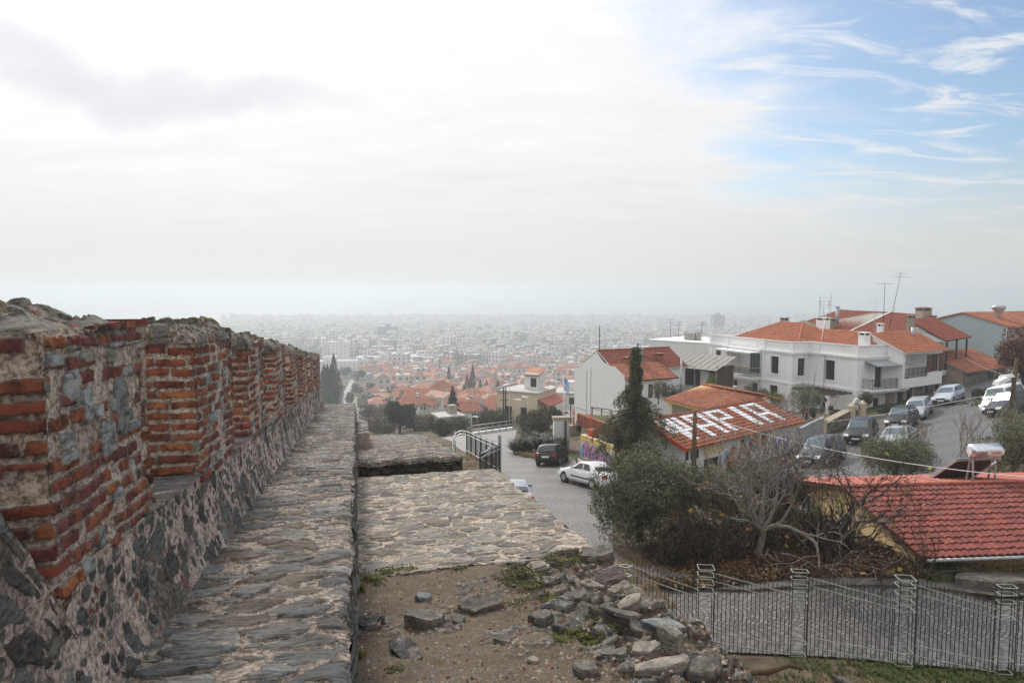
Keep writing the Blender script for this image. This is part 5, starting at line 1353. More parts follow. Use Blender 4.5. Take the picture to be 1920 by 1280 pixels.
def rubblewall(A, B, h, label, side=-1, name='stone_wall', cw=.42, ch=.26, mats=('mortar', 'rubble')):
    A, B = Vector(A), Vector(B); r_ = random.Random(int(A.x * 100))
    o = empty(name, (A.x, A.y, 0), math.atan2(B.y - A.y, B.x - A.x), label, 'wall'); L = (B - A).length
    z0, z1 = gz(*A), gz(*B); zb = lambda a: z0 + (z1 - z0) * a / L
    mb = MB()
    sheet(mb, 0, L, 0, 1, 24, 6, lambda a, b: (a, 0, zb(a) - .5 + (h + .5) * b)); sheet(mb, 0, L, 0, 1, 12, 2, lambda a, b: (a, .45, zb(a) - .5 + (h + .5) * b))
    sheet(mb, 0, L, 0, .45, 12, 2, lambda a, b: (a, b, zb(a) + h))
    for x in (0, L): mb.quad((x, 0, zb(x) - .5), (x, .45, zb(x) - .5), (x, .45, zb(x) + h), (x, 0, zb(x) + h))
    for poly in cells(0, L, 0, h, cw, ch, r_): stone(mb, poly, lambda a, b, q: (a, -q, zb(a) + b), r_.uniform(.02, .07), r_, 1, .9, 1, .02, .1, -.03, .8, rough=.01)
    mb.build('wall_body', [M[mats[0]], M[mats[1]]], o)
    c = MB(); c.add([(0, -.1, z0 + h), (L, -.1, z1 + h), (L, .55, z1 + h), (0, .55, z0 + h), (0, -.1, z0 + h + .1), (L, -.1, z1 + h + .1), (L, .55, z1 + h + .1), (0, .55, z0 + h + .1)], [(3, 2, 1, 0), (4, 5, 6, 7), (0, 1, 5, 4), (1, 2, 6, 5), (2, 3, 7, 6), (3, 0, 4, 7)])
    c.build('coping', M['concrete_tan'], o)
    return o
gwA, gwB = (24.3, 52.6), (29.6, 59.2)
rubblewall(gwA, gwB, .95, 'dark rubble garden wall with tan coping behind the parked black hatchback')
o = lowwall((20.6, 48.3), (24.1, 52.4), 1.5, .2, 'grey_wall', 'grey panelled yard wall between the tavern and the rubble garden wall', 'galv', name='panel_wall')
for k, p in enumerate(((24.15, 52.5), (29.9, 59.5), (31.2, 60.2))):
    e_ = empty('gate_pillar', G(*p, -1.95), .6, ('cream gate pillar with pyramid cap at the corner of the grey panelled wall', 'cream gate pillar at the end of the rubble garden wall', 'cream gate pillar nearest the villa balcony')[k], 'pillar', 'gate pillars of the villa garden')
    m_ = MB(); m_.box((0, 0, 1.35), (.46, .46, 3.7)); m_.build('shaft', M['cream'], e_); m_ = MB(); m_.box((0, 0, 3.26), (.58, .58, .12)); m_.box((0, 0, 3.48), (.5, .5, .28), taper=.1); m_.build('cap', M['cream'], e_)
ga = empty('garden_gate', G(30.5, 59.85, -1.6), R(28), 'dark arched iron garden gate between two cream pillars', 'gate')
mb = MB()
for k in range(8): mb.bar((-.5 + k / 7, 0, .1), (-.5 + k / 7, 0, 2.4 + .45 * math.sin(math.pi * k / 7)), .025)
mb.tube([(-.55 + 1.1 * k / 10, 0, 2.5 + .55 * math.sin(math.pi * k / 10)) for k in range(11)], .045, 6); mb.bar((-.5, 0, .3), (.5, 0, .3), .04); mb.bar((-.5, 0, 1.3), (.5, 0, 1.3), .04)
mb.build('gate_leaf', M['iron'], ga)
mb = MB(); mb.tube([(-.7 + 1.4 * k / 12, 0, 2.75 + .75 * math.sin(math.pi * k / 12)) for k in range(13)], .07, 6); mb.build('arch', M['white_trim'], ga)

# ---- the painted-roof tavern ---------------------------------------------------------------------
TA, TB = (10.2, 40.0), (20.9, 48.6)
tav, TL = frame('tavern', TA, TB, -12.2, 'low white tavern with graffiti walls and large white letters painted on its tiled roof', 'tavern')
zE, zR, wd = 2.9, 4.0, 3.2
mb = MB()
dh = [(2.15, 4.0, 0.0, 1.75)]
holed(mb, (.25, .25, -.6), (1, 0, 0), (0, -1, 0), TL - .5, zE + .6, [(a, b, c + .6, d + .6) for a, b, c, d in dh], .2)
mb.add([(.25, .25, -.6), (.25, wd + 1.1, -.6), (.25, wd + 1.1, zE + .5), (.25, wd, zR - .08), (.25, .25, zE)], [(0, 1, 2, 3, 4)][:1] if False else [(4, 3, 2, 1, 0)])
mb.add([(TL - .25, .25, -.6), (TL - .25, wd + 1.1, -.6), (TL - .25, wd + 1.1, zE + .5), (TL - .25, wd, zR - .08), (TL - .25, .25, zE)], [(0, 1, 2, 3, 4)])
mb.quad((TL - .25, wd + 1.1, -.6), (.25, wd + 1.1, -.6), (.25, wd + 1.1, zE + .5), (TL - .25, wd + 1.1, zE + .5))
mb.build('wall', M['white_old'], tav)
window(tav, (0, .25, 0), (1, 0, 0), (0, -1, 0), dh[0], 'grid', 'dark_wood', 'brown', depth=.15, name='door')
GL = {'PSI': ['XX.XXX.XX', 'XX.XXX.XX', 'XX.XXX.XX', 'XX.XXX.XX', 'XXXXXXXXX', '...XXX...', '...XXX...', '...XXX...'],
      'A': ['XXXXXXXX', 'XX....XX', 'XX....XX', 'XX....XX', 'XXXXXXXX', 'XX....XX', 'XX....XX', 'XX....XX'],
      'P': ['XXXXXXXX', 'XX....XX', 'XX....XX', 'XXXXXXXX', 'XX......', 'XX......', 'XX......', 'XX......'],
      'I': ['XXX'] * 8}
painted = {}
PU = .245
for g_, u0 in (('PSI', .75), ('A', 3.35), ('P', 6.0), ('I', 8.75), ('A', 10.3)):
    c0 = round(u0 / PU)
    for r, line in enumerate(GL[g_]):
        for c, ch in enumerate(line):
            if ch == 'X': painted[(c0 + c, r + 1)] = 1
rf = tiles((0, -.25, zE - .08), (TL, -.25, zE - .08), (TL, wd, zR), (0, wd, zR), 'tile_old', tav, pu=PU, pv=.345, paint=lambda c, r: (c, r) in painted, extra='orange_fascia', step=.04)
tiles((TL, wd + 1.3, zE + .45), (0, wd + 1.3, zE + .45), (0, wd, zR), (TL, wd, zR), 'tile_old', tav, extra='orange_fascia')
ridge([(0, wd, zR + .04), (TL, wd, zR + .04)], 'tile_terra', tav)
mb = MB(); mb.bar((-.03, -.28, zE - .12), (-.03, wd, zR - .06), .06, .26); mb.bar((-.03, wd, zR - .06), (-.03, wd + 1.3, zE + .40), .06, .26); mb.build('bargeboard', M['red_paint'], tav)
# paint on the tavern front
def stroke(mb, pts, w, y, m=0, closed=False):
    for (x0, z0), (x1, z1) in zip(pts, pts[1:]):
        L = math.hypot(x1 - x0, z1 - z0) + 1e-6; nx_, nz_ = -(z1 - z0) / L * w / 2, (x1 - x0) / L * w / 2; ex, ez_ = (x1 - x0) / L * w * .3, (z1 - z0) / L * w * .3
        mb.add([(x0 + nx_ - ex, y, z0 + nz_ - ez_), (x0 - nx_ - ex, y, z0 - nz_ - ez_), (x1 - nx_ + ex, y, z1 - nz_ + ez_), (x1 + nx_ + ex, y, z1 + nz_ + ez_)], [(0, 1, 2, 3)], m)
mb = MB(); y = .243
def blob(x, z, w, h, m, y, n=14):
    mb.add([(x + w / 2 * math.cos(t * 6.283 / n), y, z + h / 2 * math.sin(t * 6.283 / n)) for t in range(n)], [tuple(range(n))], m)
for k in range(3):                                  # black stencils
    for z in (2.25, 1.25):
        mb.quad((.5 + k * .5, y, z - .28), (.85 + k * .5, y, z - .28), (.82 + k * .5, y, z + .28), (.53 + k * .5, y, z + .28), 0)
for k in range(4): stroke(mb, [(.4 + k * .35, .9), (.6 + k * .35, .5), (.8 + k * .3, .85)], .12, y, 0)
for q in ([(2.5, 2.5), (2.5, 2.05), (2.8, 2.05)], [(2.95, 2.55), (2.95, 2.1), (3.2, 2.1)], [(3.4, 2.55), (3.3, 2.1)], [(3.6, 2.15), (3.75, 2.55), (3.9, 2.15)], [(4.1, 2.1), (4.1, 2.5), (4.35, 2.1), (4.4, 2.55)]): stroke(mb, q, .16, y, 1)
for x, z, w, h in ((4.75, 1.7, .35, .8), (5.2, 1.5, .4, 1.0), (5.75, 2.2, .18, .9), (7.0, 2.2, .3, .5), (7.9, 1.9, .4, .9), (8.6, 1.4, .4, .5), (9.6, 2.25, .35, .4), (6.5, .8, .5, .4)): blob(x, z, w, h, 2, y)
y2 = .239
for q in ([(5.0, 1.6), (5.2, .7), (5.6, .5)], [(5.5, 1.3), (5.7, .9), (6.1, 1.2), (6.6, 2.3), (7.2, 1.2)], [(6.0, 1.0), (6.9, 1.0), (7.3, .9)], [(7.2, 1.3), (7.6, 2.1), (8.0, 2.3)], [(8.1, 2.3), (8.5, 1.6)], [(8.9, 1.7), (9.1, 2.35), (9.3, 1.9)], [(5.0, .9), (5.3, .1)]): stroke(mb, q, .42, y2 - .003, 0); stroke(mb, q, .32, y2 - .006, 3)
blob(5.45, 1.85, .66, .6, 0, y2 - .003); blob(5.45, 1.85, .54, .48, 3, y2 - .007); blob(9.35, 2.4, .4, .36, 0, y2 - .003); blob(9.35, 2.4, .3, .26, 3, y2 - .007)
for q in ([(10.5, 1.9), (10.8, 1.2), (11.2, 1.8), (11.5, 1.0)], [(11.7, 1.9), (12.0, 1.1), (12.4, 1.7)]): stroke(mb, q, .3, y2, 4)
mb.build('graffiti', [M['graf_black'], M['graf_yellow'], M['graf_sky'], M['graf_rust'], M['graf_violet']], tav)

# ---- orange roofed annex behind the tavern ---------------------------------------------------------
AX, AL = frame('annex_house', (13.2, 57.0), (15.4, 51.1), -13.6, 'low grey outbuilding with orange tiled roof and ochre eave board behind the tavern', 'outbuilding')
mb = MB(); holed(mb, (.35, .3, -1), (1, 0, 0), (0, -1, 0), AL - .5, 5.4, [(3.2, 4.6, 2.6, 3.9)], .2); mb.quad((.35, 7, -1), (.35, .3, -1), (.35, .3, 4.4), (.35, 7, 5.0)); mb.quad((AL - .15, .3, -1), (AL - .15, 7, -1), (AL - .15, 7, 5), (AL - .15, .3, 4.4)); mb.build('wall', M['concrete'], AX)
window(AX, (.35, .3, -1), (1, 0, 0), (0, -1, 0), (3.2, 4.6, 2.6, 3.9), 'casement', 'brown', depth=.15)
mb = MB(); mb.box((.3, .2, 1.6), (.55, .5, 5.4)); mb.build('corner_post', M['cream'], AX)
tiles((-.3, -.3, 4.5), (AL + .4, -.3, 4.5), (AL + .4, 4.4, 5.5), (-.3, 3.6, 5.5), 'tile_terra', AX, extra='ochre_trim', thick=.25); tiles((AL + .4, 6.4, 5.0), (-.3, 6.4, 4.8), (-.3, 3.6, 5.5), (AL + .4, 4.4, 5.5), 'tile_terra', AX, extra='orange_fascia', thick=.05)
ridge([(-.3, 3.6, 5.55), (AL + .4, 4.4, 5.55)], 'tile_terra', AX)

# ---- yellow house below the wall --------------------------------------------------------------------
YH = empty('yellow_house', (12.45, 20.2, -9.75), R(5), 'yellow rendered house with broad red tiled roof just beyond the planted bed', 'house')
ye, yr, yw = 1.82, 2.62, 8.4
mb = MB()
mb.add([(.15, .5, -.8), (.15, yw - .3, -.8), (.15, yw - .3, ye + .05), (.15, yw / 2 + .1, yr - .15), (.15, .5, ye + .05)], [(4, 3, 2, 1, 0)])
holed(mb, (.15, .5, -.8), (1, 0, 0), (0, -1, 0), 12.5, ye + .85, [(5.5, 6.6, 1.2, 2.2)], .15); mb.quad((12.65, yw - .3, -.8), (.15, yw - .3, -.8), (.15, yw - .3, ye), (12.65, yw - .3, ye)); mb.quad((12.65, .5, -.8), (12.65, yw - .3, -.8), (12.65, yw - .3, ye), (12.65, .5, ye))
mb.build('wall', M['yellow'], YH)
window(YH, (.15, .5, -.8), (1, 0, 0), (0, -1, 0), (5.5, 6.6, 1.2, 2.2), depth=.1)
tiles((-.05, -.15, ye - .12), (13.0, -.15, ye - .12), (13.0, yw / 2, yr), (-.05, yw / 2, yr), 'tile_red', YH, pu=.235, pv=.335, amp=.034, step=.038, extra='brown')
tiles((13.0, yw + .1, ye - .12), (-.05, yw + .1, ye - .12), (-.05, yw / 2, yr), (13.0, yw / 2, yr), 'tile_salmon', YH, pu=.235, pv=.335, extra='brown')
ridge([(-.05, yw / 2, yr + .04), (13, yw / 2, yr + .04)], 'tile_salmon', YH, .085)
mb = MB(); mb.tube([(.0, -.22, ye - .16), (13, -.22, ye - .16)], .06, 8); mb.tube([(.4, -.18, ye - .18), (.4, .42, ye - .4), (.4, .44, -.6)], .045, 6); mb.build('gutter', M['galv'], YH)
hole = (4.9, 5.7, 1.35, 2.2)
window(YH, (.13, 7.6, -.6), (0, -1, 0), (-1, 0, 0), (.3, 1.1, 1.2, 2.2), depth=-.03, frame_m='white_trim')
ac = empty('air_conditioner', YH.matrix_basis @ Vector((.12, 3.2, .55)), R(5), 'white air conditioner unit on the yellow gable wall', 'air conditioner')
mb = MB(); mb.box((-.22, 0, 0), (.34, .86, .62)); mb.build('casing', M['white_plastic'], ac)
mb = MB(); mb.tube([(-.40, -.12, 0), (-.402, -.12, 0.0)], .01, 4); mb.v.clear(); mb.f.clear(); mb.m.clear(); mb.uv.clear(); mb.sm.clear()
for r_ in (.06, .13, .2, .25): mb.tube([(-.405, -.1 + r_ * math.cos(t * .4488), r_ * math.sin(t * .4488)) for t in range(15)], .008, 4)
mb.build('fan_grille', M['galv'], ac)
mb = MB(); mb.box((-.2, -.3, -.35), (.4, .05, .06)); mb.box((-.2, .3, -.35), (.4, .05, .06)); mb.build('bracket', M['galv'], ac)
ac2 = empty('vent_cowl', YH.matrix_basis @ Vector((.12, 2.4, .5)), R(5), 'white hooded vent cowl beside the air conditioner on the yellow gable', 'vent')
mb = MB(); mb.tube([(0, 0, 0), (-.2, 0, 0), (-.34, 0, -.06), (-.4, 0, -.2)], [.2, .22, .25, .26], 12); mb.build('hood', M['white_plastic'], ac2)
# solar water heater
sh = empty('solar_water_heater', (18.2, 25.9, -7.75), R(8), 'solar water heater with polished tank and sloping panel standing on the red roof', 'water heater')
tz = 1.62
mb = MB(); prof_ = [(.0, -.62), (.16, -.64), (.24, -.60), (.275, -.55), (.275, .55), (.24, .60), (.12, .63), (0.0, .64)]
vs = []; nn = 24
mb.lathe([(max(r, .004), z) for r, z in prof_], nn)
tk = mb.build('tank', M['chrome'], sh); tk.rotation_euler = (0, R(90), 0); tk.location = (0, 0, tz)
mb = MB(); mb.tube([(-.645, 0, tz), (-.665, 0, tz)], .13, 16); mb.build('end_cap', M['white_plastic'], tk if False else sh)
mb = MB()
for k in range(7):
    pass
lab_y = -.279
mb.add([(-.12 + .72 * i, -.2795 * math.cos(a), tz + .2795 * math.sin(a)) for i in (0, 1) for a in (-.42, -.14, .14, .35)], [(0, 4, 5, 1), (1, 5, 6, 2), (2, 6, 7, 3)], 0)
def script(x0, letters):
    x = x0
    for pts, adv in letters:
        for (xa, za), (xb, zb) in zip(pts, pts[1:]):
            a1 = (za - .5) * .5; a2 = (zb - .5) * .5; rr_ = .2835
            pa = Vector((x + xa * .1, -rr_ * math.cos(a1), tz + rr_ * math.sin(a1))); pb = Vector((x + xb * .1, -rr_ * math.cos(a2), tz + rr_ * math.sin(a2)))
            mb.bar(pa, pb, .004, .02, 1) if abs(za - zb) < .05 else mb.bar(pa, pb, .02, .006, 1)
        x += adv * .1
SC = {'S': ([(.7, .95), (.2, .9), (.15, .6), (.6, .45), (.65, .15), (.1, .05)], .85), 'u': ([(.1, .6), (.1, .1), (.5, .1), (.5, .6)], .7), 'n': ([(.1, .05), (.1, .55), (.5, .55), (.5, .05)], .7), 'l': ([(.15, 1.0), (.15, .05)], .35), 'i': ([(.15, .6), (.15, .05)], .35), 'k': ([(.1, 1.0), (.1, .05), (.12, .3), (.5, .6), (.2, .35), (.55, .05)], .7), 'e': ([(.1, .35), (.5, .35), (.45, .6), (.1, .5), (.1, .1), (.5, .05)], .65)}
script(.02, [SC[c] for c in 'Sunlike'])
mb.build('label_plate', [M['white_plastic'], M['graf_red']], sh)
mb = MB()
pv = [Vector((-.95, .28, 1.22)), Vector((.95, .28, 1.22)), Vector((.95, 1.85, -.1)), Vector((-.95, 1.85, -.1))]
n_ = (pv[1] - pv[0]).cross(pv[3] - pv[0]).normalized()
if n_.z < 0: n_ = -n_
mb2 = MB(); mb2.add([p - n_ * .05 for p in pv] + [p + n_ * .05 for p in pv], [(3, 2, 1, 0), (4, 5, 6, 7), (0, 1, 5, 4), (1, 2, 6, 5), (2, 3, 7, 6), (3, 0, 4, 7)]); pn = mb2.build('collector_panel', M['dark_wood'], sh)
mb2 = MB()
for i in range(4): mb2.bar(pv[i] + n_ * .0, pv[(i + 1) % 4] + n_ * .0, .06, .11)
mb2.build('panel_frame', M['galv'], pn)
for y_ in (-.12, .35):
    for x_ in (-.5, .45):
        mb.bar((x_, y_, -.2), (x_, 0.0 if y_ < 0 else .1, tz - .2), .055)
mb.bar((-.5, -.1, tz - .27), (.5, -.1, tz - .27), .05); mb.bar((-.5, .3, .3), (.45, -.1, 1.2), .04)
mb.build('stand', M['galv'], sh)

# ---- plain white house on the left, with chimneys ------------------------------------------------------
WH, WL = frame('blank_white_house', (7.0, 76.0), (11.36, 67.1), -14.9, 'tall white house with blank side wall and dark red tiled roof, left of the cedar', 'house')
mb = MB()
mb.add([(0, 0, -2), (6.4, 0, -2), (6.4, 0, 7.1), (4.5, 0, 8.4), (1.9, 0, 7.1), (1.9, 0, 6.75), (0, 0, 6.2)], [(0, 1, 2, 3, 4, 5, 6)])
mb.add([(3.8, -.25, -2), (WL, -.25, -2), (WL, -.25, 6.5), (8.3, -.25, 7.25), (6.6, -.25, 7.3), (3.8, -.25, 7.0)], [(0, 1, 2, 3, 4, 5)])
mb.quad((3.8, 0, -2), (3.8, -.25, -2), (3.8, -.25, 7.0), (3.8, 0, 7.0)); mb.quad((0, 9, -2), (0, 0, -2), (0, 0, 6.2), (0, 9, 6.2))
q3 = [(2.9, 3.5, 4.1, 5.5), (3.75, 4.35, 4.1, 5.5), (4.6, 5.2, 4.1, 5.5)]
holed(mb, (WL, -.25, -2), (0, 1, 0), (1, 0, 0), 5.9, 8.2, [(a, b, c + 2, d + 2) for a, b, c, d in q3], .15)
mb.quad((WL, 5.65, -2), (7.0, 5.65, -2), (7.0, 5.65, 6.9), (WL, 5.65, 6.2)); mb.add([(1.4, 9.3, 4), (7.6, 9.3, 4), (7.6, 9.3, 6.6), (4.5, 9.3, 8.3), (1.4, 9.3, 6.6)], [(0, 1, 2, 3, 4)]); mb.quad((7.3, 5.65, 2), (7.3, 9.3, 2), (7.3, 9.3, 6.7), (7.3, 5.65, 6.7))
mb.build('wall', M['white_bright'], WH)
mb = MB(); mb.box((2.6, -.02, 2.2), (.05, .04, 8.2)); mb.box((3.8, -.27, 2.4), (.05, .04, 8.8)); mb.box((1.3, -.02, 1.9), (2.6, .04, .06)); mb.box((6.9, -.27, 2.4), (6.0, .04, .06)); mb.build('wall_joint', M['concrete'], WH)
for q in q3: window(WH, (WL, -.25, 0), (0, 1, 0), (1, 0, 0), q, 'casement', 'brown', 'brown', depth=.12)
tiles((7.7, .1, 6.75), (7.7, 9.6, 6.75), (4.5, 9.6, 8.55), (4.5, .1, 8.55), 'tile_brown', WH, extra='white_trim')
tiles((1.5, 9.6, 6.95), (1.5, .1, 6.95), (4.5, .1, 8.55), (4.5, 9.6, 8.55), 'tile_brown', WH, extra='white_trim')
tiles((WL + .5, -.1, 6.05), (WL + .5, 6.1, 6.05), (7.2, 6.1, 7.35), (7.2, -.1, 7.35), 'tile_terra', WH, extra='brown')
ridge([(4.5, .1, 8.6), (4.5, 9.6, 8.6)], 'tile_brown', WH)
chimney(WH, 7.2, 1.9, 6.9, .9, .6, 'tile_terra', None); chimney(WH, 7.0, 6.2, 6.9, 1.1, .7, 'tile_terra', None); chimney(WH, 6.4, 3.9, 7.0, 1.5, .8, 'concrete', None)
mb = MB(); mb.tube([(4.5, .3, 8.5), (4.5, .3, 11.2)], .05, 6); mb.build('flue_pipe', M['iron'], WH)
# white flat roofed block behind it
FB, FL = frame('flat_roofed_block', (18.1, 90.0), (24.5, 83.5), -15.0, 'plain white flat roofed block between the blank white house and the villa', 'house')
mb = MB(); mb.box((FL / 2, 4.5, 2.9), (FL, 9, 11.2)); mb.build('wall', M['white_old'], FB)
mb = MB(); mb.box((FL / 2, 4.5, 8.56), (FL + .2, 9.2, .12)); mb.build('roof_edge', M['white_trim'], FB)
mb = MB(); mb.box((4.6, 3, 9.1), (1.6, 1.2, .9)); mb.tube([(5.8, 2.6, 8.6), (5.8, 2.6, 9.7)], .3, 10); mb.build('roof_tank', M['concrete'], FB)
for x_, y_, h_, lab in ((2.0, 2, 3.4, 'left one of the three thin aerials on the flat white roof'), (3.0, 2.4, 3.0, 'middle one of the three thin aerials on the flat white roof'), (6.6, 2, 3.2, 'right one of the three thin aerials on the flat white roof')):
    antenna(FB.matrix_basis @ Vector((x_, y_, 8.6)), h_ * .8, lab, kind='cross', mat='iron')
# shabby terrace shack in front of it
SKA, SKL = frame('terrace_shack', (16.4, 78.0), (21.6, 72.0), -13.6, 'shabby open terrace shack with grey corrugated roof left of the villa', 'shack')
mb = MB(); mb.box((SKL / 2, 2.4, .6), (SKL, 4.4, 5.0)); mb.build('base_wall', M['white_old'], SKA)
mb = MB(); mb.quad((0, 1.4, 3.1), (SKL, 1.4, 3.1), (SKL, 1.4, 5.6), (0, 1.4, 5.6)); mb.quad((SKL - .05, .2, 3.1), (SKL - .05, 3.6, 3.1), (SKL - .05, 3.6, 5.5), (SKL - .05, .2, 5.5)); mb.build('back_boards', M['dark_wood'], SKA)
mb = MB()
sheet(mb, -.3, SKL + .3, -.4, 3.6, 60, 2, lambda a, b: (a, b, 5.3 + .32 * b + .04 * math.sin(a * 26)), smooth=False); mb.build('corrugated_roof', M['concrete'], SKA)
for x_ in (.1, 2.6, 5.2, SKL - .1):
    mb = MB(); mb.box((x_, .25, 4.2), (.14, .14, 2.3)); mb.build('post', M['grey_wood'], SKA)
mb = MB(); mb.box((6.1, .9, 4.0), (1.1, .3, 1.8)); mb.build('door_panel', M['white_old'], SKA)
# ---- row behind the villa -------------------------------------------------------------------------------
BR, BL = frame('brown_roofed_house', P(1490, 640, 96)[:2], P(1660, 640, 78)[:2], -9.5, 'long house with brown red tiled roof and bare tan wall behind the villa', 'house')
mb = MB()
mb.add([(0, 0, -4), (BL + .5, 0, -4), (BL + .5, 0, 3.6), (BL * .78, 0, 4.5), (BL * .45, 0, 4.2), (BL * .12, 0, 5.5), (0, 0, 5.0)], [(0, 1, 2, 3, 4, 5, 6)])
mb.quad((0, 10, -4), (0, 0, -4), (0, 0, 5.0), (0, 10, 5.0)); mb.build('wall', M['concrete_tan'], BR)
tiles((-.2, .35, 4.6), (BL * .62, .35, 4.3), (BL * .62, 6.0, 6.7), (1.2, 6.0, 6.7), 'tile_brown', BR); tiles((BL * .62, .35, 4.3), (BL + .5, .5, 4.2), (BL + .5, 6.0, 6.5), (BL * .62, 6.0, 6.7), 'tile_brown', BR)
ridge([(-.2, .3, 4.7), (1.2, 6, 6.75), (BL * .62, 6, 6.75), (BL + .5, 6, 6.55)], 'tile_brown', BR)
mb = MB(); mb.bar((BL * .62, .35, 4.45), (BL * .62, 6, 6.85), .25, .12); mb.build('party_wall_coping', M['white_old'], BR)
chimney(BR, 6.8, .8, 3.6, 2.0, 1.1, 'concrete_tan', None); chimney(BR, BL * .95, 5.5, 5.9, 1.3, 1.2, 'concrete_tan', 'tile_brown')
mb = MB(); mb.tube([(8.0, .9, 5.2), (8.0, .9, 7.5)], .22, 10); mb.lathe([(.3, 7.2), (.3, 7.5)], 10, c=(8.0, .9, 0)); mb.build('flue_pipe', M['galv'], BR)
# white house with the orange roof and loggia
OH, OL = frame('loggia_house', (37.2, 65.8), (43.5, 69.8), -11.4, 'white house with orange tiled roof, jutting upper loggia and dark stone ground floor', 'house')
uf = [(.35, 4.6, 2.9, 5.25), (5.1, 6.6, 3.3, 5.1)]
mb = MB(); holed(mb, (0, -.7, 2.0), (1, 0, 0), (0, -1, 0), OL, 3.6, [(a, b, c - 2, d - 2) for a, b, c, d in uf], .18)
mb.quad((0, 2.4, 2.0), (0, -.7, 2.0), (0, -.7, 5.6), (0, 2.4, 7.0)); mb.quad((OL, -.7, 2.0), (OL, 2.4, 2.0), (OL, 2.4, 7.0), (OL, -.7, 5.6)); mb.quad((0, -.7, 2.0), (0, 3, 2.0), (OL, 3, 2.0), (OL, -.7, 2.0))
mb.quad((.35, -.5, 2.9), (4.6, -.5, 2.9), (4.6, .9, 2.9), (.35, .9, 2.9)); holed(mb, (.35, .9, 2.9), (1, 0, 0), (0, -1, 0), 4.25, 2.6, [(.15, 1.6, .05, 2.1)], .1); mb.quad((4.6, -.5, 2.9), (4.6, .9, 2.9), (4.6, .9, 5.5), (4.6, -.5, 5.5))
mb.build('wall', M['white_trim'], OH)
window(OH, (.35, .9, 2.9), (1, 0, 0), (0, -1, 0), (.15, 1.6, .05, 2.1), 'grid', depth=.1, name='balcony_door'); window(OH, (0, -.7, 0), (1, 0, 0), (0, -1, 0), uf[1], 'shutter', depth=.12, glass='brown')
railing(OH, [(.4, -.62, 2.9), (4.55, -.62, 2.9)], .95)
r_ = random.Random(8); mb = MB(); gh = [(.5, 1.6, .2, 2.0), (2.2, 3.2, .2, 2.0), (5.6, 6.4, .5, 1.9)]
holed(mb, (0, 0, -1), (1, 0, 0), (0, -1, 0), OL, 3.0, [(a, b, c + 1, d + 1) for a, b, c, d in gh], .3, m_rev=1)
for poly in cells(0, OL, -1, 2.0, .45, .3, r_):
    cx, cz = sum(p[0] for p in poly) / len(poly), sum(p[1] for p in poly) / len(poly)
    if any(a - .25 < cx < b + .25 and c - .2 < cz < d + .2 for a, b, c, d in gh): continue
    stone(mb, poly, lambda a, b, h: (a, -h, b), r_.uniform(.02, .06), r_, 1, .9, 1, .02, .1, -.03, .8)
mb.quad((0, 4, -1), (0, 0, -1), (0, 0, 2.0), (0, 4, 2.0)); mb.build('stone_ground_floor', [M['mortar'], M['rubble']], OH)
for h in gh: window(OH, (0, 0, 0), (1, 0, 0), (0, -1, 0), h, 'grid', 'brown', 'glass', depth=.25, name='door' if h[3] > 1.95 else 'window')
tiles((-.3, -1.1, 5.45), (OL + .5, -1.1, 5.45), (OL + .5, 2.6, 7.2), (-.3, 2.6, 7.2), 'tile_orange', OH, pu=.30, pv=.42, extra='white_trim')
chimney(OH, 2.2, 2.9, 6.6, 1.2, .5, 'white_trim', None); mb = MB(); mb.tube([(6.0, 1.6, 6.4), (6.0, 1.6, 7.6)], .16, 8); mb.build('flue_pipe', M['galv'], OH)
# porch house next to it
PH, PL = frame('porch_house', (43.9, 71.0), (49.6, 74.8), -11.3, 'house with brown red roof carried on dark posts over an iron railed porch balcony', 'house')
mb = MB(); mb.quad((-.2, 1.6, -1), (6.2, 1.6, -1), (6.2, 1.6, 7.0), (-.2, 1.6, 7.0)); mb.quad((6.2, 1.6, -1), (6.2, 6, -1), (6.2, 6, 7.0), (6.2, 1.6, 7.0)); holed(mb, (0, -.2, -1), (1, 0, 0), (0, -1, 0), 4.4, 3.4, [(.3, 1.5, 1.0, 3.2), (2.0, 3.6, 1.0, 3.2)], .25); mb.quad((4.4, -.2, -1), (4.4, 1.6, -1), (4.4, 1.6, 2.4), (4.4, -.2, 2.4))
mb.add([(1.1, -.6, 6.0), (1.1, 3.2, 7.9), (1.1, 3.2, 5.4)], [(0, 1, 2)]); mb.build('wall', M['white_old'], PH)
for h in ((.3, 1.5, 0, 2.2), (2.0, 3.6, 0, 2.2)): window(PH, (0, -.2, 0), (1, 0, 0), (0, -1, 0), h, 'grid', 'iron', 'glass', depth=.2, name='door')
window(PH, (-.2, 1.6, 0), (1, 0, 0), (0, -1, 0), (1.6, 3.6, 3.2, 5.3), 'grid', 'brown', 'glass', depth=-.04, name='balcony_door')
mb = MB(); mb.box((3.5, .6, 2.75), (5.8, 2.6, .5)); mb.build('porch_slab', M['white_old'], PH)
railing(PH, [(.8, -.6, 3.0), (6.3, -.6, 3.0), (6.3, 1.8, 3.0)], 1.05)
for x_ in (1.7, 3.9, 6.2):
    mb = MB(); mb.box((x_, -.6, 4.55), (.14, .14, 3.1)); mb.build('post', M['iron'], PH)
tiles((1.0, -.9, 6.1), (6.6, -.9, 6.3), (7.0, 3.3, 8.3), (1.0, 3.3, 8.1), 'tile_brown', PH, pu=.30, pv=.42, extra='dark_wood')
chimney(PH, .2, 2.4, 6.8, 1.6, .6, 'concrete_tan', None)
antenna(PH.matrix_basis @ Vector((-3.0, 3.0, 7.6)), 5.6, 'tall dark leaning aerial over the orange roof of the loggia house', (1.0, 0), mat='iron', kind='cross'); antenna(PH.matrix_basis @ Vector((-.4, 5.0, 8.2)), 4.0, 'short straight aerial beside the tall dark leaning one', (0, 0), kind='yagi', els=4, mat='iron')
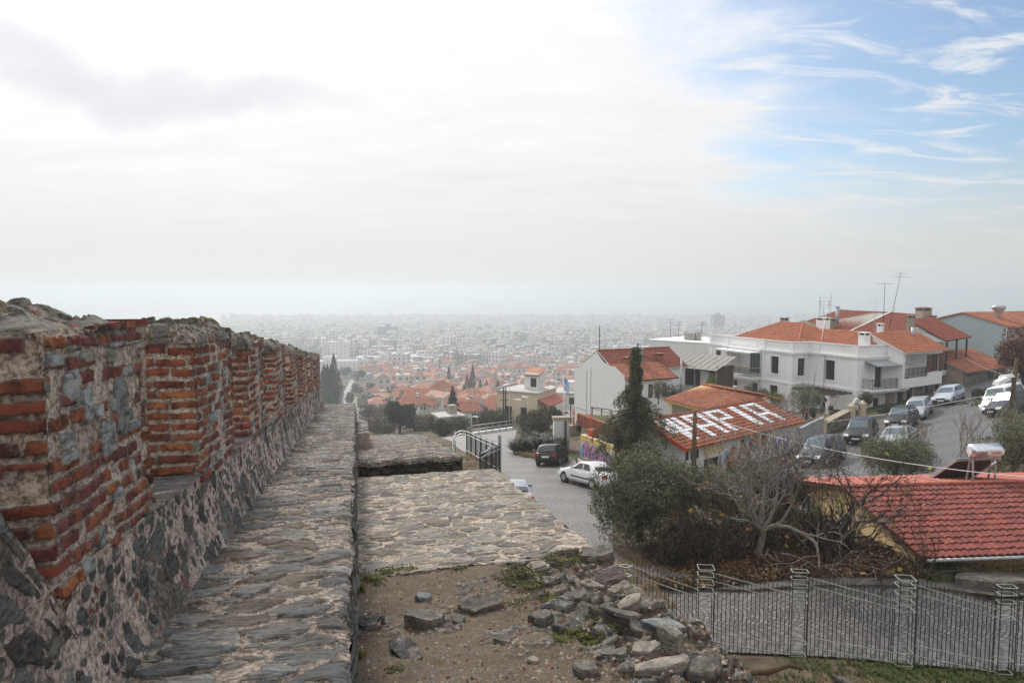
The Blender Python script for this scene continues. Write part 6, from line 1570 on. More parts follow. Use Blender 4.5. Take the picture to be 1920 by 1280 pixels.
# pale blue house at the far right
BH, BHL = frame('pale_blue_house', (55.4, 90.6), (59.2, 81.5), -12.5, 'pale blue house with a blank gable wall sprayed with black lettering', 'house')
ap = BHL * .46
mb = MB(); mb.add([(0, 0, -2), (BHL, 0, -2), (BHL, 0, 8.3), (ap, 0, 9.55), (0, 0, 8.5)], [(0, 1, 2, 3, 4)]); mb.quad((BHL, 0, -2), (BHL, 10, -2), (BHL, 10, 8.3), (BHL, 0, 8.3)); mb.build('wall', M['blue_wall'], BH)
tiles((BHL + .8, -.2, 8.15), (BHL + .8, 14, 8.15), (ap, 14, 9.75), (ap, -.2, 9.75), 'tile_terra', BH, pu=.4, pv=.5, extra='orange_fascia', amp=.06); tiles((-.6, 14, 8.4), (-.6, -.2, 8.4), (ap, -.2, 9.75), (ap, 14, 9.75), 'tile_terra', BH, extra='orange_fascia')
mb = MB(); mb.box((BHL + .9, 3.6, 3.2), (1.7, 6.6, .25)); mb.box((BHL + .9, 3.6, 6.5), (1.7, 6.6, .2)); mb.build('balcony', M['rust_leaf'] if False else M['red_paint'], BH)
mb = MB(); mb.tube([(BHL + .05, -.1, -2), (BHL + .05, -.1, 8.1)], .09, 6); mb.build('drainpipe', M['galv'], BH)
mb = MB(); mb.box((BHL - .4, 6.0, 10.2), (1.0, 1.0, 3.0)); mb.box((BHL - .4, 6, 11.75), (1.15, 1.15, .15)); mb.build('chimney', M['blue_wall'], BH)
mb = MB(); mb.lathe([(.25, 9.2), (.3, 9.7), (.75, 10.3), (.8, 10.55), (.5, 10.7)], 12, c=(ap + 2.6, 2.6, 0)); mb.build('roof_vent', M['galv'], BH)
# sprayed lettering
mb = MB(); y = -.006
bx = BHL - 6.6
mb.quad((bx - .4, y, .4), (BHL - .2, y, -.2), (BHL - .2, y, 3.0), (bx - .4, y, 3.3), 0)
def sp(pts, w=.32): stroke(mb, pts, w, y - .004, 1)
sp([(bx, 3.0), (bx + .9, 2.85), (bx + .1, 1.5), (bx + 1.0, 1.3)], .34)
sp([(bx + 1.4, 2.8), (bx + 1.3, 1.3), (bx + 2.1, 1.2), (bx + 2.3, 2.7)], .34)
sp([(bx + 2.8, .9), (bx + 2.9, 2.6), (bx + 3.8, .8), (bx + 4.0, 2.5)], .36)
sp([(bx + 4.5, 2.6), (bx + 4.6, .5)], .36); sp([(bx + 5.6, 2.5), (bx + 4.8, 1.6), (bx + 5.9, .4)], .36)
for k in range(5): stroke(mb, [(bx + .2 + k * .42, 3.5), (bx + .45 + k * .42, 3.9), (bx + .5 + k * .42, 3.5)], .09, y, 2)
mb.build('graffiti', [M['graf_white'], M['graf_black'], M['tile_salmon'] if False else M['graf_pale']], BH)
# stone shed by the road
SD, SDL = frame('stone_shed', (46.6, 70.0), (54.2, 74.6), -10.1, 'low stone shed with a red tiled lean-to roof under the pale blue gable', 'shed')
mb = MB(); r_ = random.Random(9); sheet(mb, 0, SDL, -1.5, 1.8, 16, 8, lambda a, b: (a, 0, b)); mb.quad((0, 4, -1.5), (0, 0, -1.5), (0, 0, 2), (0, 4, 3.2)); mb.quad((SDL, 0, -1.5), (SDL, 4, -1.5), (SDL, 4, 3.2), (SDL, 0, 2))
for poly in cells(0, SDL, -1.2, 1.8, .5, .32, r_): stone(mb, poly, lambda a, b, h: (a, -h, b), r_.uniform(.02, .07), r_, 1, .9, 1, .03, .1, -.03, .8)
mb.build('wall', [M['mortar'], M['rubble']], SD)
mb = MB(); mb.box((5.6, -.05, .5), (1.0, .1, 1.7)); mb.build('door', M['iron'], SD)
tiles((-.3, -.5, 1.75), (SDL + .3, -.5, 1.75), (SDL + .3, 3.6, 3.5), (-.3, 3.6, 3.5), 'tile_terra', SD, pu=.38, pv=.5, amp=.06)
# ---- terrace with the painted wall ------------------------------------------------------------------------
GA, GB = (4.9, 48.3), (8.0, 40.6)
gw = empty('painted_wall', (GA[0], GA[1], 0), math.atan2(GB[1] - GA[1], GB[0] - GA[0]), 'low terrace wall covered in pink and violet graffiti', 'wall'); GLn = math.hypot(GB[0] - GA[0], GB[1] - GA[1])
zg = -12.0
mb = MB(); mb.add([(0, 0, zg - .6), (GLn, 0, zg - .6), (GLn, 0, zg + 2.0), (0, 0, zg + 1.75), (0, .35, zg - .6), (GLn, .35, zg - .6), (GLn, .35, zg + 2.0), (0, .35, zg + 1.75)], [(0, 1, 2, 3), (3, 2, 6, 7), (0, 3, 7, 4), (1, 5, 6, 2)]); mb.build('wall_body', M['cream'], gw)
rr = random.Random(3)
mb = MB(); y = -.004; lay_ = [0]
def bl(x, z, w, h, m):
    global lay_
    lay_[0] += 1; yy = -.004 - .0012 * lay_[0]
    n = 12; mb.add([(x + w / 2 * math.cos(t * 6.283 / n) * rr.uniform(.85, 1.1), yy, zg + z + h / 2 * math.sin(t * 6.283 / n) * rr.uniform(.85, 1.1)) for t in range(n)], [tuple(range(n))], m)
mb.quad((.02, -.003, zg + 1.45), (GLn, -.003, zg + 1.72), (GLn, -.003, zg + 1.97), (.02, -.003, zg + 1.72), 4)
mb.quad((.02, -.0035, zg - .3), (.5, -.0035, zg - .3), (.5, -.0035, zg + 1.0), (.02, -.0035, zg + 1.0), 3)
for k in range(6):
    x = .9 + k * 1.05; c1 = (0, 0, 1, 2, 0, 1)[k]
    bl(x, .65, 1.05, 1.6 - .06 * k, 5); bl(x, .65, .88, 1.42 - .06 * k, c1); bl(x + .1, .8, .3, .5, (2, 1, 0, 0, 2, 0)[k]); bl(x - .15, .35, .26, .35, 5); bl(x - .15, .36, .16, .22, (6, 3, 6, 0, 6, 1)[k]); bl(x + .2, .15, .4, .3, (1, 2, 0, 1, 0, 2)[k])
    stroke(mb, [(x - .3, zg + 1.1), (x + .05, zg + .4), (x + .3, zg + 1.0)], .07, -.004 - .0012 * (lay_[0] + 1), 5); lay_[0] += 1
mb.build('graffiti', [M['graf_pink'], M['graf_purple'], M['graf_violet'], M['graf_sky'], M['graf_yellow'], M['graf_black'], M['graf_white']], gw)
# terrace ground with grass behind it
tr = MB(); q = [(4.95, 48.5), (8.1, 40.8), (12.5, 46.0), (11.5, 56), (6.0, 57)]
tr.prism(q, -15.5, -10.4); tag(tr.build('terrace', M['ground']), 'raised terrace with patchy grass behind the painted wall', kind='structure')
bp = empty('brick_border', (5.6, 50.0, -10.4), math.atan2(-8.0, 3.2), 'row of upright terracotta tiles edging the grassy terrace', 'border')
mb = MB(); r_ = random.Random(4)
for k in range(26): mb.box((-2.5 + k * .34, .6, .45), (.24, .3, .9), rz=r_.uniform(-.1, .1))
mb.build('tile_row', M['tile_terra'], bp)
for x_ in (-2.2, .5, 3.2, 5.6):
    mb = MB(); mb.tube([(x_, 0, -.3), (x_, 0, 1.4)], .05, 6); mb.build('post', M['red_paint'], bp)
pl = empty('flower_pot', (5.75, 47.6, -10.3), .3, 'red square flower pot on the painted terrace wall', 'flower pot'); mb = MB(); mb.box((0, 0, .28), (.6, .6, .56), taper=1.15); mb.build('pot', M['red_paint'], pl); mb = MB(); mb.box((0, 0, .55), (.56, .56, .06)); mb.build('soil', M['earth'], pl)
pt = empty('concrete_planter', G(5.0, 44.4, .14), math.atan2(-8, 3.1), 'long pale concrete planter box at the foot of the painted wall', 'planter'); mb = MB(); mb.box((0, 0, .28), (1.9, .55, .56), taper=1.06); mb.build('trough', M['white_old'], pt); mb = MB(); mb.box((0, 0, .55), (1.8, .46, .05)); mb.build('soil', M['earth'], pt)
rl = empty('pipe_barrier', G(4.75, 42.9, .1), math.atan2(-3, 2.2), 'bent brown pipe barrier on the small paved corner by the white saloon', 'barrier'); mb = MB(); mb.tube([(-.9, 0, 0), (-.9, 0, .85), (-.82, 0, .95), (.82, 0, .95), (.9, 0, .85), (.9, 0, 0)], .04, 8); mb.build('pipe', M['pole_wood'], rl)
ps = empty('gate_post', G(4.15, 57.0), .1, 'pale concrete gate post with a dark pipe behind the black hatchback', 'post'); mb = MB(); mb.box((0, 0, 1.1), (1.3, .6, 3.2)); mb.build('shaft', M['white_old'], ps); mb = MB(); mb.box((0, 0, 2.8), (1.5, .8, .2)); mb.build('cap', M['concrete_tan'], ps); mb = MB(); mb.tube([(.3, -.4, -.4), (.3, -.4, 2.6)], .09, 8); mb.build('pipe', M['iron'], ps)
st = empty('marble_slab', G(2.6, 66, 0), .3, 'broken pale marble slab standing behind the strap leaved clump', 'stone'); mb = MB(); mb.add([(-.9, 0, -1), (1.1, 0, -1), (1.2, 0, 1.0), (.2, 0, 2.2), (-.8, 0, 1.6), (-.9, .4, -1), (1.1, .4, -1), (1.2, .4, 1.0), (.2, .4, 2.2), (-.8, .4, 1.6)], [(0, 1, 2, 3, 4), (9, 8, 7, 6, 5), (0, 5, 6, 1), (1, 6, 7, 2), (2, 7, 8, 3), (3, 8, 9, 4), (4, 9, 5, 0)]); mb.build('slab', M['white_old'], st)
lp = empty('log_pile', (11.2, 59.0, gz(11.2, 59)), .5, 'pile of pale planks stacked in front of the orange roofed outbuilding', 'plank pile'); r_ = random.Random(12)
for k in range(18):
    mb = MB(); mb.box((r_.uniform(-.6, .6), -1.0 + (k % 6) * .45, 1.2 + (k // 6) * .42 + .1 * (k % 6)), (r_.uniform(3.5, 5), .28, .12), rz=r_.uniform(-.16, .16)); mb.build('plank', M['grey_wood'], lp)
# ---- the city below ----------------------------------------------------------------------------------
M['facade'] = facade_mat('city_facade', [(0.58, 0.56, 0.53), (0.66, 0.65, 0.63), (0.50, 0.47, 0.42), (0.60, 0.54, 0.45), (0.70, 0.69, 0.68), (0.42, 0.41, 0.40), (0.55, 0.50, 0.46), (0.64, 0.60, 0.52)])
M['block'] = facade_mat('apartment_facade', [(0.66, 0.65, 0.64), (0.74, 0.73, 0.72), (0.52, 0.50, 0.47), (0.62, 0.58, 0.52), (0.80, 0.79, 0.78), (0.40, 0.40, 0.40), (0.70, 0.68, 0.64), (0.30, 0.31, 0.33)])
M['asphalt_pale'] = plain('sun_bleached_asphalt', (0.30, 0.29, 0.28), 0.9)
M['flatroof'] = plain('flat_roof_screed', (0.46, 0.44, 0.42), 0.9, var=0.35, scale=0.08)
M['far_tile'] = plain('old_town_tile', (0.34, 0.165, 0.12), 0.9, var=0.35, scale=0.9)
M['far_tile_b'] = plain('bright_old_town_tile', (0.40, 0.19, 0.125), 0.9, var=0.25, scale=0.9)
M['far_tile_c'] = plain('faded_old_town_tile', (0.40, 0.235, 0.175), 0.9, var=0.3, scale=0.9)
M['far_tile_d'] = plain('dark_old_town_tile', (0.27, 0.10, 0.065), 0.9, var=0.3, scale=0.9)
cr = random.Random(2024)
def far_house(mb, w, d, h, rh, kind, eave=.35, mw=0, mr=1):
    b = len(mb.v)
    x, y = w / 2, d / 2
    for i, (p, q, L) in enumerate((((-x, -y), (x, -y), w), ((x, -y), (x, y), d), ((x, y), (-x, y), w), ((-x, y), (-x, -y), d))):
        mb.add([(*p, -4), (*q, -4), (*q, h), (*p, h)], [(0, 1, 2, 3)], mw, [[(0, -4), (L, -4), (L, h), (0, h)]])
    X, Y_ = x + eave, y + eave
    if kind == 'flat':
        mb.add([(-X + .3, -Y_ + .3, h + .02), (X - .3, -Y_ + .3, h + .02), (X - .3, Y_ - .3, h + .02), (-X + .3, Y_ - .3, h + .02)], [(0, 1, 2, 3)], mr)
        mb.box((x * .3, y * .2, h + 1.1), (w * .3, d * .3, 2.2), mw)
    else:
        r = (x - y * .9 if x > y else 0.3) if kind == 'hip' else X
        v = [(-X, -Y_, h - .1), (X, -Y_, h - .1), (X, Y_, h - .1), (-X, Y_, h - .1), (-max(r, .3), 0, h + rh), (max(r, .3), 0, h + rh)]
        mb.add(v, [(0, 1, 5, 4), (2, 3, 4, 5), (0, 3, 2, 1)], mr)
        mb.add(v, [(1, 2, 5), (3, 0, 4)], mr if kind == 'hip' else mw)
        mb.box((x * .4, y * .25, h + rh * .8), (.7, .7, 1.5), mw)

# notable buildings of the near old town, each with its parts
def town_house(px, Y, base, w, d, h, rh, rz, label, wall='white_old', roof='tile_terra', kind='hip', stor=2, wins=3, name='town_house'):
    c = P(px, 600, Y); z = base if base is not None else gz(c.x, Y)
    o = empty(name, (c.x, Y, z), R(rz), label, 'house')
    x, y = w / 2, d / 2
    mb = MB(); hs = []
    sh_ = h / stor
    for k in range(wins):
        for s in range(stor):
            u = w * (k + .5) / wins; hs.append((u - .55, u + .55, s * sh_ + .9, s * sh_ + sh_ - .5))
    holed(mb, (-x, -y, 0), (1, 0, 0), (0, -1, 0), w, h, hs, .15)
    hs2 = [(d * (k + .5) / 2 - .5, d * (k + .5) / 2 + .5, s * sh_ + .9, s * sh_ + sh_ - .5) for k in range(2) for s in range(stor)]
    for ox, n, u in ((x, (1, 0, 0), (0, 1, 0)), (-x, (-1, 0, 0), (0, 1, 0))): holed(mb, (ox, -y, 0), u, n, d, h, hs2, .15)
    mb.quad((x, y, 0), (-x, y, 0), (-x, y, h), (x, y, h))
    mb.box((0, 0, -3), (w - .02, d - .02, 6))
    if kind == 'gable':
        for s in (-1, 1): mb.add([(s * x, -y, h), (s * x, y, h), (s * x, 0, h + rh - .1)], [(0, 1, 2)])
    mb.build('wall', M[wall], o)
    for q in hs: window(o, (-x, -y, 0), (1, 0, 0), (0, -1, 0), q, 'casement', cr.choice(['brown', 'white_trim']), depth=.12)
    for q in hs2: window(o, (x, -y, 0), (0, 1, 0), (1, 0, 0), q, 'casement', 'brown', depth=.12)
    X, Y_, e = x + .5, y + .5, h - .12
    kw = dict(pu=.5, pv=.6, amp=.06)
    if kind == 'flat':
        mb = MB(); mb.box((0, 0, h + .12), (w + .3, d + .3, .24)); mb.build('roof', M['flatroof'], o)
        mb = MB(); mb.box((w * .2, d * .1, h + .9), (w * .3, d * .35, 1.6)); mb.build('stair_head', M[wall], o)
    else:
        r = max(.2, x - y * .9) if kind == 'hip' else X
        tiles((-X, -Y_, e), (X, -Y_, e), (r, 0, h + rh), (-r, 0, h + rh), roof, o, **kw); tiles((X, Y_, e), (-X, Y_, e), (-r, 0, h + rh), (r, 0, h + rh), roof, o, **kw)
        if kind == 'hip': tiles((X, -Y_, e), (X, Y_, e), (r, 0, h + rh), (r, 0, h + rh), roof, o, **kw); tiles((-X, Y_, e), (-X, -Y_, e), (-r, 0, h + rh), (-r, 0, h + rh), roof, o, **kw)
        chimney(o, x * .4, y * .3, h + rh * .45, 1.2, .7, wall, None)
    return o
occupied = []
def occ(o, r): occupied.append((o.location.x, o.location.y, r)); return o
occ(town_house(768, 190, None, 8.0, 7.5, 5.4, 1.9, -14, 'white two storey house with shallow orange roof above the round green tree', 'white_old', 'tile_terra', wins=2), 9)
occ(town_house(799, 192, None, 5.5, 6.5, 5.2, 1.5, -10, 'small pinkish house with brown roof attached right of the white two storey house', 'cream', 'tile_terra', wins=1), 7)
occ(town_house(780, 236, None, 9.0, 9, 6.0, 2.6, 16, 'cream house with broad gabled orange roof and deep eaves in the old town', 'cream', 'tile_orange', 'gable', wins=3), 10)
occ(town_house(826, 250, None, 12.0, 11, 7.0, 4.0, 5, 'large house with high brick red hipped roof left of the cypress clump', 'white_old', 'tile_terra', wins=5), 12)
occ(town_house(884, 235, None, 8.0, 8, 6.5, 2.4, 8, 'cream three storey house with bright orange roof below the cypress clump', 'cream', 'tile_orange', stor=3, wins=3), 9)
occ(town_house(838, 118, None, 4.6, 4.6, 2.6, .2, 24, 'low flat roofed shed with pale concrete roof just below the iron fence', 'concrete_tan', kind='flat', stor=1, wins=1), 6)
occ(town_house(868, 160, None, 6.5, 6.0, 3.6, 1.8, 20, 'low house with weathered orange roof beside the tall dark fir', 'white_old', 'tile_terra', 'gable', wins=2, stor=1), 8)
occ(town_house(930, 195, None, 8.5, 8.0, 5.0, 2.4, -18, 'house with streaky salmon roof left of the tall beige building', 'cream', 'tile_orange', wins=2), 9)
occ(town_house(742, 300, None, 5.5, 5.5, 4.0, 2.0, 0, 'tiny white house with a bright orange pyramid roof beside the dark trees', 'white_bright', 'tile_orange', wins=3, stor=1), 8)
occ(town_house(1060, 112, None, 6.5, 6, 5.0, 1.4, -12, 'grey flat roofed house beside the flagpole', 'white_old', kind='flat', wins=2), 7)
# beige building with the roof room
bb = occ(empty('beige_building', (P(988, 600, 100).x, 100, gz(P(988, 600, 100).x, 100)), R(-28), 'tall beige building with a flat roof, white roof room and sloping pink awning', 'building'), 8)
mb = MB(); mb.box((0, 0, 1.0), (6.6, 6.4, 9.4)); mb.build('wall', M['cream'], bb)
mb = MB(); mb.box((0, 0, 5.78), (7.0, 6.8, .18)); mb.box((-3.3, 0, 6.0), (.15, 6.6, .4)); mb.build('roof', M['flatroof'], bb)
mb = MB(); mb.box((1.0, .6, 7.0), (2.2, 2.4, 2.3)); rr_ = mb.build('roof_room', M['white_old'], bb)
mb = MB(); mb.add([(-.3, -.8, 7.9), (2.3, -.8, 7.9), (2.3, 2.0, 8.8), (-.3, 2.0, 8.8)], [(0, 1, 2, 3)]); mb.add([(-.3, -.8, 7.8), (2.3, -.8, 7.8), (2.3, 2.0, 8.7), (-.3, 2.0, 8.7)], [(3, 2, 1, 0)]); mb.build('room_roof', M['far_tile_b'], rr_)
mb = MB(); mb.box((1.4, -.62, 6.9), (.9, .06, 1.3)); mb.build('window', M['glass'], rr_)
mb = MB(); mb.add([(3.35, -3.3, 4.9), (3.35, 3.3, 4.9), (5.2, 3.3, 4.1), (5.2, -3.3, 4.1)], [(0, 1, 2, 3)]); mb.add([(3.35, -3.3, 4.8), (3.35, 3.3, 4.8), (5.2, 3.3, 4.0), (5.2, -3.3, 4.0)], [(3, 2, 1, 0)]); mb.build('awning_roof', M['tile_salmon'], bb)
mb = MB(); mb.box((4.3, 0, 1.2), (1.8, 6.6, .25)); b2 = mb.build('balcony', M['white_old'], bb); railing(b2, [(5.15, -3.2, 1.35), (5.15, 3.2, 1.35)], 1.0, spacing=.3, scroll=False)
for y_ in (-2.2, -.6, 1.2): window(bb, (3.3, -3.2, 0), (0, 1, 0), (1, 0, 0), (y_ + 2.7, y_ + 3.5, 1.7, 3.5), depth=-.05)
for x_ in (1.6, 4.0): window(bb, (-3.3, -3.2, 0), (1, 0, 0), (0, -1, 0), (x_, x_ + .9, 2.4, 3.6), depth=-.05)
# rows of old town houses
roofs = [('far_tile', 'brick red'), ('far_tile_b', 'bright orange'), ('far_tile_c', 'faded pink'), ('far_tile_d', 'dark brown red')]
n_house = 0
rows_ = []
Y = 128.0
while Y < 505:
    x = -.215 * Y - (0 if Y > 300 else -4)
    while x < .16 * Y:
        rows_.append((x + cr.uniform(-2, 2), Y + cr.uniform(-4, 4))); x += cr.uniform(8, 11.5) if Y < 330 else cr.uniform(8.5, 13)
    Y += 10.5 if Y < 300 else 12.5
rest = MB()
for hx, hy in rows_:
    pxx = 960 + hx / hy * 1280
    if pxx > 1120 or (pxx > 1085 and hy < 160): continue
    if any((hx - a) ** 2 + (hy - b) ** 2 < (r + 5.5) ** 2 for a, b, r in occupied): continue
    if pxx < 700 and hy < 430: continue
    if hy < 215 and pxx < 815: continue
    if hy < 150: continue
    w, d, h = cr.uniform(5.5, 9), cr.uniform(5.5, 7.5), cr.choice([3.5, 4.5, 5.0, 6.0, 7.0])
    if hy > 300: h += cr.choice([0, 0, 2.5])
    flat = cr.random() < (.10 if hy < 330 else .3)
    kind = 'flat' if flat else cr.choice(['hip', 'hip', 'gable'])
    mat_r, word = cr.choice(roofs); rh = cr.uniform(1.3, 2.3)
    mb = MB(); far_house(mb, w, d, h, rh, kind)
    if n_house >= 280:
        T_ = Matrix.Translation((hx, hy, gz(hx, hy))) @ Matrix.Rotation(cr.uniform(0, 3.1), 4, 'Z')
        rest.add([T_ @ Vector(p) for p in mb.v], mb.f, 0, mb.uv); k0 = len(rest.m) - len(mb.m); rest.m[k0:] = [0 if q == 0 else (1 if flat else 2 + [r_[0] for r_ in roofs].index(mat_r)) for q in mb.m]
        for q in range(k0, len(rest.uv)): rest.uv[q] = rest.uv[q] or None
        continue
    o = mb.build('town_house', [M['facade'], M['flatroof'] if flat else M[mat_r]])
    o.location = (hx, hy, gz(hx, hy)); o.rotation_euler = (0, 0, R(cr.choice([0, 12, -15, 28, 90, 75, -35, 100]) + cr.uniform(-8, 8)))
    band = ('nearest old town rows', 'middle old town rows', 'far old town rows', 'last red roofs before the blocks')[0 if hy < 180 else 1 if hy < 280 else 2 if hy < 400 else 3]
    side = 'left' if pxx < 790 else 'middle' if pxx < 930 else 'right'
    lab = f"{'low' if h < 5 else 'tall' if h > 8 else 'two storey'} house with {'flat grey' if flat else word + ' ' + {'hip': 'hipped', 'gable': 'gabled'}[kind]} roof, {band}, {side}"
    tag(o, lab, 'house', 'houses of the old town: ' + lab)
    n_house += 1
tag(rest.build('old_town_roofs', [M['facade'], M['flatroof']] + [M[r_[0]] for r_ in roofs]), 'hazy far rows of small red roofed houses', 'houses', kind='stuff')
# apartment blocks of the lower city: far past counting
bx = []
Y = 470.0
rnd2 = np.random.RandomState(5)
while Y < 1930:
    stp = 12.5 + Y * .0045
    xs = np.arange(-.42 * Y, .80 * Y, stp)
    for x in xs:
        pxx = 960 + x / Y * 1280
        if 720.5 < pxx < 729 and Y > 900: continue
        if pxx < 668 and Y < 640: continue
        if Y < 560 and rnd2.rand() < .6: continue
        if rnd2.rand() < .07: continue
        bx.append((x + rnd2.uniform(-4, 4), Y + rnd2.uniform(-5, 5), rnd2.uniform(7, 15), rnd2.uniform(7, 13), rnd2.choice([9, 12, 12, 15, 18, 18, 21]) * (1.0 if Y > 650 else .7) * (1.15 if Y > 1750 else 1), rnd2.uniform(-.25, .25) + rnd2.choice([0, .5, -.4])))
    Y += stp
bx = np.array(bx)
gzv = height(bx[:, 0], bx[:, 1])
vs, fs, uvs, mi = [], [], [], []
def addbox(x, y, z0, z1, w, d, a, roofm):
    c, s_ = math.cos(a), math.sin(a); b = len(vs)
    for z in (z0, z1):
        for qx, qy in ((-w / 2, -d / 2), (w / 2, -d / 2), (w / 2, d / 2), (-w / 2, d / 2)): vs.append((x + qx * c - qy * s_, y + qx * s_ + qy * c, z))
    for k, L in ((0, w), (1, d), (2, w), (3, d)):
        fs.append((b + k, b + (k + 1) % 4, b + 4 + (k + 1) % 4, b + 4 + k)); uvs.extend([(0, z0), (L, z0), (L, z1), (0, z1)]); mi.append(0)
    fs.append((b + 4, b + 5, b + 6, b + 7)); uvs.extend([(0, 0), (w, 0), (w, d), (0, d)]); mi.append(roofm)
for (x, y, w, d, h, a), z in zip(bx, gzv):
    addbox(x, y, z - 6, z + h, w, d, a, 1 if (y > 760 or rnd2.rand() > .4) else 2)
    addbox(x + rnd2.uniform(-2, 2), y + rnd2.uniform(-2, 2), z + h - .5, z + h + 2.8, w * .35, d * .4, a, 1)
    if rnd2.rand() < .5: addbox(x + rnd2.uniform(-5, 5), y - d * .2, z + h * .5, z + h + 1.0, w * .5, d * 1.1, a, 1)
tag(np_mesh('city_blocks', vs, fs, [M['block'], M['flatroof'], M['far_tile_c']], uv=uvs, midx=mi), 'sea of hazy apartment blocks stretching to the shore', 'city', kind='stuff')
# some large buildings that stand out in the haze
def big(px, Y, w, d, h, rz, label, name='apartment_block', mat='block'):
    c = P(px, 600, Y); z = gz(c.x, Y); mb = MB(); 
    for i, (p, q, L) in enumerate((((-w / 2, -d / 2), (w / 2, -d / 2), w), ((w / 2, -d / 2), (w / 2, d / 2), d), ((w / 2, d / 2), (-w / 2, d / 2), w), ((-w / 2, d / 2), (-w / 2, -d / 2), d))):
        mb.add([(*p, -5), (*q, -5), (*q, h), (*p, h)], [(0, 1, 2, 3)], 0, [[(0, -5), (L, -5), (L, h), (0, h)]])
    mb.add([(-w / 2, -d / 2, h), (w / 2, -d / 2, h), (w / 2, d / 2, h), (-w / 2, d / 2, h)], [(0, 1, 2, 3)], 1); mb.box((0, 0, h + 1.5), (w * .25, d * .3, 3), 0)
    o = mb.build(name, [M[mat], M['flatroof']]); o.location = (c.x, Y, z); o.rotation_euler = (0, 0, R(rz)); return tag(o, label, 'building')
M['glass_band'] = facade_mat('banded_facade', [(0.72, 0.72, 0.72), (0.78, 0.78, 0.78)], pane=(0.22, 0.27, 0.32), pu=1.3, pv=5.5)
M['dark_block'] = facade_mat('dark_tower_facade', [(0.22, 0.24, 0.27), (0.2, 0.22, 0.25)], pane=(0.15, 0.17, 0.2))
M['white_block'] = facade_mat('white_tower_facade', [(0.80, 0.79, 0.77), (0.76, 0.75, 0.73)], pane=(0.5, 0.5, 0.5))
big(725, 520, 46, 16, 10, 8, 'long low white public building with bands of blue glass left of centre', 'public_building', 'glass_band')
big(790, 545, 34, 14, 10, 4, 'pale blue glazed public building continuing the long white one', 'public_building', 'glass_band')
big(727, 880, 24, 14, 26, 0, 'dark slab block standing alone above the long white public building', mat='dark_block')
big(637, 560, 16, 14, 20, 10, 'pale tower block left of the avenue', mat='white_block'); big(655, 585, 13, 12, 21, 4, 'grey tower block next to the pale tower block by the avenue'); big(672, 600, 15, 12, 20, 0, 'slightly wider pale tower block right of the grey one', mat='white_block')
big(618, 500, 40, 14, 8, 12, 'long low cream barracks building behind the cypresses on the left', 'public_building', 'white_block')
for px, Y, lab in ((1236, 900, 'left one of two bright slab towers in the haze over the flat white roof'), (1290, 1000, 'right one of two bright slab towers in the haze over the flat white roof')): big(px, Y, 13, 11, 36, 15, lab, mat='white_block')
big(1346, 1050, 17, 14, 38, 5, 'dark slab tower in the haze just left of the villa roof', mat='dark_block')
# thin monument far at the shore, ships and harbour mole
c = P(1170, 590, 1900); mb = MB(); mb.lathe([(4, 0), (3.4, 18), (5, 20), (2.4, 22), (2, 32)], 10); o = mb.build('far_tower', M['dark_block']); o.location = (c.x, 1900, gz(c.x, 1900)); tag(o, 'thin far tower rising above the hazy shore line', 'tower')
def ship(px, Y, L, label):
    c = P(px, 570, Y); o = empty('cargo_ship', (c.x, Y, -90), R(4), label, 'ship', None)
    mb = MB(); q = [(-L / 2, 0), (-L / 2 + 8, -11), (L / 2 - 20, -11), (L / 2, 0), (L / 2 - 20, 11), (-L / 2 + 8, 11)]; mb.prism(q, -2, 13); mb.build('hull', M['iron'], o)
    mb = MB(); mb.box((-L / 2 + 22, 0, 21), (16, 18, 16)); mb.box((-L / 2 + 20, 0, 33), (6, 6, 8)); mb.build('superstructure', M['concrete'], o)
    mb = MB()
    for k in range(3): mb.box((-L * .15 + k * L * .22, 0, 18), (4, 4, 18))
    mb.build('crane', M['iron'], o)
ship(752, 4300, 175, 'hazy cargo ship at anchor left of centre'); ship(918, 3600, 130, 'hazy cargo ship at anchor right of the other, lower in view'); ship(585, 5200, 150, 'faintest cargo ship, far left near the end of the parapet')
mb = MB(); a, b = P(1230, 580, 2300), P(1440, 575, 3000); mb.bar((a.x, 2300, -88), (b.x, 3000, -88), 26, 7); tag(mb.build('harbour_mole', M['concrete']), 'long low harbour breakwater in the haze', 'breakwater')
# avenue and verge far left
def gp(px, Y): return (P(px, 600, Y).x, Y)
drape('road', [gp(604, 225), gp(650, 225), gp(654, 300), gp(662, 420), gp(655, 425), gp(640, 330), gp(622, 280)], M['asphalt_pale'], .25, 8, 'pale avenue running down beside the old walls')
drape('grass_verge', [gp(655, 225), gp(668, 225), gp(668, 300), gp(664, 330), gp(658, 300)], M['grass'], .3, 8, 'green verge beside the avenue')
tw = empty('ruined_tower', (*gp(677, 215), gz(*gp(677, 215))), .3, 'square ruined stone tower beside the avenue', 'tower')
mb = MB(); sheet(mb, 0, 13.0, 0, 1, 26, 12, lambda a, b: (lambda q: (q[0] * (1 + .03 * noise.noise((a, b * 6, 1))), q[1], -2 + b * (7.6 + .6 * noise.noise((a * 1.3, 0, 0)))))([(-1.6 + a, -1.6), (1.6, -1.6 + a - 3.25), (1.6 - (a - 6.5), 1.6), (-1.6, 1.6 - (a - 9.75))][min(3, int(a / 3.25))])); mb.box((0, 0, 1.6), (3.0, 3.0, 7)); mb.build('wall', M['rubble'], tw)
w2 = MB(); w2.box((0, 0, 1), (9, 1, 4)); o = w2.build('white_yard_wall', M['white_old']); o.location = (*gp(694, 205), gz(*gp(694, 205))); tag(o, 'white yard wall right of the ruined tower', 'wall')
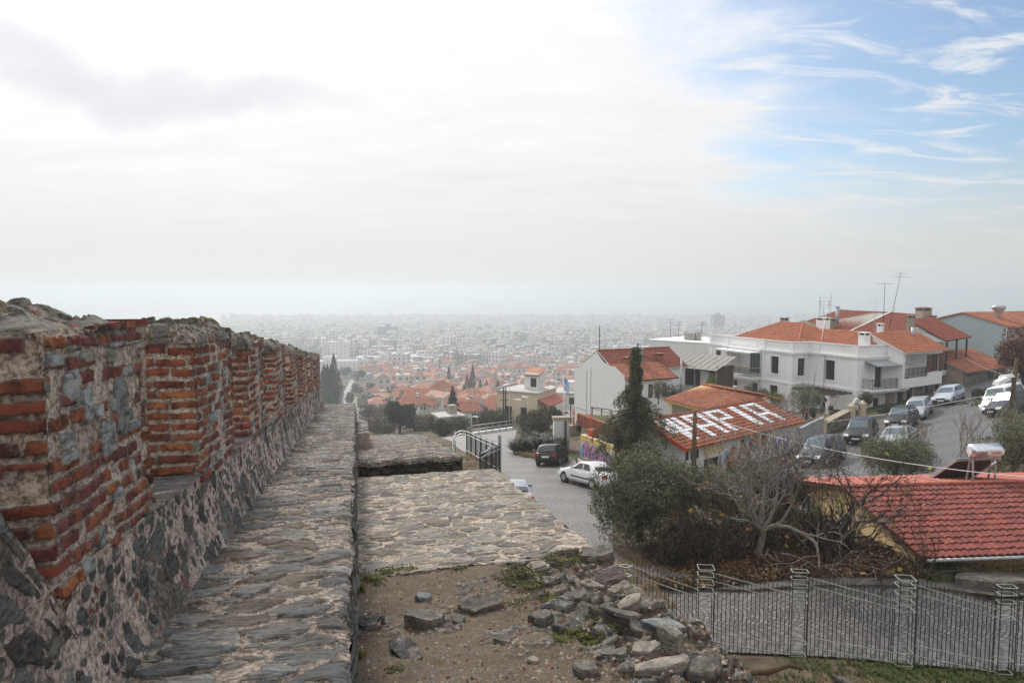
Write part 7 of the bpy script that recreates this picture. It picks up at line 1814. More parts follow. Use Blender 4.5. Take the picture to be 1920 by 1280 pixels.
# ---- plants ------------------------------------------------------------------------------------------
def leaves(name, C, size, mat, parent=None, asp=.32, seed=1, droop=None, out=None, var=.4):
    rs = np.random.RandomState(seed); C = np.asarray(C, dtype=np.float32); n = len(C)
    d = rs.normal(size=(n, 3)); 
    if droop is not None: d = d * (1 - droop[3]) + np.array(droop[:3]) * 1.6 * droop[3]
    if out is not None: d = d * .7 + out
    d /= np.linalg.norm(d, axis=1, keepdims=True) + 1e-9
    e = rs.normal(size=(n, 3)); w = np.cross(d, e); w /= np.linalg.norm(w, axis=1, keepdims=True) + 1e-9
    l = size * (1 + rs.uniform(-var, var, (n, 1)))
    V = np.stack([C - d * l * .5, C + w * l * asp * .5, C + d * l * .5, C - w * l * asp * .5], 1).reshape(-1, 3)
    F = np.arange(n * 4).reshape(n, 4)
    return np_mesh(name, V, F, mat, parent)

def blob_points(blobs, n, seed, shell=.55, lump=.35):
    """points spread through lumpy blobs (cx,cy,cz,rx,ry,rz), thicker towards the outside"""
    rs = np.random.RandomState(seed); out = []
    vol = np.array([b[3] * b[4] * b[5] for b in blobs]); cnt = (n * vol / vol.sum()).astype(int)
    for b, k in zip(blobs, cnt):
        u = rs.normal(size=(k, 3)); u /= np.linalg.norm(u, axis=1, keepdims=True)
        r = shell + (1 - shell) * rs.rand(k, 1) ** .6
        f = np.array([1 + lump * noise.noise((q[0] * 2.1 + b[0], q[1] * 2.1 + b[1], q[2] * 2.1 + b[2])) for q in u])[:, None]
        p = u * r * f
        keep = np.array([noise.noise((q[0] * 3.3 + b[0] * 3, q[1] * 3.3 + b[2], q[2] * 3.3 + b[1])) > -.22 for q in p])
        p = p[keep]
        out.append(p * np.array(b[3:6]) + np.array(b[:3]))
    return np.concatenate(out)

def grow(mb, p, d, L, r, lv, rg, tips=None, kids=(2, 3), spread=.6, up=.15, shrink=.72, seg=4, wob=.16, rs=.68, m=0, minr=.004, sides=None):
    pts, rad = [p.copy()], [r]
    d = d.normalized(); q = p.copy()
    for k in range(seg):
        d = (d + Vector((rg.gauss(0, wob), rg.gauss(0, wob), rg.gauss(0, wob) + up * .35))).normalized()
        q = q + d * (L / seg); pts.append(q.copy()); rad.append(max(minr, r * (1 - (1 - rs) * (k + 1) / seg)))
    mb.tube(pts, rad, sides or (8 if r > .08 else 5 if r > .02 else 3), m, caps=False)
    if lv <= 0:
        if tips is not None: tips.append(q.copy())
        return
    n = rg.randint(*kids)
    for k in range(n):
        t = rg.uniform(.45, 1.0) if k else 1.0
        i = min(seg, int(t * seg)); s_ = pts[i]
        ax = Vector((rg.gauss(0, 1), rg.gauss(0, 1), rg.gauss(0, 1)))
        nd = (d + ax.normalized() * spread * rg.uniform(.6, 1.3) + Vector((0, 0, up))).normalized()
        grow(mb, s_, nd, L * shrink * rg.uniform(.75, 1.15), max(minr, rad[i] * rg.uniform(.55, .8)), lv - 1, rg, tips, kids, spread, up, shrink, seg, wob, rs, m, minr, sides)

def leafy(name, loc, blobs, n, size, mat, label, cat='tree', trunk=None, bark='bark', seed=1, asp=.32, droop=None, group=None, inner=None):
    """blobs relative to loc; trunk = (height, radius)"""
    o = empty(name, loc, 0, label, cat, group)
    leaves('crown', blob_points(blobs, n, seed), size, M[mat], o, asp, seed, droop)
    if trunk:
        rg = random.Random(seed); mb = MB(); h, r = trunk
        mb.tube([(0, 0, -.4), (rg.uniform(-.1, .1), rg.uniform(-.1, .1), h * .5), (rg.uniform(-.15, .15), 0, h)], [r * 1.25, r, r * .85], 8, caps=False)
        for b in blobs[:7]:
            tgt = Vector(b[:3]); s_ = Vector((0, 0, h * rg.uniform(.6, 1)))
            mid = s_.lerp(tgt, .5) + Vector((0, 0, .15))
            mb.tube([s_, mid, tgt], [r * .55, r * .4, r * .2], 6, caps=False)
        mb.build('trunk', M[bark], o)
    return o

def rblobs(n, R_, rad, seed, flat=1.0, zc=0.0, minz=-1):
    rg = random.Random(seed); out = []
    while len(out) < n:
        v = Vector((rg.uniform(-1, 1), rg.uniform(-1, 1), rg.uniform(-1, 1)))
        if v.length > 1 or v.z < minz: continue
        k = rg.uniform(.7, 1.3) * rad
        out.append((v.x * R_[0], v.y * R_[1], zc + v.z * R_[2], k, k, k * flat))
    return out
g0 = lambda x, y: (x, y, gz(x, y))
# big olive bush by the road
leafy('olive_tree', g0(4.75, 24.6), rblobs(26, (1.35, 1.2, 1.25), .72, 3, .9, 1.95) + [(-.9, -.3, .7, .8, .7, .6), (0, -.8, .7, .9, .6, .6), (.9, -.5, 1.0, .8, .7, .7), (-1.25, 0, 1.5, .75, .7, .7), (-1.2, .2, 2.3, .7, .7, .6), (-.7, 0, 2.9, .7, .6, .55)], 64000, .105, 'olive', 'big round grey green olive tree spilling over the road corner', trunk=(1.2, .14), seed=3, asp=.26)
leafy('olive_tree', g0(6.75, 26.6), rblobs(12, (1.0, .8, .7), .55, 5, .9, 1.45), 22000, .105, 'olive', 'smaller olive tree just right of the big one, below the wooden pole', trunk=(1.3, .1), seed=5, asp=.26)
leafy('olive_tree', g0(9.6, 28.6), rblobs(14, (1.7, .9, .6), .55, 6, .9, 1.2), 24000, .105, 'olive', 'low spreading olive behind the pale bare fig tree', trunk=(1.0, .1), seed=6, asp=.26)
leafy('olive_tree', g0(19.4, 34.0), rblobs(16, (1.5, 1.1, .8), .75, 7, .85, 1.45), 30000, .11, 'olive', 'rounded olive bush behind the red roof, left of the solar heater', trunk=(1.0, .1), seed=7, asp=.26)
leafy('olive_tree', g0(23.4, 31.2), rblobs(14, (1.3, 1.1, 1.2), .8, 8, .9, 1.9), 26000, .11, 'olive', 'olive tree at the right edge behind the solar heater', trunk=(1.2, .12), seed=8, asp=.26)
leafy('olive_tree', g0(8.3, 26.0), rblobs(12, (1.0, .8, .6), .55, 9, .9, 1.35), 16000, .105, 'olive', 'low olive bush between the wooden pole and the fig tree', trunk=(1.0, .1), seed=9, asp=.26)
leafy('olive_tree', g0(11.2, 27.4), rblobs(10, (1.0, .8, .5), .5, 10, .9, 1.1), 12000, .105, 'brownleaf', 'brownish bush behind the dark bare tree by the yellow house', trunk=(.9, .1), seed=10, asp=.3)
# pale bare fig tree
def bare(name, loc, label, stems, mat, lv, seed, leafpts=0, leafmat='yleaf', cat='tree', **kw):
    o = empty(name, loc, 0, label, cat); rg = random.Random(seed); mb = MB(); tips = []
    tr = MB()
    for (p, d, L, r) in stems: grow(mb, Vector(p), Vector(d), L, r, lv, rg, tips, **kw)
    mb.build('branches' if False else 'trunk', M[mat], o)
    if leafpts:
        t = [tips[rg.randrange(len(tips))] for _ in range(leafpts)]
        leaves('leaves', np.array([tuple(q) for q in t]), .16, M[leafmat], o, .75, seed)
    return o
F_ = g0(8.2, 22.0)
bare('fig_tree', F_, 'pale bare fig tree with upswept twigs in the planted bed', [((0, 0, -.3), (-.12, 0, 1), 1.5, .15), ((-.05, 0, .9), (.5, .1, 1), 1.4, .10), ((-.1, 0, .9), (-.45, -.1, .8), 1.2, .09), ((-.1, .1, 1.0), (.25, .4, .9), 1.4, .09), ((0, 0, .8), (1.1, -.1, .42), 1.9, .085), ((0, 0, .8), (1.0, .3, .62), 1.9, .07), ((0, 0, 1.0), (.1, .1, 1), 1.4, .07), ((0, 0, .9), (-1.0, .1, .35), 1.2, .06), ((.3, 0, .9), (.9, -.2, .8), 1.7, .06)], 'bark_grey', 5, 41, 14, 'yleaf', kids=(2, 3), spread=.85, up=.12, shrink=.79, wob=.2, rs=.60, minr=.0085)
bare('bare_tree', g0(9.9, 20.7), 'dark bare tree leaning right in front of the yellow gable', [((0, 0, -.3), (.1, .1, 1), 1.1, .13), ((.1, 0, .6), (.45, 0, 1), 1.1, .10), ((.2, 0, 1.2), (1.0, -.05, .35), 1.1, .075), ((.2, 0, 1.1), (.9, .1, .05), 1.0, .06), ((.1, 0, .8), (-.4, 0, 1), 1.2, .06), ((.3, .1, 1.1), (.6, .2, .9), 1.6, .05), ((0, 0, .2), (.9, -.3, .35), 1.4, .05)], 'bark', 6, 52, 16, 'yleaf', kids=(2, 3), spread=.58, up=.04, shrink=.72, wob=.2, rs=.66, minr=.006)
bare('bare_shrub', g0(12.2, 19.7), 'low dark bare shrub at the corner of the yellow house', [((0, 0, -.1), (rgx, .05, 1), 1.0, .035) for rgx in (-.9, -.5, -.1, .4, .8)] + [((-.6, 0, .1), (-1, 0, .25), 1.3, .03), ((.3, 0, .2), (1, .1, .5), 1.2, .03)], 'bark', 3, 61, 12, 'yleaf', kids=(2, 3), spread=.55, up=.1, shrink=.72, minr=.005, cat='shrub')
for k, (x, y, h, s, lab) in enumerate(((5.9, 22.4, 1.5, 9, 'reddish twiggy shrub right of the big olive, nearest the fence'), (6.7, 23.3, 2.0, 8, 'tall reddish twiggy shrub under the wooden pole'), (7.3, 22.2, 1.4, 8, 'dark twiggy shrub left of the fig trunk'), (6.2, 21.2, 1.1, 7, 'thin stemmed shrub behind the lattice fence post'), (9.1, 22.6, 1.3, 8, 'tangled shrub right of the fig trunk'), (10.6, 22.4, 1.2, 7, 'tangled shrub against the left end of the yellow gable'), (8.7, 20.7, .9, 7, 'low tangle of twigs before the fig trunk'), (5.2, 21.6, .9, 7, 'small twiggy shrub at the foot of the big olive'), (9.6, 22.4, 2.5, 10, 'tall dark twiggy shrub between the fig and the dark bare tree'), (8.9, 23.4, 2.6, 10, 'tall twiggy shrub close behind the fig trunk'), (7.6, 23.6, 2.4, 10, 'tall twiggy shrub left behind the fig trunk'), (10.9, 21.6, 2.0, 9, 'twiggy shrub right of the dark bare tree by the yellow gable'))):
    rg = random.Random(70 + k)
    bare('twiggy_shrub', g0(x, y), lab, [((rg.uniform(-.35, .35), rg.uniform(-.3, .3), -.1), (rg.uniform(-.55, .55), rg.uniform(-.4, .4), 1), h * rg.uniform(.5, .75), .022) for _ in range(s)], ('bark_brown', 'bark')[k % 2], 3, 80 + k, 8, ('yleaf', 'litter')[k % 2], kids=(2, 3), spread=.5, up=.18, shrink=.7, minr=.0045, cat='shrub')
for k, (x, y) in enumerate(((23.3, 38.5), (25.6, 38.0), (27.2, 36.6), (21.2, 39.2))):
    rg = random.Random(170 + k)
    bare('bare_bush', g0(x, y), ('pale bare bush left of centre in the row behind the solar heater', 'pale bare bush right of centre in the row behind the solar heater', 'pale bare bush nearest the lamp pole', 'pale bare bush nearest the silver saloon')[k], [((rg.uniform(-.5, .5), rg.uniform(-.5, .5), -.1), (rg.uniform(-.5, .5), rg.uniform(-.4, .4), 1), rg.uniform(1.1, 1.5), .03) for _ in range(9)], 'bark_grey', 3, 180 + k, 0, kids=(2, 3), spread=.45, up=.25, shrink=.72, minr=.009, cat='shrub')
# dark undergrowth in the bed
leafy('undergrowth', g0(7.3, 22.0), [(x, y, .5, .85, .7, .8) for x, y in ((-2.2, 0), (-1.2, .5), (-.3, .2), (.6, .6), (1.5, .4), (2.4, .7), (3.2, .2))], 26000, .10, 'brownleaf', None, None, seed=21, asp=.4)
u = [o for o in COL.objects if o.name == 'undergrowth'][0]
for key in list(u.keys()): del u[key]
u['kind'] = 'stuff'; u['label'] = 'dark tangled undergrowth beneath the bare trees'
# cedar
def cedar(loc, H, label):
    o = empty('cedar', loc, 0, label, 'tree'); rg = random.Random(9); mb = MB()
    mb.tube([(0, 0, -.4), (.1, 0, H * .3), (.05, 0, H * .6), (.25, 0, H * .85), (.2, 0, H)], [.24, .2, .14, .07, .03], 8, caps=False)
    C, D = [], []
    z = 1.0
    while z < H - .1:
        f = z / H
        Lm = 2.9 - 1.3 * max(0, f - .2) if f < .62 else (1.7 - 13 * (f - .62) if f < .72 else .40 * (1 - (f - .70) / .30) + .10)
        Lm = max(.15, min(3.0, Lm))
        for k in range(rg.randint(3, 5) if f < .66 else 4):
            a = rg.uniform(0, 6.283); L = Lm * rg.uniform(.35, 1.15)
            p = Vector((.1, 0, z)); pts = [p]
            for s_ in range(1, 6):
                t = s_ / 5; pts.append(Vector((.1 + math.cos(a) * L * t, math.sin(a) * L * t, z + .18 * L * t - .55 * L * t * t)))
            mb.tube(pts, [.05 * (1 - f * .6), .035, .03, .02, .012, .008], 4, caps=False)
            for s_ in range(1, 6):
                for q in range(4 if f < .7 else 4):
                    t = (s_ - rg.random()) / 5; i = max(0, min(4, int(t * 5))); c = pts[i].lerp(pts[i + 1], t * 5 - i)
                    hl = rg.uniform(.2, 1.25) * (1 - .6 * f); side = rg.uniform(-.25, .25)
                    n = int(56 * hl)
                    for w in range(n):
                        v = rg.random()
                        C.append((c.x - math.sin(a) * side + rg.gauss(0, .06 + .05 * (1 - v)), c.y + math.cos(a) * side + rg.gauss(0, .06 + .05 * (1 - v)), c.z + .06 - hl * v + rg.gauss(0, .03)))
        z += rg.uniform(.24, .46)
    mb.build('trunk', M['bark'], o)
    leaves('crown', C, .15, M['cedar'], o, .26, 9, (0, 0, -1, .45))
    return o
cedar(g0(7.3, 40.6), 8.6, 'tall dark drooping cedar in front of the tavern gable')
# strap leaved clump and dry grass by the black car
def tuft(mb, c, n, L, w, rg, spread=.8, droop=.5, m=0):
    for _ in range(n):
        a = rg.uniform(0, 6.283); l = L * rg.uniform(.6, 1.1); o_ = rg.uniform(.1, spread)
        d = Vector((math.cos(a) * o_, math.sin(a) * o_, 1)).normalized(); s_ = Vector((-math.sin(a), math.cos(a), 0)) * w / 2
        p0 = Vector(c) + Vector((math.cos(a), math.sin(a), 0)) * rg.uniform(0, .12 * L); p1 = p0 + d * l * .55; p2 = p1 + (d + Vector((math.cos(a) * droop, math.sin(a) * droop, -droop * .8))).normalized() * l * .5
        mb.add([p0 - s_, p0 + s_, p1 + s_ * .9, p1 - s_ * .9, p2], [(0, 1, 2, 3), (3, 2, 4)], m)
yk = empty('strap_leaf_clump', g0(2.2, 56.6), 0, 'dense clump of dark strap leaved plants on the bend behind the black hatchback', 'plant'); rg = random.Random(31); mb = MB()
for _ in range(150):
    x, y = rg.uniform(-2.4, 2.2), rg.uniform(-2.6, 2.6)
    if (x / 2.4) ** 2 + (y / 2.6) ** 2 > 1: continue
    tuft(mb, (x, y, gz(2.2 + x, 56.6 + y) - gz(2.2, 56.6) + .15 + rg.uniform(0, .9) * (1 - (x / 2.4) ** 2)), 26, rg.uniform(.8, 1.3), .075, rg, 1.1, .7)
mb.build('leaves', M['yucca'], yk)
leafy('brown_bush', g0(2.3, 63), rblobs(12, (1.8, 1.4, 1.1), .8, 15, .9, 1.6), 16000, .13, 'brownleaf', 'grey brown bush rising behind the strap leaved clump', 'bush', (1.3, .08), seed=15, asp=.4)
dg = MB(); rg = random.Random(33)
for _ in range(160):
    t = rg.random(); x, y = 1.0 + 1.9 * t + rg.gauss(0, .35), 54.0 - 3.4 * t + rg.gauss(0, .35)
    tuft(dg, G(x, y), 12, rg.uniform(.3, .6), .035, rg, .8, .5)
tag(dg.build('dry_grass', M['dry']), 'straw coloured dry grass along the road bend', 'grass', kind='stuff')
# shrubs around the villa
leafy('conifer', (*P(1333, 735, 67)[:2], P(1333, 735, 67).z), [(0, 0, .5, .75, .75, .5), (0, 0, 1.0, .55, .55, .5), (0, 0, 1.5, .3, .3, .4)], 3500, .13, 'lime', 'lime green conifer left of the villa', seed=81, asp=.35)
for k, (px, py, Y, r, mt, lab) in enumerate(((1404, 738, 68.5, .95, 'dark_leaf', 'dark green shrub below the small villa door'), (1428, 739, 67.5, .85, 'olive', 'grey green shrub right of the dark green villa shrub'), (1455, 747, 66, .9, 'lime', 'yellow green shrub in front of the villa ground floor window'), (1507, 744, 63.5, 1.55, 'olive', 'round olive tree left of the pergola'), (1539, 748, 62, .55, 'olive', 'thin climbing plant on the pergola'), (1623, 748, 61, .75, 'brownleaf', 'brownish little tree behind the arched garden gate'), (1660, 775, 61, .8, 'dark_leaf', 'dark potted shrub under the right villa balcony'), (1264, 735, 62, 1.0, 'dark_leaf', 'green bush beside the orange roofed outbuilding'), (1235, 728, 64, 1.1, 'olive', 'pale green bush behind the cedar'), (1836, 737, 60, .8, 'brownleaf', 'dark scruffy bush in front of the stone shed'))):
    p = P(px, py, Y)
    leafy('shrub', (p.x, p.y, p.z - r), rblobs(7, (r * .6, r * .6, r * .55), r * .55, 90 + k, .9, r), 4200 if r < 1.3 else 9000, .12, mt, lab, 'shrub', (r * .8, .05), seed=90 + k)
leafy('rusty_tree', (*P(1915, 760, 58)[:2], gz(P(1915, 760, 58).x, 58)), rblobs(16, (1.5, 1.5, 2.6), .9, 77, 1, 3.8), 16000, .15, 'rust_leaf', 'rust leaved tree at the right edge behind the lamp pole', trunk=(2.5, .15), seed=77, asp=.5)
vr = random.Random(44)
mb = MB()
for _ in range(300):
    a = vr.uniform(0, 6.28); q = (43.8 + vr.uniform(-5, 4.5), 57.0 + vr.uniform(-2.6, 2.6)); tuft(mb, G(*q), 10, .32, .05, vr)
tag(mb.build('grass_patch', M['grass']), 'green grass patch on the slope by the upper road', 'grass', kind='stuff')
# trees of the old town
leafy('round_tree', (*P(750, 800, 112)[:2], gz(P(750, 800, 112).x, 112)), rblobs(14, (2.1, 2.1, 1.6), 1.1, 101, .9, 3.2), 15000, .26, 'dark_leaf', 'round green tree below the white two storey house', trunk=(2, .2), seed=101, asp=.5)
def fir(px, Y, H, rad, label, base=None, seed=1, mat='dark_leaf', n=9000, name='fir_tree', grp=None, col=False):
    x = P(px, 600, Y).x; o = empty(name, (x, Y, gz(x, Y) if base is None else base), 0, label, 'tree', grp); rs = np.random.RandomState(seed)
    t = rs.rand(n) ** (.65 if not col else .9); a = rs.rand(n) * 6.283
    prof_ = (1 - t) * (1 + .35 * np.sin(t * 40 + a * 2)) if not col else np.minimum(1, (1 - t) * 2.6) * (.55 + .45 * np.minimum(1, t * 5)) * (1 + .18 * np.sin(t * 23 + a * 3))
    r = rad * prof_ * (.35 + .65 * rs.rand(n) ** .5)
    C = np.stack([r * np.cos(a), r * np.sin(a), .06 * H + t * H * .94], 1)
    leaves('crown', C, max(.16, H * .032), M[mat], o, .5, seed, (0, 0, -1, .25) if not col else (0, 0, 1, .5))
    mb = MB(); mb.tube([(0, 0, -1), (0, 0, H * .8)], [rad * .09 + .05, .04], 6, caps=False); mb.build('trunk', M['bark'], o)
fir(848, 135, 8.2, 2.0, 'tall dark fir tree in the middle of the old town view', seed=5)
CYL = 'dark column cypress in the clump among the red roofs'
for k, (px, Y, H) in enumerate(((841, 320, 15), (848, 325, 10), (869, 268, 9), (875, 270, 13), (881, 268, 12), (886, 272, 17), (900, 280, 11), (912, 285, 10), (933, 270, 11))):
    fir(px, Y, H, 1.1, ('tallest left cypress among the red roofs, standing apart', 'short cypress beside the tall left one among the red roofs')[k] if k < 2 else ('lone short cypress right of the clump among the red roofs' if k == 8 else CYL), seed=200 + k, n=1500, name='cypress', grp=None if k < 2 or k == 8 else 'cypress clump in the old town', col=True)
for k, (px, Y, H) in enumerate(((606, 235, 17), (612, 232, 15), (617, 240, 16), (622, 238, 15), (627, 245, 14), (624, 262, 21), (633, 262, 13), (612, 265, 17), (604, 262, 16), (619, 255, 17))):
    fir(px, Y, H, 2.0, 'dark cypress in the hazy row left of the avenue', seed=230 + k, n=1800, name='cypress', grp='cypresses along the avenue', col=True)
OT_ = 0
OT = [(695, 300, 3.4, 'dark_leaf'), (712, 285, 3.6, 'dark_leaf'), (728, 290, 3.0, 'dark_leaf'), (690, 250, 3.2, 'brownleaf'), (705, 235, 3.6, 'brownleaf'), (722, 225, 3.2, 'dark_leaf'), (738, 235, 2.8, 'brownleaf'), (745, 205, 3.0, 'dark_leaf'), (726, 190, 3.0, 'brownleaf'), (708, 175, 3.2, 'brownleaf'), (690, 160, 2.8, 'brownleaf'), (716, 140, 2.6, 'brownleaf'), (735, 130, 2.2, 'brownleaf'), (699, 122, 2.4, 'brownleaf'), (720, 116, 2.2, 'brownleaf'), (775, 118, 2.4, 'brownleaf'), (788, 130, 2.2, 'dark_leaf'), (800, 118, 2.0, 'brownleaf'), (700, 330, 3.6, 'dark_leaf'), (735, 320, 3.0, 'brownleaf'), (866, 185, 2.6, 'dark_leaf'), (910, 172, 2.2, 'brownleaf'), (884, 215, 2.6, 'dark_leaf'), (860, 300, 3.2, 'brownleaf'), (900, 285, 3.0, 'brownleaf'), (665, 330, 3.2, 'brownleaf'), (655, 280, 2.6, 'brownleaf'), (668, 420, 4, 'dark_leaf'), (645, 440, 4, 'dark_leaf'), (815, 128, 1.8, 'brownleaf')]
for k, (px, Y, r, mt) in enumerate(OT):
    x = P(px, 600, Y).x
    if mt == 'brownleaf': mt = 'greybrush'
    w_ = 'dark green' if mt == 'dark_leaf' else 'brown leafless looking'
    where = 'by the avenue' if px < 680 else 'in the wooded hollow beyond the wall end' if px < 745 else 'between the old town houses'
    leafy('broadleaf_tree', (x, Y, gz(x, Y)), rblobs(9, (r * .9, r * .8, r * .5), r * .5, 300 + k, .9, r * (.55 if Y < 150 else 1.0)), 2600, .24 + Y * .0009, mt, f'{w_} tree {where}', 'tree', (r * .7, .18), seed=300 + k, asp=.55, group=f'{w_} trees {where}')
for k, (px, Y, r, mt, lab) in enumerate(((840, 97, 1.7, 'dark_leaf', 'dark bush just behind the looped iron fence'), (862, 95, 1.6, 'brownleaf', 'brown domed bush behind the looped iron fence'), (905, 96, 1.9, 'dark_leaf', 'dark green bush left of the beige building'), (925, 94, 2.0, 'dark_leaf', 'broad dark green bush in front of the beige building'), (948, 92, 1.4, 'dark_leaf', 'dark bush at the foot of the double utility pole'), (1012, 86, 1.5, 'lime', 'yellow green tree in front of the balcony of the beige building'), (992, 82, 1.2, 'brownleaf', 'brown bush below the yellow green tree'), (1040, 84, 1.3, 'dark_leaf', 'dark bush left of the blank white house'), (826, 90, 1.3, 'dark_leaf', 'low dark bush beyond the far paving'), (1100, 66, .9, 'dark_leaf', 'small bush at the foot of the blank white wall'))):
    x = P(px, 600, Y).x
    leafy('bush', (x, Y, gz(x, Y)), rblobs(9, (r * .8, r * .8, r * .5), r * .55, 340 + k, .9, r * .8), 5200, .17, mt, lab, 'bush', (r * .6, .07), seed=340 + k, asp=.5)
# litter, grass
def scatter_leaves(name, n, fn, size, mat, label, seed, up=.03):
    rg = random.Random(seed); C = []
    while len(C) < n:
        q = fn(rg)
        if q is None: continue
        C.append(tuple(G(q[0], q[1], up + (.11 if q[1] < 20.4 else 0) + rg.uniform(0, .07))))
    o = leaves(name, C, size, M[mat], None, .7, seed); return tag(o, label, 'leaf litter', kind='stuff')
scatter_leaves('leaf_litter', 9000, lambda r: (r.uniform(4.4, 12.5), 19.7 + abs(r.gauss(0, 1.5))), .15, 'litter', 'brown fallen leaves lying in the planted bed', 5)
rg = random.Random(55); mb = MB()
for _ in range(2600):
    x, y = rg.uniform(1.5, 15.5), 13.0 + rg.random() * 2.35
    if fbm(x * .5, y * .7, 12) < -.25: continue
    tuft(mb, G(x, y), 7, rg.uniform(.10, .22), .014, rg, .9, .5)
for _ in range(900):
    x, y = rg.uniform(12.2, 16.5), rg.uniform(19.55, 20.6)
    tuft(mb, G(x, y, .1), 8, rg.uniform(.12, .26), .016, rg, .9, .5)
tag(mb.build('grass', M['grass']), 'green grass along the foot of the lattice fence and the yellow house', 'grass', kind='stuff')
mb = MB()
for _ in range(420):
    x, y = rg.uniform(3.5, 15), 13.0 + rg.random() * 1.3
    tuft(mb, G(x, y), 7, rg.uniform(.18, .42), .012, rg, 1.0, .7)
for _ in range(40):
    tuft(mb, G(rg.uniform(13.5, 15.8), rg.uniform(20, 20.5), .1), 9, rg.uniform(.4, .8), .012, rg, .7, .8)
for _ in range(420):
    x, y = rg.uniform(2.6, 5.0), rg.uniform(18.2, 22.2)
    if 4.6 < x and y < 20.4: continue
    tuft(mb, G(x, y, .02), 7, rg.uniform(.15, .4), .016, rg, 1.0, .7)
for _ in range(260):
    x, y = rg.uniform(-3.4, -1.2), rg.uniform(37, 52)
    tuft(mb, G(x, y), 8, rg.uniform(.3, .8), .03, rg, .9, .5)
tag(mb.build('straw_grass', M['dry']), 'dry straw among the grass on the verges', 'grass', kind='stuff')
# moss cushions and tufts on the broken wall top
mb = MB()
for px, py, n, sp_, L in ((985, 1075, 150, .30, .055), (1000, 1095, 110, .22, .05), (1040, 1055, 70, .18, .06), (1080, 1052, 60, .14, .06), (965, 1090, 60, .2, .05), (1030, 1125, 50, .09, .07), (1062, 1195, 70, .16, .05), (1085, 1185, 40, .1, .06), (1110, 1205, 60, .12, .07), (1225, 1108, 30, .1, .04), (1098, 1250, 40, .09, .05), (975, 1130, 40, .15, .03), (700, 1085, 60, .14, .07), (672, 1105, 40, .06, .12), (760, 1070, 50, .16, .06), (725, 1072, 50, .16, .06), (668, 1230, 40, .05, .09), (740, 1255, 30, .08, .04), (1216, 1190, 14, .05, .07), (790, 1148, 24, .1, .03), (860, 1065, 40, .12, .05), (1120, 1160, 20, .1, .05), (1155, 1180, 20, .1, .05)):
    c = earth_at(px, py)
    for _ in range(n * 3):
        a, b = c.x + rg.gauss(0, sp_ * .45), c.y + rg.gauss(0, sp_ * .45)
        if a < .05: continue
        tuft(mb, to_world(Vector((a, b, earth_z(a, b)))), 7, L * rg.uniform(.35, .8), .007, rg, 1.2, .5)
tag(mb.build('moss', M['moss']), 'moss and small grass tufts on the broken wall top', 'moss', kind='stuff')
# ---- cars ---------------------------------------------------------------------------------------------
for nm, c, mt in (('car_black', (0.012, 0.013, 0.016), .0), ('car_white', (0.74, 0.75, 0.76), .0), ('car_silver', (0.46, 0.48, 0.50), .55), ('car_blue_silver', (0.50, 0.55, 0.62), .3), ('car_anthracite', (0.055, 0.06, 0.068), .2), ('car_grey', (0.22, 0.24, 0.26), .3)):
    M[nm] = plain(nm.replace('car', 'paint'), c, .34, mt, var=.04, scale=2, spec=.35, coat=.15)
M['lamp_white'] = plain('headlight_glass', (0.75, 0.77, 0.78), .15, var=.1); M['lamp_red'] = plain('tail_light_glass', (0.45, 0.02, 0.02), .2, var=.1); M['tyre'] = M['black']
M['plate'] = plain('licence_plate', (0.72, 0.73, 0.70), .5, var=.05)
# side profiles: (x along the car, 0 = front bumper; z)
STY = {
 'hatch': dict(L=3.95, W=1.68, H=1.43, bonnet=.98, cowl=1.15, roof0=1.85, roof1=3.35, tail=3.78, belt=.93, wb=(.75, 3.2)),
 'saloon': dict(L=4.3, W=1.70, H=1.42, bonnet=.98, cowl=1.25, roof0=2.0, roof1=3.0, tail=3.65, belt=.94, wb=(.82, 3.42)),
 'estate': dict(L=4.2, W=1.68, H=1.44, bonnet=.98, cowl=1.2, roof0=1.9, roof1=3.75, tail=4.1, belt=.94, wb=(.8, 3.35)),
 'van': dict(L=4.3, W=1.75, H=1.85, bonnet=1.05, cowl=.85, roof0=1.5, roof1=4.0, tail=4.22, belt=1.1, wb=(.8, 3.5)),
 'suv': dict(L=3.9, W=1.70, H=1.62, bonnet=1.08, cowl=1.1, roof0=1.75, roof1=3.45, tail=3.8, belt=1.04, wb=(.75, 3.1)),
 'low': dict(L=4.35, W=1.76, H=1.36, bonnet=.95, cowl=1.3, roof0=2.1, roof1=2.9, tail=3.8, belt=.92, wb=(.85, 3.45))}
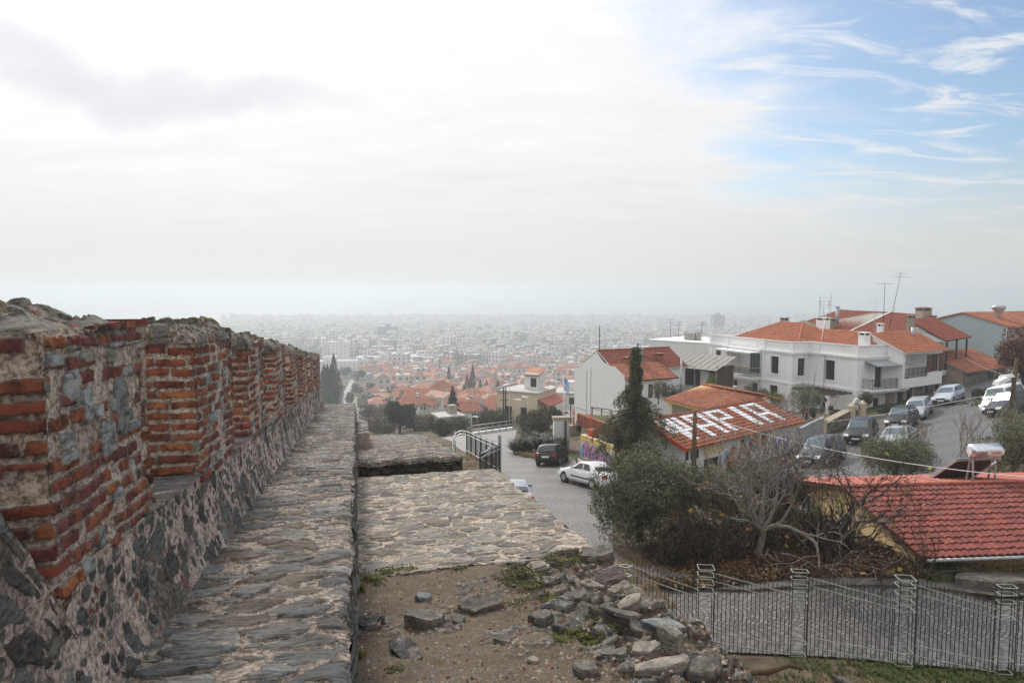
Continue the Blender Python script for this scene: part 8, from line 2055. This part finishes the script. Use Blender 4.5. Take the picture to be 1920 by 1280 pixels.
def car(style, loc, head, paint, label, pitch=0.0, name='parked_car', roll=0.0):
    """head = heading of the nose, radians from +x"""
    q = STY[style]; L, W, H = q['L'], q['W'], q['H']; hw = W / 2
    o = empty(name, loc, 0, label, 'car', 'cars parked along the streets'); o.rotation_euler = (roll, pitch, head)
    X = lambda x: L / 2 - x                                            # nose towards +x
    b, cw, r0, r1, tl = q['belt'], q['cowl'], q['roof0'], q['roof1'], q['tail']
    st = [(0, .28, .55, .80), (.08, .22, .66, .90), (.35, .2, .74, .97), (cw, .2, q['bonnet'], 1.0), ((cw + r1) / 2, .2, b + .02, 1.0), (r1, .2, b + .03, 1.0), (tl if style in ('saloon', 'low') else L - .22, .2, b + (.02 if style not in ('saloon', 'low') else .05), .98), (L - .10, .24, b - (.02 if style not in ('saloon', 'low') else .0), .93), (L, .32, .72, .86)]
    mb = MB(); vs = []
    for x, z0, z1, k in st:
        w = hw * k
        for y, z in ((-w * .86, z0), (-w, z0 + .14), (-w, (z0 + z1) / 2 + .06), (-w * .95, z1 - .06), (-w * .80, z1), (w * .80, z1), (w * .95, z1 - .06), (w, (z0 + z1) / 2 + .06), (w, z0 + .14), (w * .86, z0)): vs.append((X(x), y, z))
    n = 10; fs = [(i * n + k, (i + 1) * n + k, (i + 1) * n + (k + 1) % n, i * n + (k + 1) % n) for i in range(len(st) - 1) for k in range(n)]
    fs += [tuple(range(n)), tuple(range((len(st) - 1) * n, len(st) * n))[::-1]]
    mb.add(vs, fs, 0, smooth=True)
    # cabin
    cab = [(cw - .02, b - .04, b - .02, .90), (r0, b - .02, H - .05, .74), ((r0 + r1) / 2, b, H, .755), (r1, b, H - .03, .74), (tl, b - .02, b + .03 if style != 'van' else b + .03, .86)]
    vs = []
    for x, z0, z1, k in cab:
        wt, wb_ = hw * k, hw * .93
        for y, z in ((-wb_, z0), (-wt, z1 - .04), (-wt * .9, z1), (wt * .9, z1), (wt, z1 - .04), (wb_, z0)): vs.append((X(x), y, z))
    n = 6; fs = [(i * n + k, (i + 1) * n + k, (i + 1) * n + k + 1, i * n + k + 1) for i in range(len(cab) - 1) for k in range(n - 1)]
    mb.add(vs, fs, 0, smooth=True)
    body = mb.build('body', M[paint], o)
    m_ = body.modifiers.new('bevel', 'BEVEL'); m_.width = .03; m_.segments = 2; m_.limit_method = 'ANGLE'
    # glass
    def glass(nm, pts, mat='glass_blue', off=.012):
        g = MB(); pts = [Vector(p) for p in pts]; c = sum(pts, Vector()) / len(pts)
        nn_ = (pts[1] - pts[0]).cross(pts[2] - pts[0]).normalized()
        if nn_.dot(c - Vector((0, 0, .7))) < 0: nn_ = -nn_
        g.add([p + nn_ * off for p in pts], [tuple(range(len(pts)))]); return g.build(nm, M[mat], o)
    def cabp(x, s, t):      # point on the cabin side: t from belt to roof
        for (xa, a0, a1, ka), (xb, b0_, b1, kb) in zip(cab, cab[1:]):
            if xa <= x <= xb:
                f = (x - xa) / (xb - xa); z0 = a0 + (b0_ - a0) * f; z1 = a1 + (b1 - a1) * f - .04; k = ka + (kb - ka) * f
                return Vector((X(x), s * (hw * .93 + (hw * k - hw * .93) * t), z0 + (z1 - z0) * t))
    ws = [(X(cw + .04), -hw * .80, b + .0), (X(cw + .04), hw * .80, b + .0), (X(r0 - .06), hw * .64, H - .09), (X(r0 - .06), -hw * .64, H - .09)]
    glass('windscreen', ws, off=.02)
    glass('rear_window', [(X(tl - .05), -hw * .74, b + .08), (X(tl - .05), hw * .74, b + .08), (X(r1 + .06), hw * .64, H - .12), (X(r1 + .06), -hw * .64, H - .12)], 'glass', off=.02)
    xm = r0 + (r1 - r0) * .45
    for s in (-1, 1):
        glass('side_window', [cabp(cw + .32, s, .12), cabp(xm - .05, s, .12), cabp(xm - .05, s, .86), cabp(r0 + .02, s, .86)], 'glass')
        glass('side_window', [cabp(xm + .05, s, .12), cabp(min(tl - .25, r1 + .15), s, .14), cabp(r1 - .08, s, .84), cabp(xm + .05, s, .86)], 'glass')
        g = MB(); g.box((X(cw + .42), s * (hw + .07), b + .06), (.12, .2, .14)); g.build('mirror', M[paint], o)
        g = MB(); g.add([(X(.04), s * hw * .50, .58), (X(.10), s * hw * .88, .58), (X(.30), s * hw * .96, .74), (X(.16), s * hw * .55, .74)], [(0, 1, 2, 3)] if s > 0 else [(3, 2, 1, 0)]); 
        g.v = [(p[0] + .035, p[1] + s * .012, p[2] + .02) for p in g.v]; g.build('headlight', M['lamp_white'], o)
        g = MB(); g.box((X(L - .06), s * hw * .74, b - .14), (.12, .30, .20)); g.build('tail_light', M['lamp_red'], o)
        g = MB(); g.box((X(xm), s * (hw + .004), .52), (1.9, .02, .07)); g.build('side_trim', M['black'], o)
        for x in q['wb']:
            g = MB(); g.tube([(X(x), s * (hw - .2), .31), (X(x), s * (hw - .008), .31)], .345, 18); g.build('wheel_arch', M['black'], o)
            g = MB(); g.tube([(X(x), s * (hw - .19), .30), (X(x), s * (hw - .04), .30), (X(x), s * (hw + .012), .30)], [.30, .30, .27], 18); w_ = g.build('wheel', M['tyre'], o)
            g = MB(); g.tube([(X(x), s * (hw + .014), .30), (X(x), s * (hw + .022), .30)], .18, 12); g.build('rim', M['galv'], w_)
    g = MB(); g.box((X(.03), 0, .40), (.14, W * .82, .20)); g.build('bumper', M['black'] if paint in ('car_black', 'car_blue_silver', 'car_anthracite') else M[paint], o)
    g = MB(); g.box((X(L - .03), 0, .42), (.14, W * .82, .20)); g.build('bumper', M['black'] if paint in ('car_black', 'car_blue_silver', 'car_anthracite') else M[paint], o)
    g = MB(); g.box((X(-.05), 0, .44), (.02, .5, .11)); g.build('licence_plate', M['plate'], o); g = MB(); g.box((X(L + .03), 0, .66), (.06, .5, .12)); g.build('licence_plate', M['plate'], o)
    g = MB(); g.box((X(.0), 0, .63), (.05, W * .42, .10)); g.build('grille', M['black'], o)
    return o
def onroad(x, y, head):
    """height and tilt of the street under a car"""
    dx, dy = math.cos(head), math.sin(head)
    zf, zb = gz(x + dx * 1.3, y + dy * 1.3), gz(x - dx * 1.3, y - dy * 1.3)
    lx, ly = -dy, dx
    zl_, zr_ = gz(x + lx * .7, y + ly * .7), gz(x - lx * .7, y - ly * .7)
    return (x, y, (zf + zb) / 2 + .06), -math.atan2(zf - zb, 2.6), math.atan2(zl_ - zr_, 1.4)
for style, x, y, hd, paint, lab in (
    ('hatch', 2.95, 48.6, R(72), 'car_black', 'black hatchback seen from behind, parked beside the strap leaved clump'),
    ('saloon', 4.5, 39.3, R(123), 'car_white', 'white saloon half hidden by the big olive tree'),
    ('low', -.1, 31.2, R(96), 'car_silver', 'grey silver car parked tight under the wall, mostly hidden by the paving edge'),
    ('suv', 25.1, 48.3, R(-128), 'car_black', 'black hatchback with pale headlights in front of the rubble garden wall'),
    ('suv', 31.2, 53.8, R(-134), 'car_black', 'tall black car behind the silver saloon'),
    ('estate', 34.7, 57.6, R(-131), 'car_silver', 'silver estate behind the tall black car, below the loggia house'),
    ('low', 25.9, 45.0, R(-133), 'car_silver', 'pale silver saloon in the roadway beside the black hatchback'),
    ('hatch', 39.4, 60.9, R(-140), 'car_blue_silver', 'small pale blue white car highest up the street'),
    ('van', 38.4, 52.6, R(-150), 'car_white', 'white van behind the bare bushes by the lamp pole'),
    ('suv', 37.2, 50.2, R(-165), 'car_anthracite', 'dark grey car in front of the white van'),
    ('suv', 19.6, 42.4, R(-139), 'car_anthracite', 'dark car beneath the fig twigs in front of the tavern wall')):
    lo, pt, rl_ = onroad(x, y, hd)
    car(style, lo, hd, paint, lab, pt, roll=rl_)
# ---- lattice fence along the near street ---------------------------------------------------------------
# ---- each bay: two sloping top rails, two low rails and thin uprights; lattice posts between bays
FX = [(2.72, 15.95), (4.6, 15.75), (6.72, 15.5), (9.05, 15.25), (11.25, 15.05), (13.6, 14.9), (16.0, 14.8)]
fence = empty('lattice_fence', (0, 0, 0), 0, 'iron fence of thin uprights with pale lattice posts along the lower street', 'fence')
FH = 2.0
def fbase(i): return gz(*FX[i]) - .02
for i in range(1, len(FX)):
    a, b = Vector((*FX[i - 1], fbase(i - 1))), Vector((*FX[i], fbase(i)))
    u = (b - a).normalized(); L = (b - a).length
    p, q = a + u * .2, b - u * .2
    zt0, zt1 = (FH - .02, FH - .44)                      # the bay slopes down to the right, then steps up
    if i == 1: zt0, zt1 = FH + .05, FH - .42
    mb = MB()
    for dz in (0, -.19):
        mb.bar(p + Vector((0, 0, zt0 + dz)), q + Vector((0, 0, zt1 + dz)), .02, .024, 0)
    for dz in (.42, .18): mb.bar(p + Vector((0, 0, dz + .12)), q + Vector((0, 0, dz - .10)), .02, .022, 0)
    mb.build('rail', M['pale_metal'], fence)
    mb = MB(); n = int(L / .115)
    for k in range(n + 1):
        t = k / n; c = p.lerp(q, t); zt = zt0 + (zt1 - zt0) * t
        mb.bar(c + Vector((0, .02, -.05)), c + Vector((0, .02, zt + .16)), .014)
    mb.build('uprights', M['dark_metal'], fence)
for i in range(len(FX)):
    c = Vector((*FX[i], fbase(i))); u = (Vector((*FX[min(i + 1, len(FX) - 1)], 0)) - Vector((*FX[max(0, i - 1)], 0))).normalized(); v = Vector((-u.y, u.x, 0))
    hh = FH + (.12 if i else .12)
    mb = MB(); s1, s2 = .18, (.16 if i % 2 else .10)
    if i == 0:
        for z in (hh - .05, hh - .28):
            k = [c + u * s1 + Vector((0, 0, z)), c + v * s2 + Vector((0, 0, z)), c - u * s1 + Vector((0, 0, z)), c - v * s2 + Vector((0, 0, z))]
            for a, b in zip(k, k[1:] + k[:1]): mb.bar(a, b, .035)
        for k in (-1, 1): mb.bar(c + u * s1 * k + Vector((0, 0, -.1)), c + u * s1 * k + Vector((0, 0, hh)), .035)
    else:
        for a in (-1, 1):
            for b in (-1, 1): mb.bar(c + u * s1 * a + v * s2 * b + Vector((0, 0, -.1)), c + u * s1 * a + v * s2 * b + Vector((0, 0, hh)), .016, None, 1)
        for z in (hh, hh - .17, hh - .36, hh - .56, hh - .74, .40, .1):
            k = [c + u * s1 * a + v * s2 * b + Vector((0, 0, z)) for a, b in ((1, 1), (-1, 1), (-1, -1), (1, -1))]
            for a, b in zip(k, k[1:] + k[:1]): mb.bar(a, b, .016)
    mb.build('lattice_post', [M['pale_metal'], M['dark_metal']], fence)
# ---- looped fence beside the road below the wall ------------------------------------------------------
lf = empty('looped_fence', (0, 0, 0), 0, 'tall iron fence with looped pale handrails where the road bends below the far paving', 'fence')
def fpt(x, y, up=0): return G(x, y, up)
runs = [((-1.75, 36.9), (-.8, 42.2)), ((-.8, 42.2), (-3.7, 55.0))]
for k, (a, b) in enumerate(runs):
    n = 22 if k == 0 else 36
    mb = MB()
    for i in range(n + 1):
        t = i / n; mb.bar(fpt(a[0] + (b[0] - a[0]) * t, a[1] + (b[1] - a[1]) * t, -.2), fpt(a[0] + (b[0] - a[0]) * t, a[1] + (b[1] - a[1]) * t, 2.05), .035 if i % 6 else .09)
    mb.build('uprights', M['dark_metal'], lf)
    mb = MB()
    for up in (1.95, 1.7, .4):
        pts = [fpt(a[0] + (b[0] - a[0]) * i / 12, a[1] + (b[1] - a[1]) * i / 12, up) for i in range(13)]
        if k == 1 and up > 1:
            e = pts[-1]; pts += [e + Vector((-.5, .35, -.02)), e + Vector((-.95, .1, -.2)), e + Vector((-1.1, -.5, -.55)), e + Vector((-1.0, -1.3, -1.1)), e + Vector((-.7, -2.3, -1.6))]
        mb.tube(pts, .05, 6)
    mb.build('handrail', M['galv'], lf)
mb = MB()
for i in range(7): mb.bar(fpt(-.86 + i * .03, 42.2, -.2), fpt(-.86 + i * .03, 42.2, 2.6), .03); 
for i in range(5): mb.tube([fpt(-1.6 + .04 * i, 37.6 + i * .5, 1.95 - .2 * (i % 2)), fpt(-1.35 + .04 * i, 38.0 + i * .5, 2.05 - .2 * (i % 2))], .035, 6)
mb.build('corner_post', M['galv'], lf)
sf = empty('low_rail_fence', (0, 0, 0), 0, 'pale low rail fence running left from the looped handrail', 'fence')
mb = MB()
for i in range(22):
    t = i / 21; mb.bar(fpt(-4.6 - 3.2 * t, 54.6 + 1.5 * t, -.1), fpt(-4.6 - 3.2 * t, 54.6 + 1.5 * t, 1.25), .03 if i % 7 else .07)
for up in (1.2, .95): mb.tube([fpt(-4.6 - 3.2 * t, 54.6 + 1.5 * t, up) for t in (0, .5, 1)], .035, 5)
mb.build('rails', M['pale_metal'], sf)
ff = empty('front_rail', (0, 0, 0), 0, 'two pale rails closing the gap between the rubble step and the looped fence', 'fence')
mb = MB()
for up in (1.5, 1.15): mb.tube([fpt(-4.2, 36.6, up), fpt(-1.75, 36.9, up)], .035, 5)
for x in (-4.2, -3.4, -2.6): mb.bar(fpt(x, 36.7, -.2), fpt(x, 36.7, 1.6), .06)
mb.build('rails', M['pale_metal'], ff)
br = empty('bend_railing', (0, 0, 0), 0, 'low grey pipe railing on a kerb at the far bend of the road', 'railing')
mb = MB(); A_, B_ = (-4.6, 77.0), (.1, 80.5)
for i in range(7):
    t = i / 6; mb.bar(fpt(A_[0] + (B_[0] - A_[0]) * t, A_[1] + (B_[1] - A_[1]) * t, 0), fpt(A_[0] + (B_[0] - A_[0]) * t, A_[1] + (B_[1] - A_[1]) * t, 1.25), .09)
for up in (1.2, .75): mb.tube([fpt(A_[0] + (B_[0] - A_[0]) * t, A_[1] + (B_[1] - A_[1]) * t, up) for t in (0, .5, 1)], .05, 6)
mb.build('rails', M['galv'], br)
mb = MB(); pa, pb = fpt(*A_), fpt(*B_); mb.bar(pa + Vector((0, .3, .1)), pb + Vector((0, .3, .1)), .5, .5); mb.build('kerb', M['white_old'], br)
# ---- poles, lamps and wires -------------------------------------------------------------------------------
def pole(name, loc, h, r, mat, label, cat='pole', lean=(0, 0), heads=(), group=None):
    o = empty(name, loc, 0, label, cat, group); mb = MB()
    mb.tube([(0, 0, -.5), (lean[0] * .5, lean[1] * .5, h * .5), (lean[0], lean[1], h)], [r, r * .85, r * .65], 10); mb.build('shaft', M[mat], o)
    for (dx, dy, z, s, face) in heads:
        mb = MB(); mb.tube([(lean[0] * z / h, 0, z - .25), (lean[0] * z / h + dx * .55, dy * .5, z + .08), (lean[0] * z / h + dx, dy, z)], .035, 6); a = mb.build('lamp_arm', M['galv'], o)
        mb = MB(); M3 = Matrix.Rotation(math.atan2(dy, dx), 3, 'Z') @ Matrix.Rotation(R(face), 3, 'Y'); mb.box((lean[0] * z / h + dx * 1.12, dy * 1.12, z), (s, s * .42, s * .20), M=M3, taper=.75); hd = mb.build('lamp_head', M['white_plastic'], o)
        mb = MB(); mb.box(Vector((lean[0] * z / h + dx * 1.12, dy * 1.12, z)) + M3 @ Vector((0, 0, -s * .12)), (s * .7, s * .3, s * .05), M=M3); mb.build('lens', M['galv'], hd)
    return o
p = P(1303, 770, 35.5); b = gz(p.x, 35.5)
pole('wooden_pole', (p.x, 35.5, b), p.z - b, .15, 'pole_wood', 'old wooden pole rising from the olive foliage in front of the tavern')
p = P(1901, 672, 46); q = P(1890, 832, 46); b = gz(q.x, 46)
pole('lamp_pole', (q.x, 46, b), p.z - b, .17, 'pole_wood', 'brown wooden lamp pole with two white street lamps at the right edge', lean=(p.x - q.x + .2, 0), heads=((-1.0, -.3, P(1860, 712, 46).z - b, 1.15, 18), (-.35, .2, P(1882, 706, 46).z - b, .95, 12)))
def wire(a, b, sag, label, r=.014, m='galv'):
    a, b = Vector(a), Vector(b); mb = MB(); mb.tube([a.lerp(b, t / 16) - Vector((0, 0, 4 * sag * (t / 16) * (1 - t / 16))) for t in range(17)], r, 5)
    tag(mb.build('cable', M[m]), label, 'cable')
wire(P(1303, 773, 35.5), P(1990, 899, 23), .55, 'pale cable slung from the wooden pole across the red roof', .016, 'white_plastic')
wire(P(1888, 733, 46), P(1546, 792, 54), .15, 'cable from the lamp pole to the garden wall', .016, 'white_plastic')
wire(P(1303, 776, 35.5), P(1420, 700, 74), .3, 'thin cable from the wooden pole to the villa', .012)
wire(P(1897, 706, 46), P(1805, 668, 72), .2, 'thin cable from the lamp pole to the porch house', .014)
wire(P(1210, 668, 64), P(1345, 690, 80), .25, 'black cable between the cedar top and the villa', .02, 'iron')
p = P(1057, 700, 80); b = gz(p.x, 80); pl_ = pole('flagpole', (p.x, 80, b), p.z - b, .06, 'white_plastic', 'white flagpole with a blue and white flag', 'flagpole')
fl = empty('flag', (p.x, 80, p.z - .35), 0, 'limp flag with blue and white stripes and a white cross hanging from the flagpole', 'flag')
def fpos(a, b): return Vector((.06 + a * .62 + .05 * math.sin(b * 5), .10 * math.sin(a * 7 + b * 2), -b * 1.5 - a * .75))
for nm, mt, mm in (('stripes', 'graf_white', 0), ('stripes', 'graf_sky', 1)):
    mb = MB()
    for r_ in range(9):
        blue = (r_ % 2 == 0)
        if blue != (mm == 1): continue
        for c_ in range(10):
            a0, a1 = c_ / 10, (c_ + 1) / 10
            if r_ < 5 and c_ < 4 and not (r_ == 2 or 1.2 < c_ < 2.2):
                if mm == 0: continue
            mb.add([fpos(a0, r_ / 9), fpos(a1, r_ / 9), fpos(a1, (r_ + 1) / 9), fpos(a0, (r_ + 1) / 9)], [(0, 1, 2, 3)])
    if mm == 1:
        for r_ in (1, 3):
            for c_ in (0, 1, 3): mb.add([fpos(c_ / 10, r_ / 9), fpos((c_ + 1) / 10, r_ / 9), fpos((c_ + 1) / 10, (r_ + 1) / 9), fpos(c_ / 10, (r_ + 1) / 9)], [(0, 1, 2, 3)])
    mb.build('white_field' if mm == 0 else 'blue_field', M['graf_white'] if mm == 0 else M['flag_blue'] if 'flag_blue' in M else M.setdefault('flag_blue', plain('flag_blue_cloth', (.06, .16, .5), .8)), fl)
for px, pt, Y, lab, hd in ((955, 728, 84, 'grey street lamp with its arm to the right beside the beige building', ((1.0, .1, None, .8, 8),)), (990, 741, 82, 'grey street lamp with a short arm to the left over the brown bush', ((-.35, .1, None, .8, -8),)), (884, 778, 82, 'grey street lamp left of the far road bend', ((.45, .1, None, .7, 8),))):
    p = P(px, pt, Y); b = gz(p.x, Y); h = p.z - b
    pole('street_lamp', (p.x, Y, b), h, .07, 'galv', lab, 'street lamp', heads=[(a, c, h - (1.4 if px == 955 else .2), s, f) for a, c, _, s, f in hd])
for px, Y, lab in ((944, 88, 'left pole of the pair of dark utility poles before the beige building'), (948, 89, 'right pole of the pair of dark utility poles before the beige building')):
    p = P(px, 727, Y); b = gz(p.x, Y); o = pole('utility_pole', (p.x, Y, b), p.z - b, .13, 'dark_wood', lab)
    mb = MB(); mb.bar((-.5, 0, p.z - b - .7), (.5, 0, p.z - b - .7), .09); mb.bar((-.4, 0, p.z - b - 1.6), (.4, 0, p.z - b - 1.6), .09); mb.build('cross_arm', M['dark_wood'], o)
for px, pt, Y, mt, lab in ((1070, 748, 78, 'iron', 'thin black post right of the flagpole'), (1061, 735, 79, 'galv', 'thin grey post close behind the flagpole'), (1278, 672, 71, 'galv', 'pale bent utility pole in front of the terrace shack')):
    p = P(px, pt, Y); b = gz(p.x, Y); pole('thin_post', (p.x, Y, b), p.z - b, .07 if px < 1200 else .14, mt, lab, 'post')
# frames and junk at the foot of the blank white house
fr_ = empty('trellis', (*P(1128, 770, 60)[:2], gz(P(1128, 770, 60).x, 60)), R(-40), 'rusty pipe frame standing before the blank white wall', 'frame'); mb = MB()
for x_ in (-1.0, 0, 1.0): mb.bar((x_, 0, -.2), (x_, 0, 3.0), .07)
mb.bar((-1.1, 0, 3.0), (1.1, 0, 3.0), .07); mb.build('pipes', M['pole_wood'], fr_)
cw_ = empty('stair_wall', (*P(1075, 790, 66)[:2], 0), R(12), 'sloping dark walled stair edge below the blank white house', 'wall'); mb = MB(); z_ = gz(P(1075, 790, 66).x, 66)
mb.add([(-4.5, 0, z_ - 1.5), (4.5, 0, z_ - .2), (4.5, 0, z_ + 1.5), (-4.5, 0, z_ + .4), (-4.5, .5, z_ - 1.5), (4.5, .5, z_ - .2), (4.5, .5, z_ + 1.5), (-4.5, .5, z_ + .4)], [(0, 1, 2, 3), (3, 2, 6, 7), (0, 3, 7, 4), (1, 5, 6, 2), (5, 4, 7, 6)]); mb.build('wall_body', M['concrete_tan'], cw_)
wc = lambda px, py, Y: onroad(P(px, py, Y).x, Y, R(170))
lo, pt_, rl_ = wc(1050, 780, 92); car('hatch', lo, R(175), 'car_white', 'white car far behind the flagpole, below the grey flat roofed house', pt_, roll=rl_)
# flat rock outcrop on the verge
me = rock_mesh(904, 2.4, .75, .16, 7, 4); me.materials.append(M['rock']); o = link_mesh('rock_outcrop', me); o.location = G(15.2, 19.75, .16); tag(o, 'broad flat grey rock outcrop by the kerb at the right edge', 'rock')
mb = MB(); mb.tube([(-.35, 0, .03), (0, .05, .06), (.4, 0, .12)], [.03, .035, .025], 6); o = mb.build('dead_branch', M['dry']); o.location = G(14.0, 20.45, .1); tag(o, 'short dead branch lying in the grass by the yellow house', 'branch')
mb = MB(); mb.tube([(-.9, 0, .0), (-.5, .05, .14), (0, .02, .18), (.5, .1, .30), (.8, .1, .2)], [.04, .06, .07, .06, .03], 7); o = mb.build('root_log', M['pole_wood']); o.location = G(5.6, 14.35, .05); tag(o, 'weathered root lying in the dirt in front of the lattice fence', 'log')
for k, (x, y, s, lab) in enumerate(((4.2, 14.9, .34, 'brown stone in the grass left of the root, by the fence foot'), (7.2, 14.2, .30, 'grey stone in the grass right of the root'), (8.4, 13.95, .26, 'dark stone at the bottom edge below the fence'), (2.9, 15.2, .3, 'stone at the left end of the grass below the fence'))):
    me = rock_mesh(950 + k, s, s * .8, s * .5); me.materials.append(M['rock']); o = link_mesh('stone', me); o.location = G(x, y, .05); tag(o, lab, 'stone')
# ---- people at the villa -----------------------------------------------------------------------------------
def skin(name, pts, edges, rads, mat, parent, root=0, sub=2):
    me = bpy.data.meshes.new(name); me.from_pydata(pts, edges, []); me.materials.append(M[mat]); o = link_mesh(name, me, parent)
    m_ = o.modifiers.new('skin', 'SKIN'); m_.use_smooth_shade = True; s_ = o.modifiers.new('sub', 'SUBSURF'); s_.levels = s_.render_levels = sub
    for i, r in enumerate(rads): me.skin_vertices[0].data[i].radius = (r, r) if not isinstance(r, tuple) else r
    me.skin_vertices[0].data[root].use_root = True
    return o
M['skin'] = plain('skin', (.55, .33, .24), .6); M['cloth_dark'] = plain('dark_jacket_cloth', (.018, .021, .03), .9); M['cloth_grey'] = plain('grey_trousers', (.10, .10, .11), .9); M['hair_grey'] = plain('grey_hair', (.42, .40, .38), .9)
def person(loc, rz, label, jacket='cloth_dark', trousers='cloth_grey', hair='hair_grey'):
    o = empty('person', loc, rz, label, 'person')
    B = [(0, 0, .92), (0, 0, 1.12), (0, .01, 1.36), (0, .02, 1.48), (0, .04, 1.60), (0, .04, 1.72)]
    pts = B + [(.19, 0, 1.40), (.26, .02, 1.14), (.24, .14, .93), (.23, .19, .83), (-.19, 0, 1.40), (-.25, .05, 1.14), (-.2, .2, 1.0), (-.17, .28, .95), (.10, 0, .86), (.11, .02, .48), (.11, -.02, .09), (.12, .13, .04), (-.10, 0, .86), (-.12, -.05, .48), (-.12, -.1, .09), (-.12, .05, .04)]
    ed = [(0, 1), (1, 2), (2, 3), (3, 4), (4, 5), (2, 6), (6, 7), (7, 8), (8, 9), (2, 10), (10, 11), (11, 12), (12, 13), (0, 14), (14, 15), (15, 16), (16, 17), (0, 18), (18, 19), (19, 20), (20, 21)]
    rd = [(.15, .11), (.14, .10), (.16, .11), .055, (.075, .09), (.07, .085), .06, .045, .035, .03, .06, .045, .035, .03, .085, .055, .04, .035, .085, .055, .04, .035]
    skin('body', pts, ed, rd, 'skin', o)
    skin('jacket', [B[0], B[1], B[2], (0, .015, 1.45)] + pts[6:9] + pts[10:13], [(0, 1), (1, 2), (2, 3), (2, 4), (4, 5), (5, 6), (2, 7), (7, 8), (8, 9)], [(.185, .135), (.17, .13), (.185, .13), .075, .08, .062, .052, .08, .062, .052], jacket, o)
    skin('trousers', [B[0], pts[14], pts[15], pts[16], pts[18], pts[19], pts[20]], [(0, 1), (1, 2), (2, 3), (0, 4), (4, 5), (5, 6)], [(.165, .12), .105, .075, .06, .105, .075, .06], trousers, o)
    skin('hair', [(0, .0, 1.60), (0, .01, 1.70), (0, .04, 1.76)], [(0, 1), (1, 2)], [(.075, .06), (.085, .09), (.06, .07)], hair, o)
    return o
p = P(1558, 768, 62.6); person((p.x, p.y, p.z - 1.05), R(25), 'person in a dark jacket with grey hair walking towards the villa door under the pergola')
sc = empty('scooter', (*P(1519, 775, 62)[:2], P(1519, 775, 62).z - .5), R(40), 'black scooter with a red tail parked under the round olive tree by the villa', 'scooter')
mb = MB(); mb.tube([(-.7, 0, .62), (-.3, 0, .72), (.1, 0, .7)], [.14, .19, .12], 8); mb.tube([(.1, 0, .35), (.5, 0, .38)], .12, 8); mb.tube([(.5, 0, .35), (.62, 0, .95)], [.14, .1], 8); mb.build('body', M['iron'], sc)
mb = MB(); mb.tube([(.62, -.3, 1.02), (.62, .3, 1.02)], .025, 6); mb.build('handlebar', M['galv'], sc); mb = MB(); mb.box((-.86, 0, .72), (.12, .22, .16)); mb.build('tail_light', M['red_paint'], sc)
for x_ in (-.6, .75):
    mb = MB(); mb.tube([(x_, -.06, .24), (x_, .06, .24)], .25, 14); mb.build('wheel', M['black'], sc)
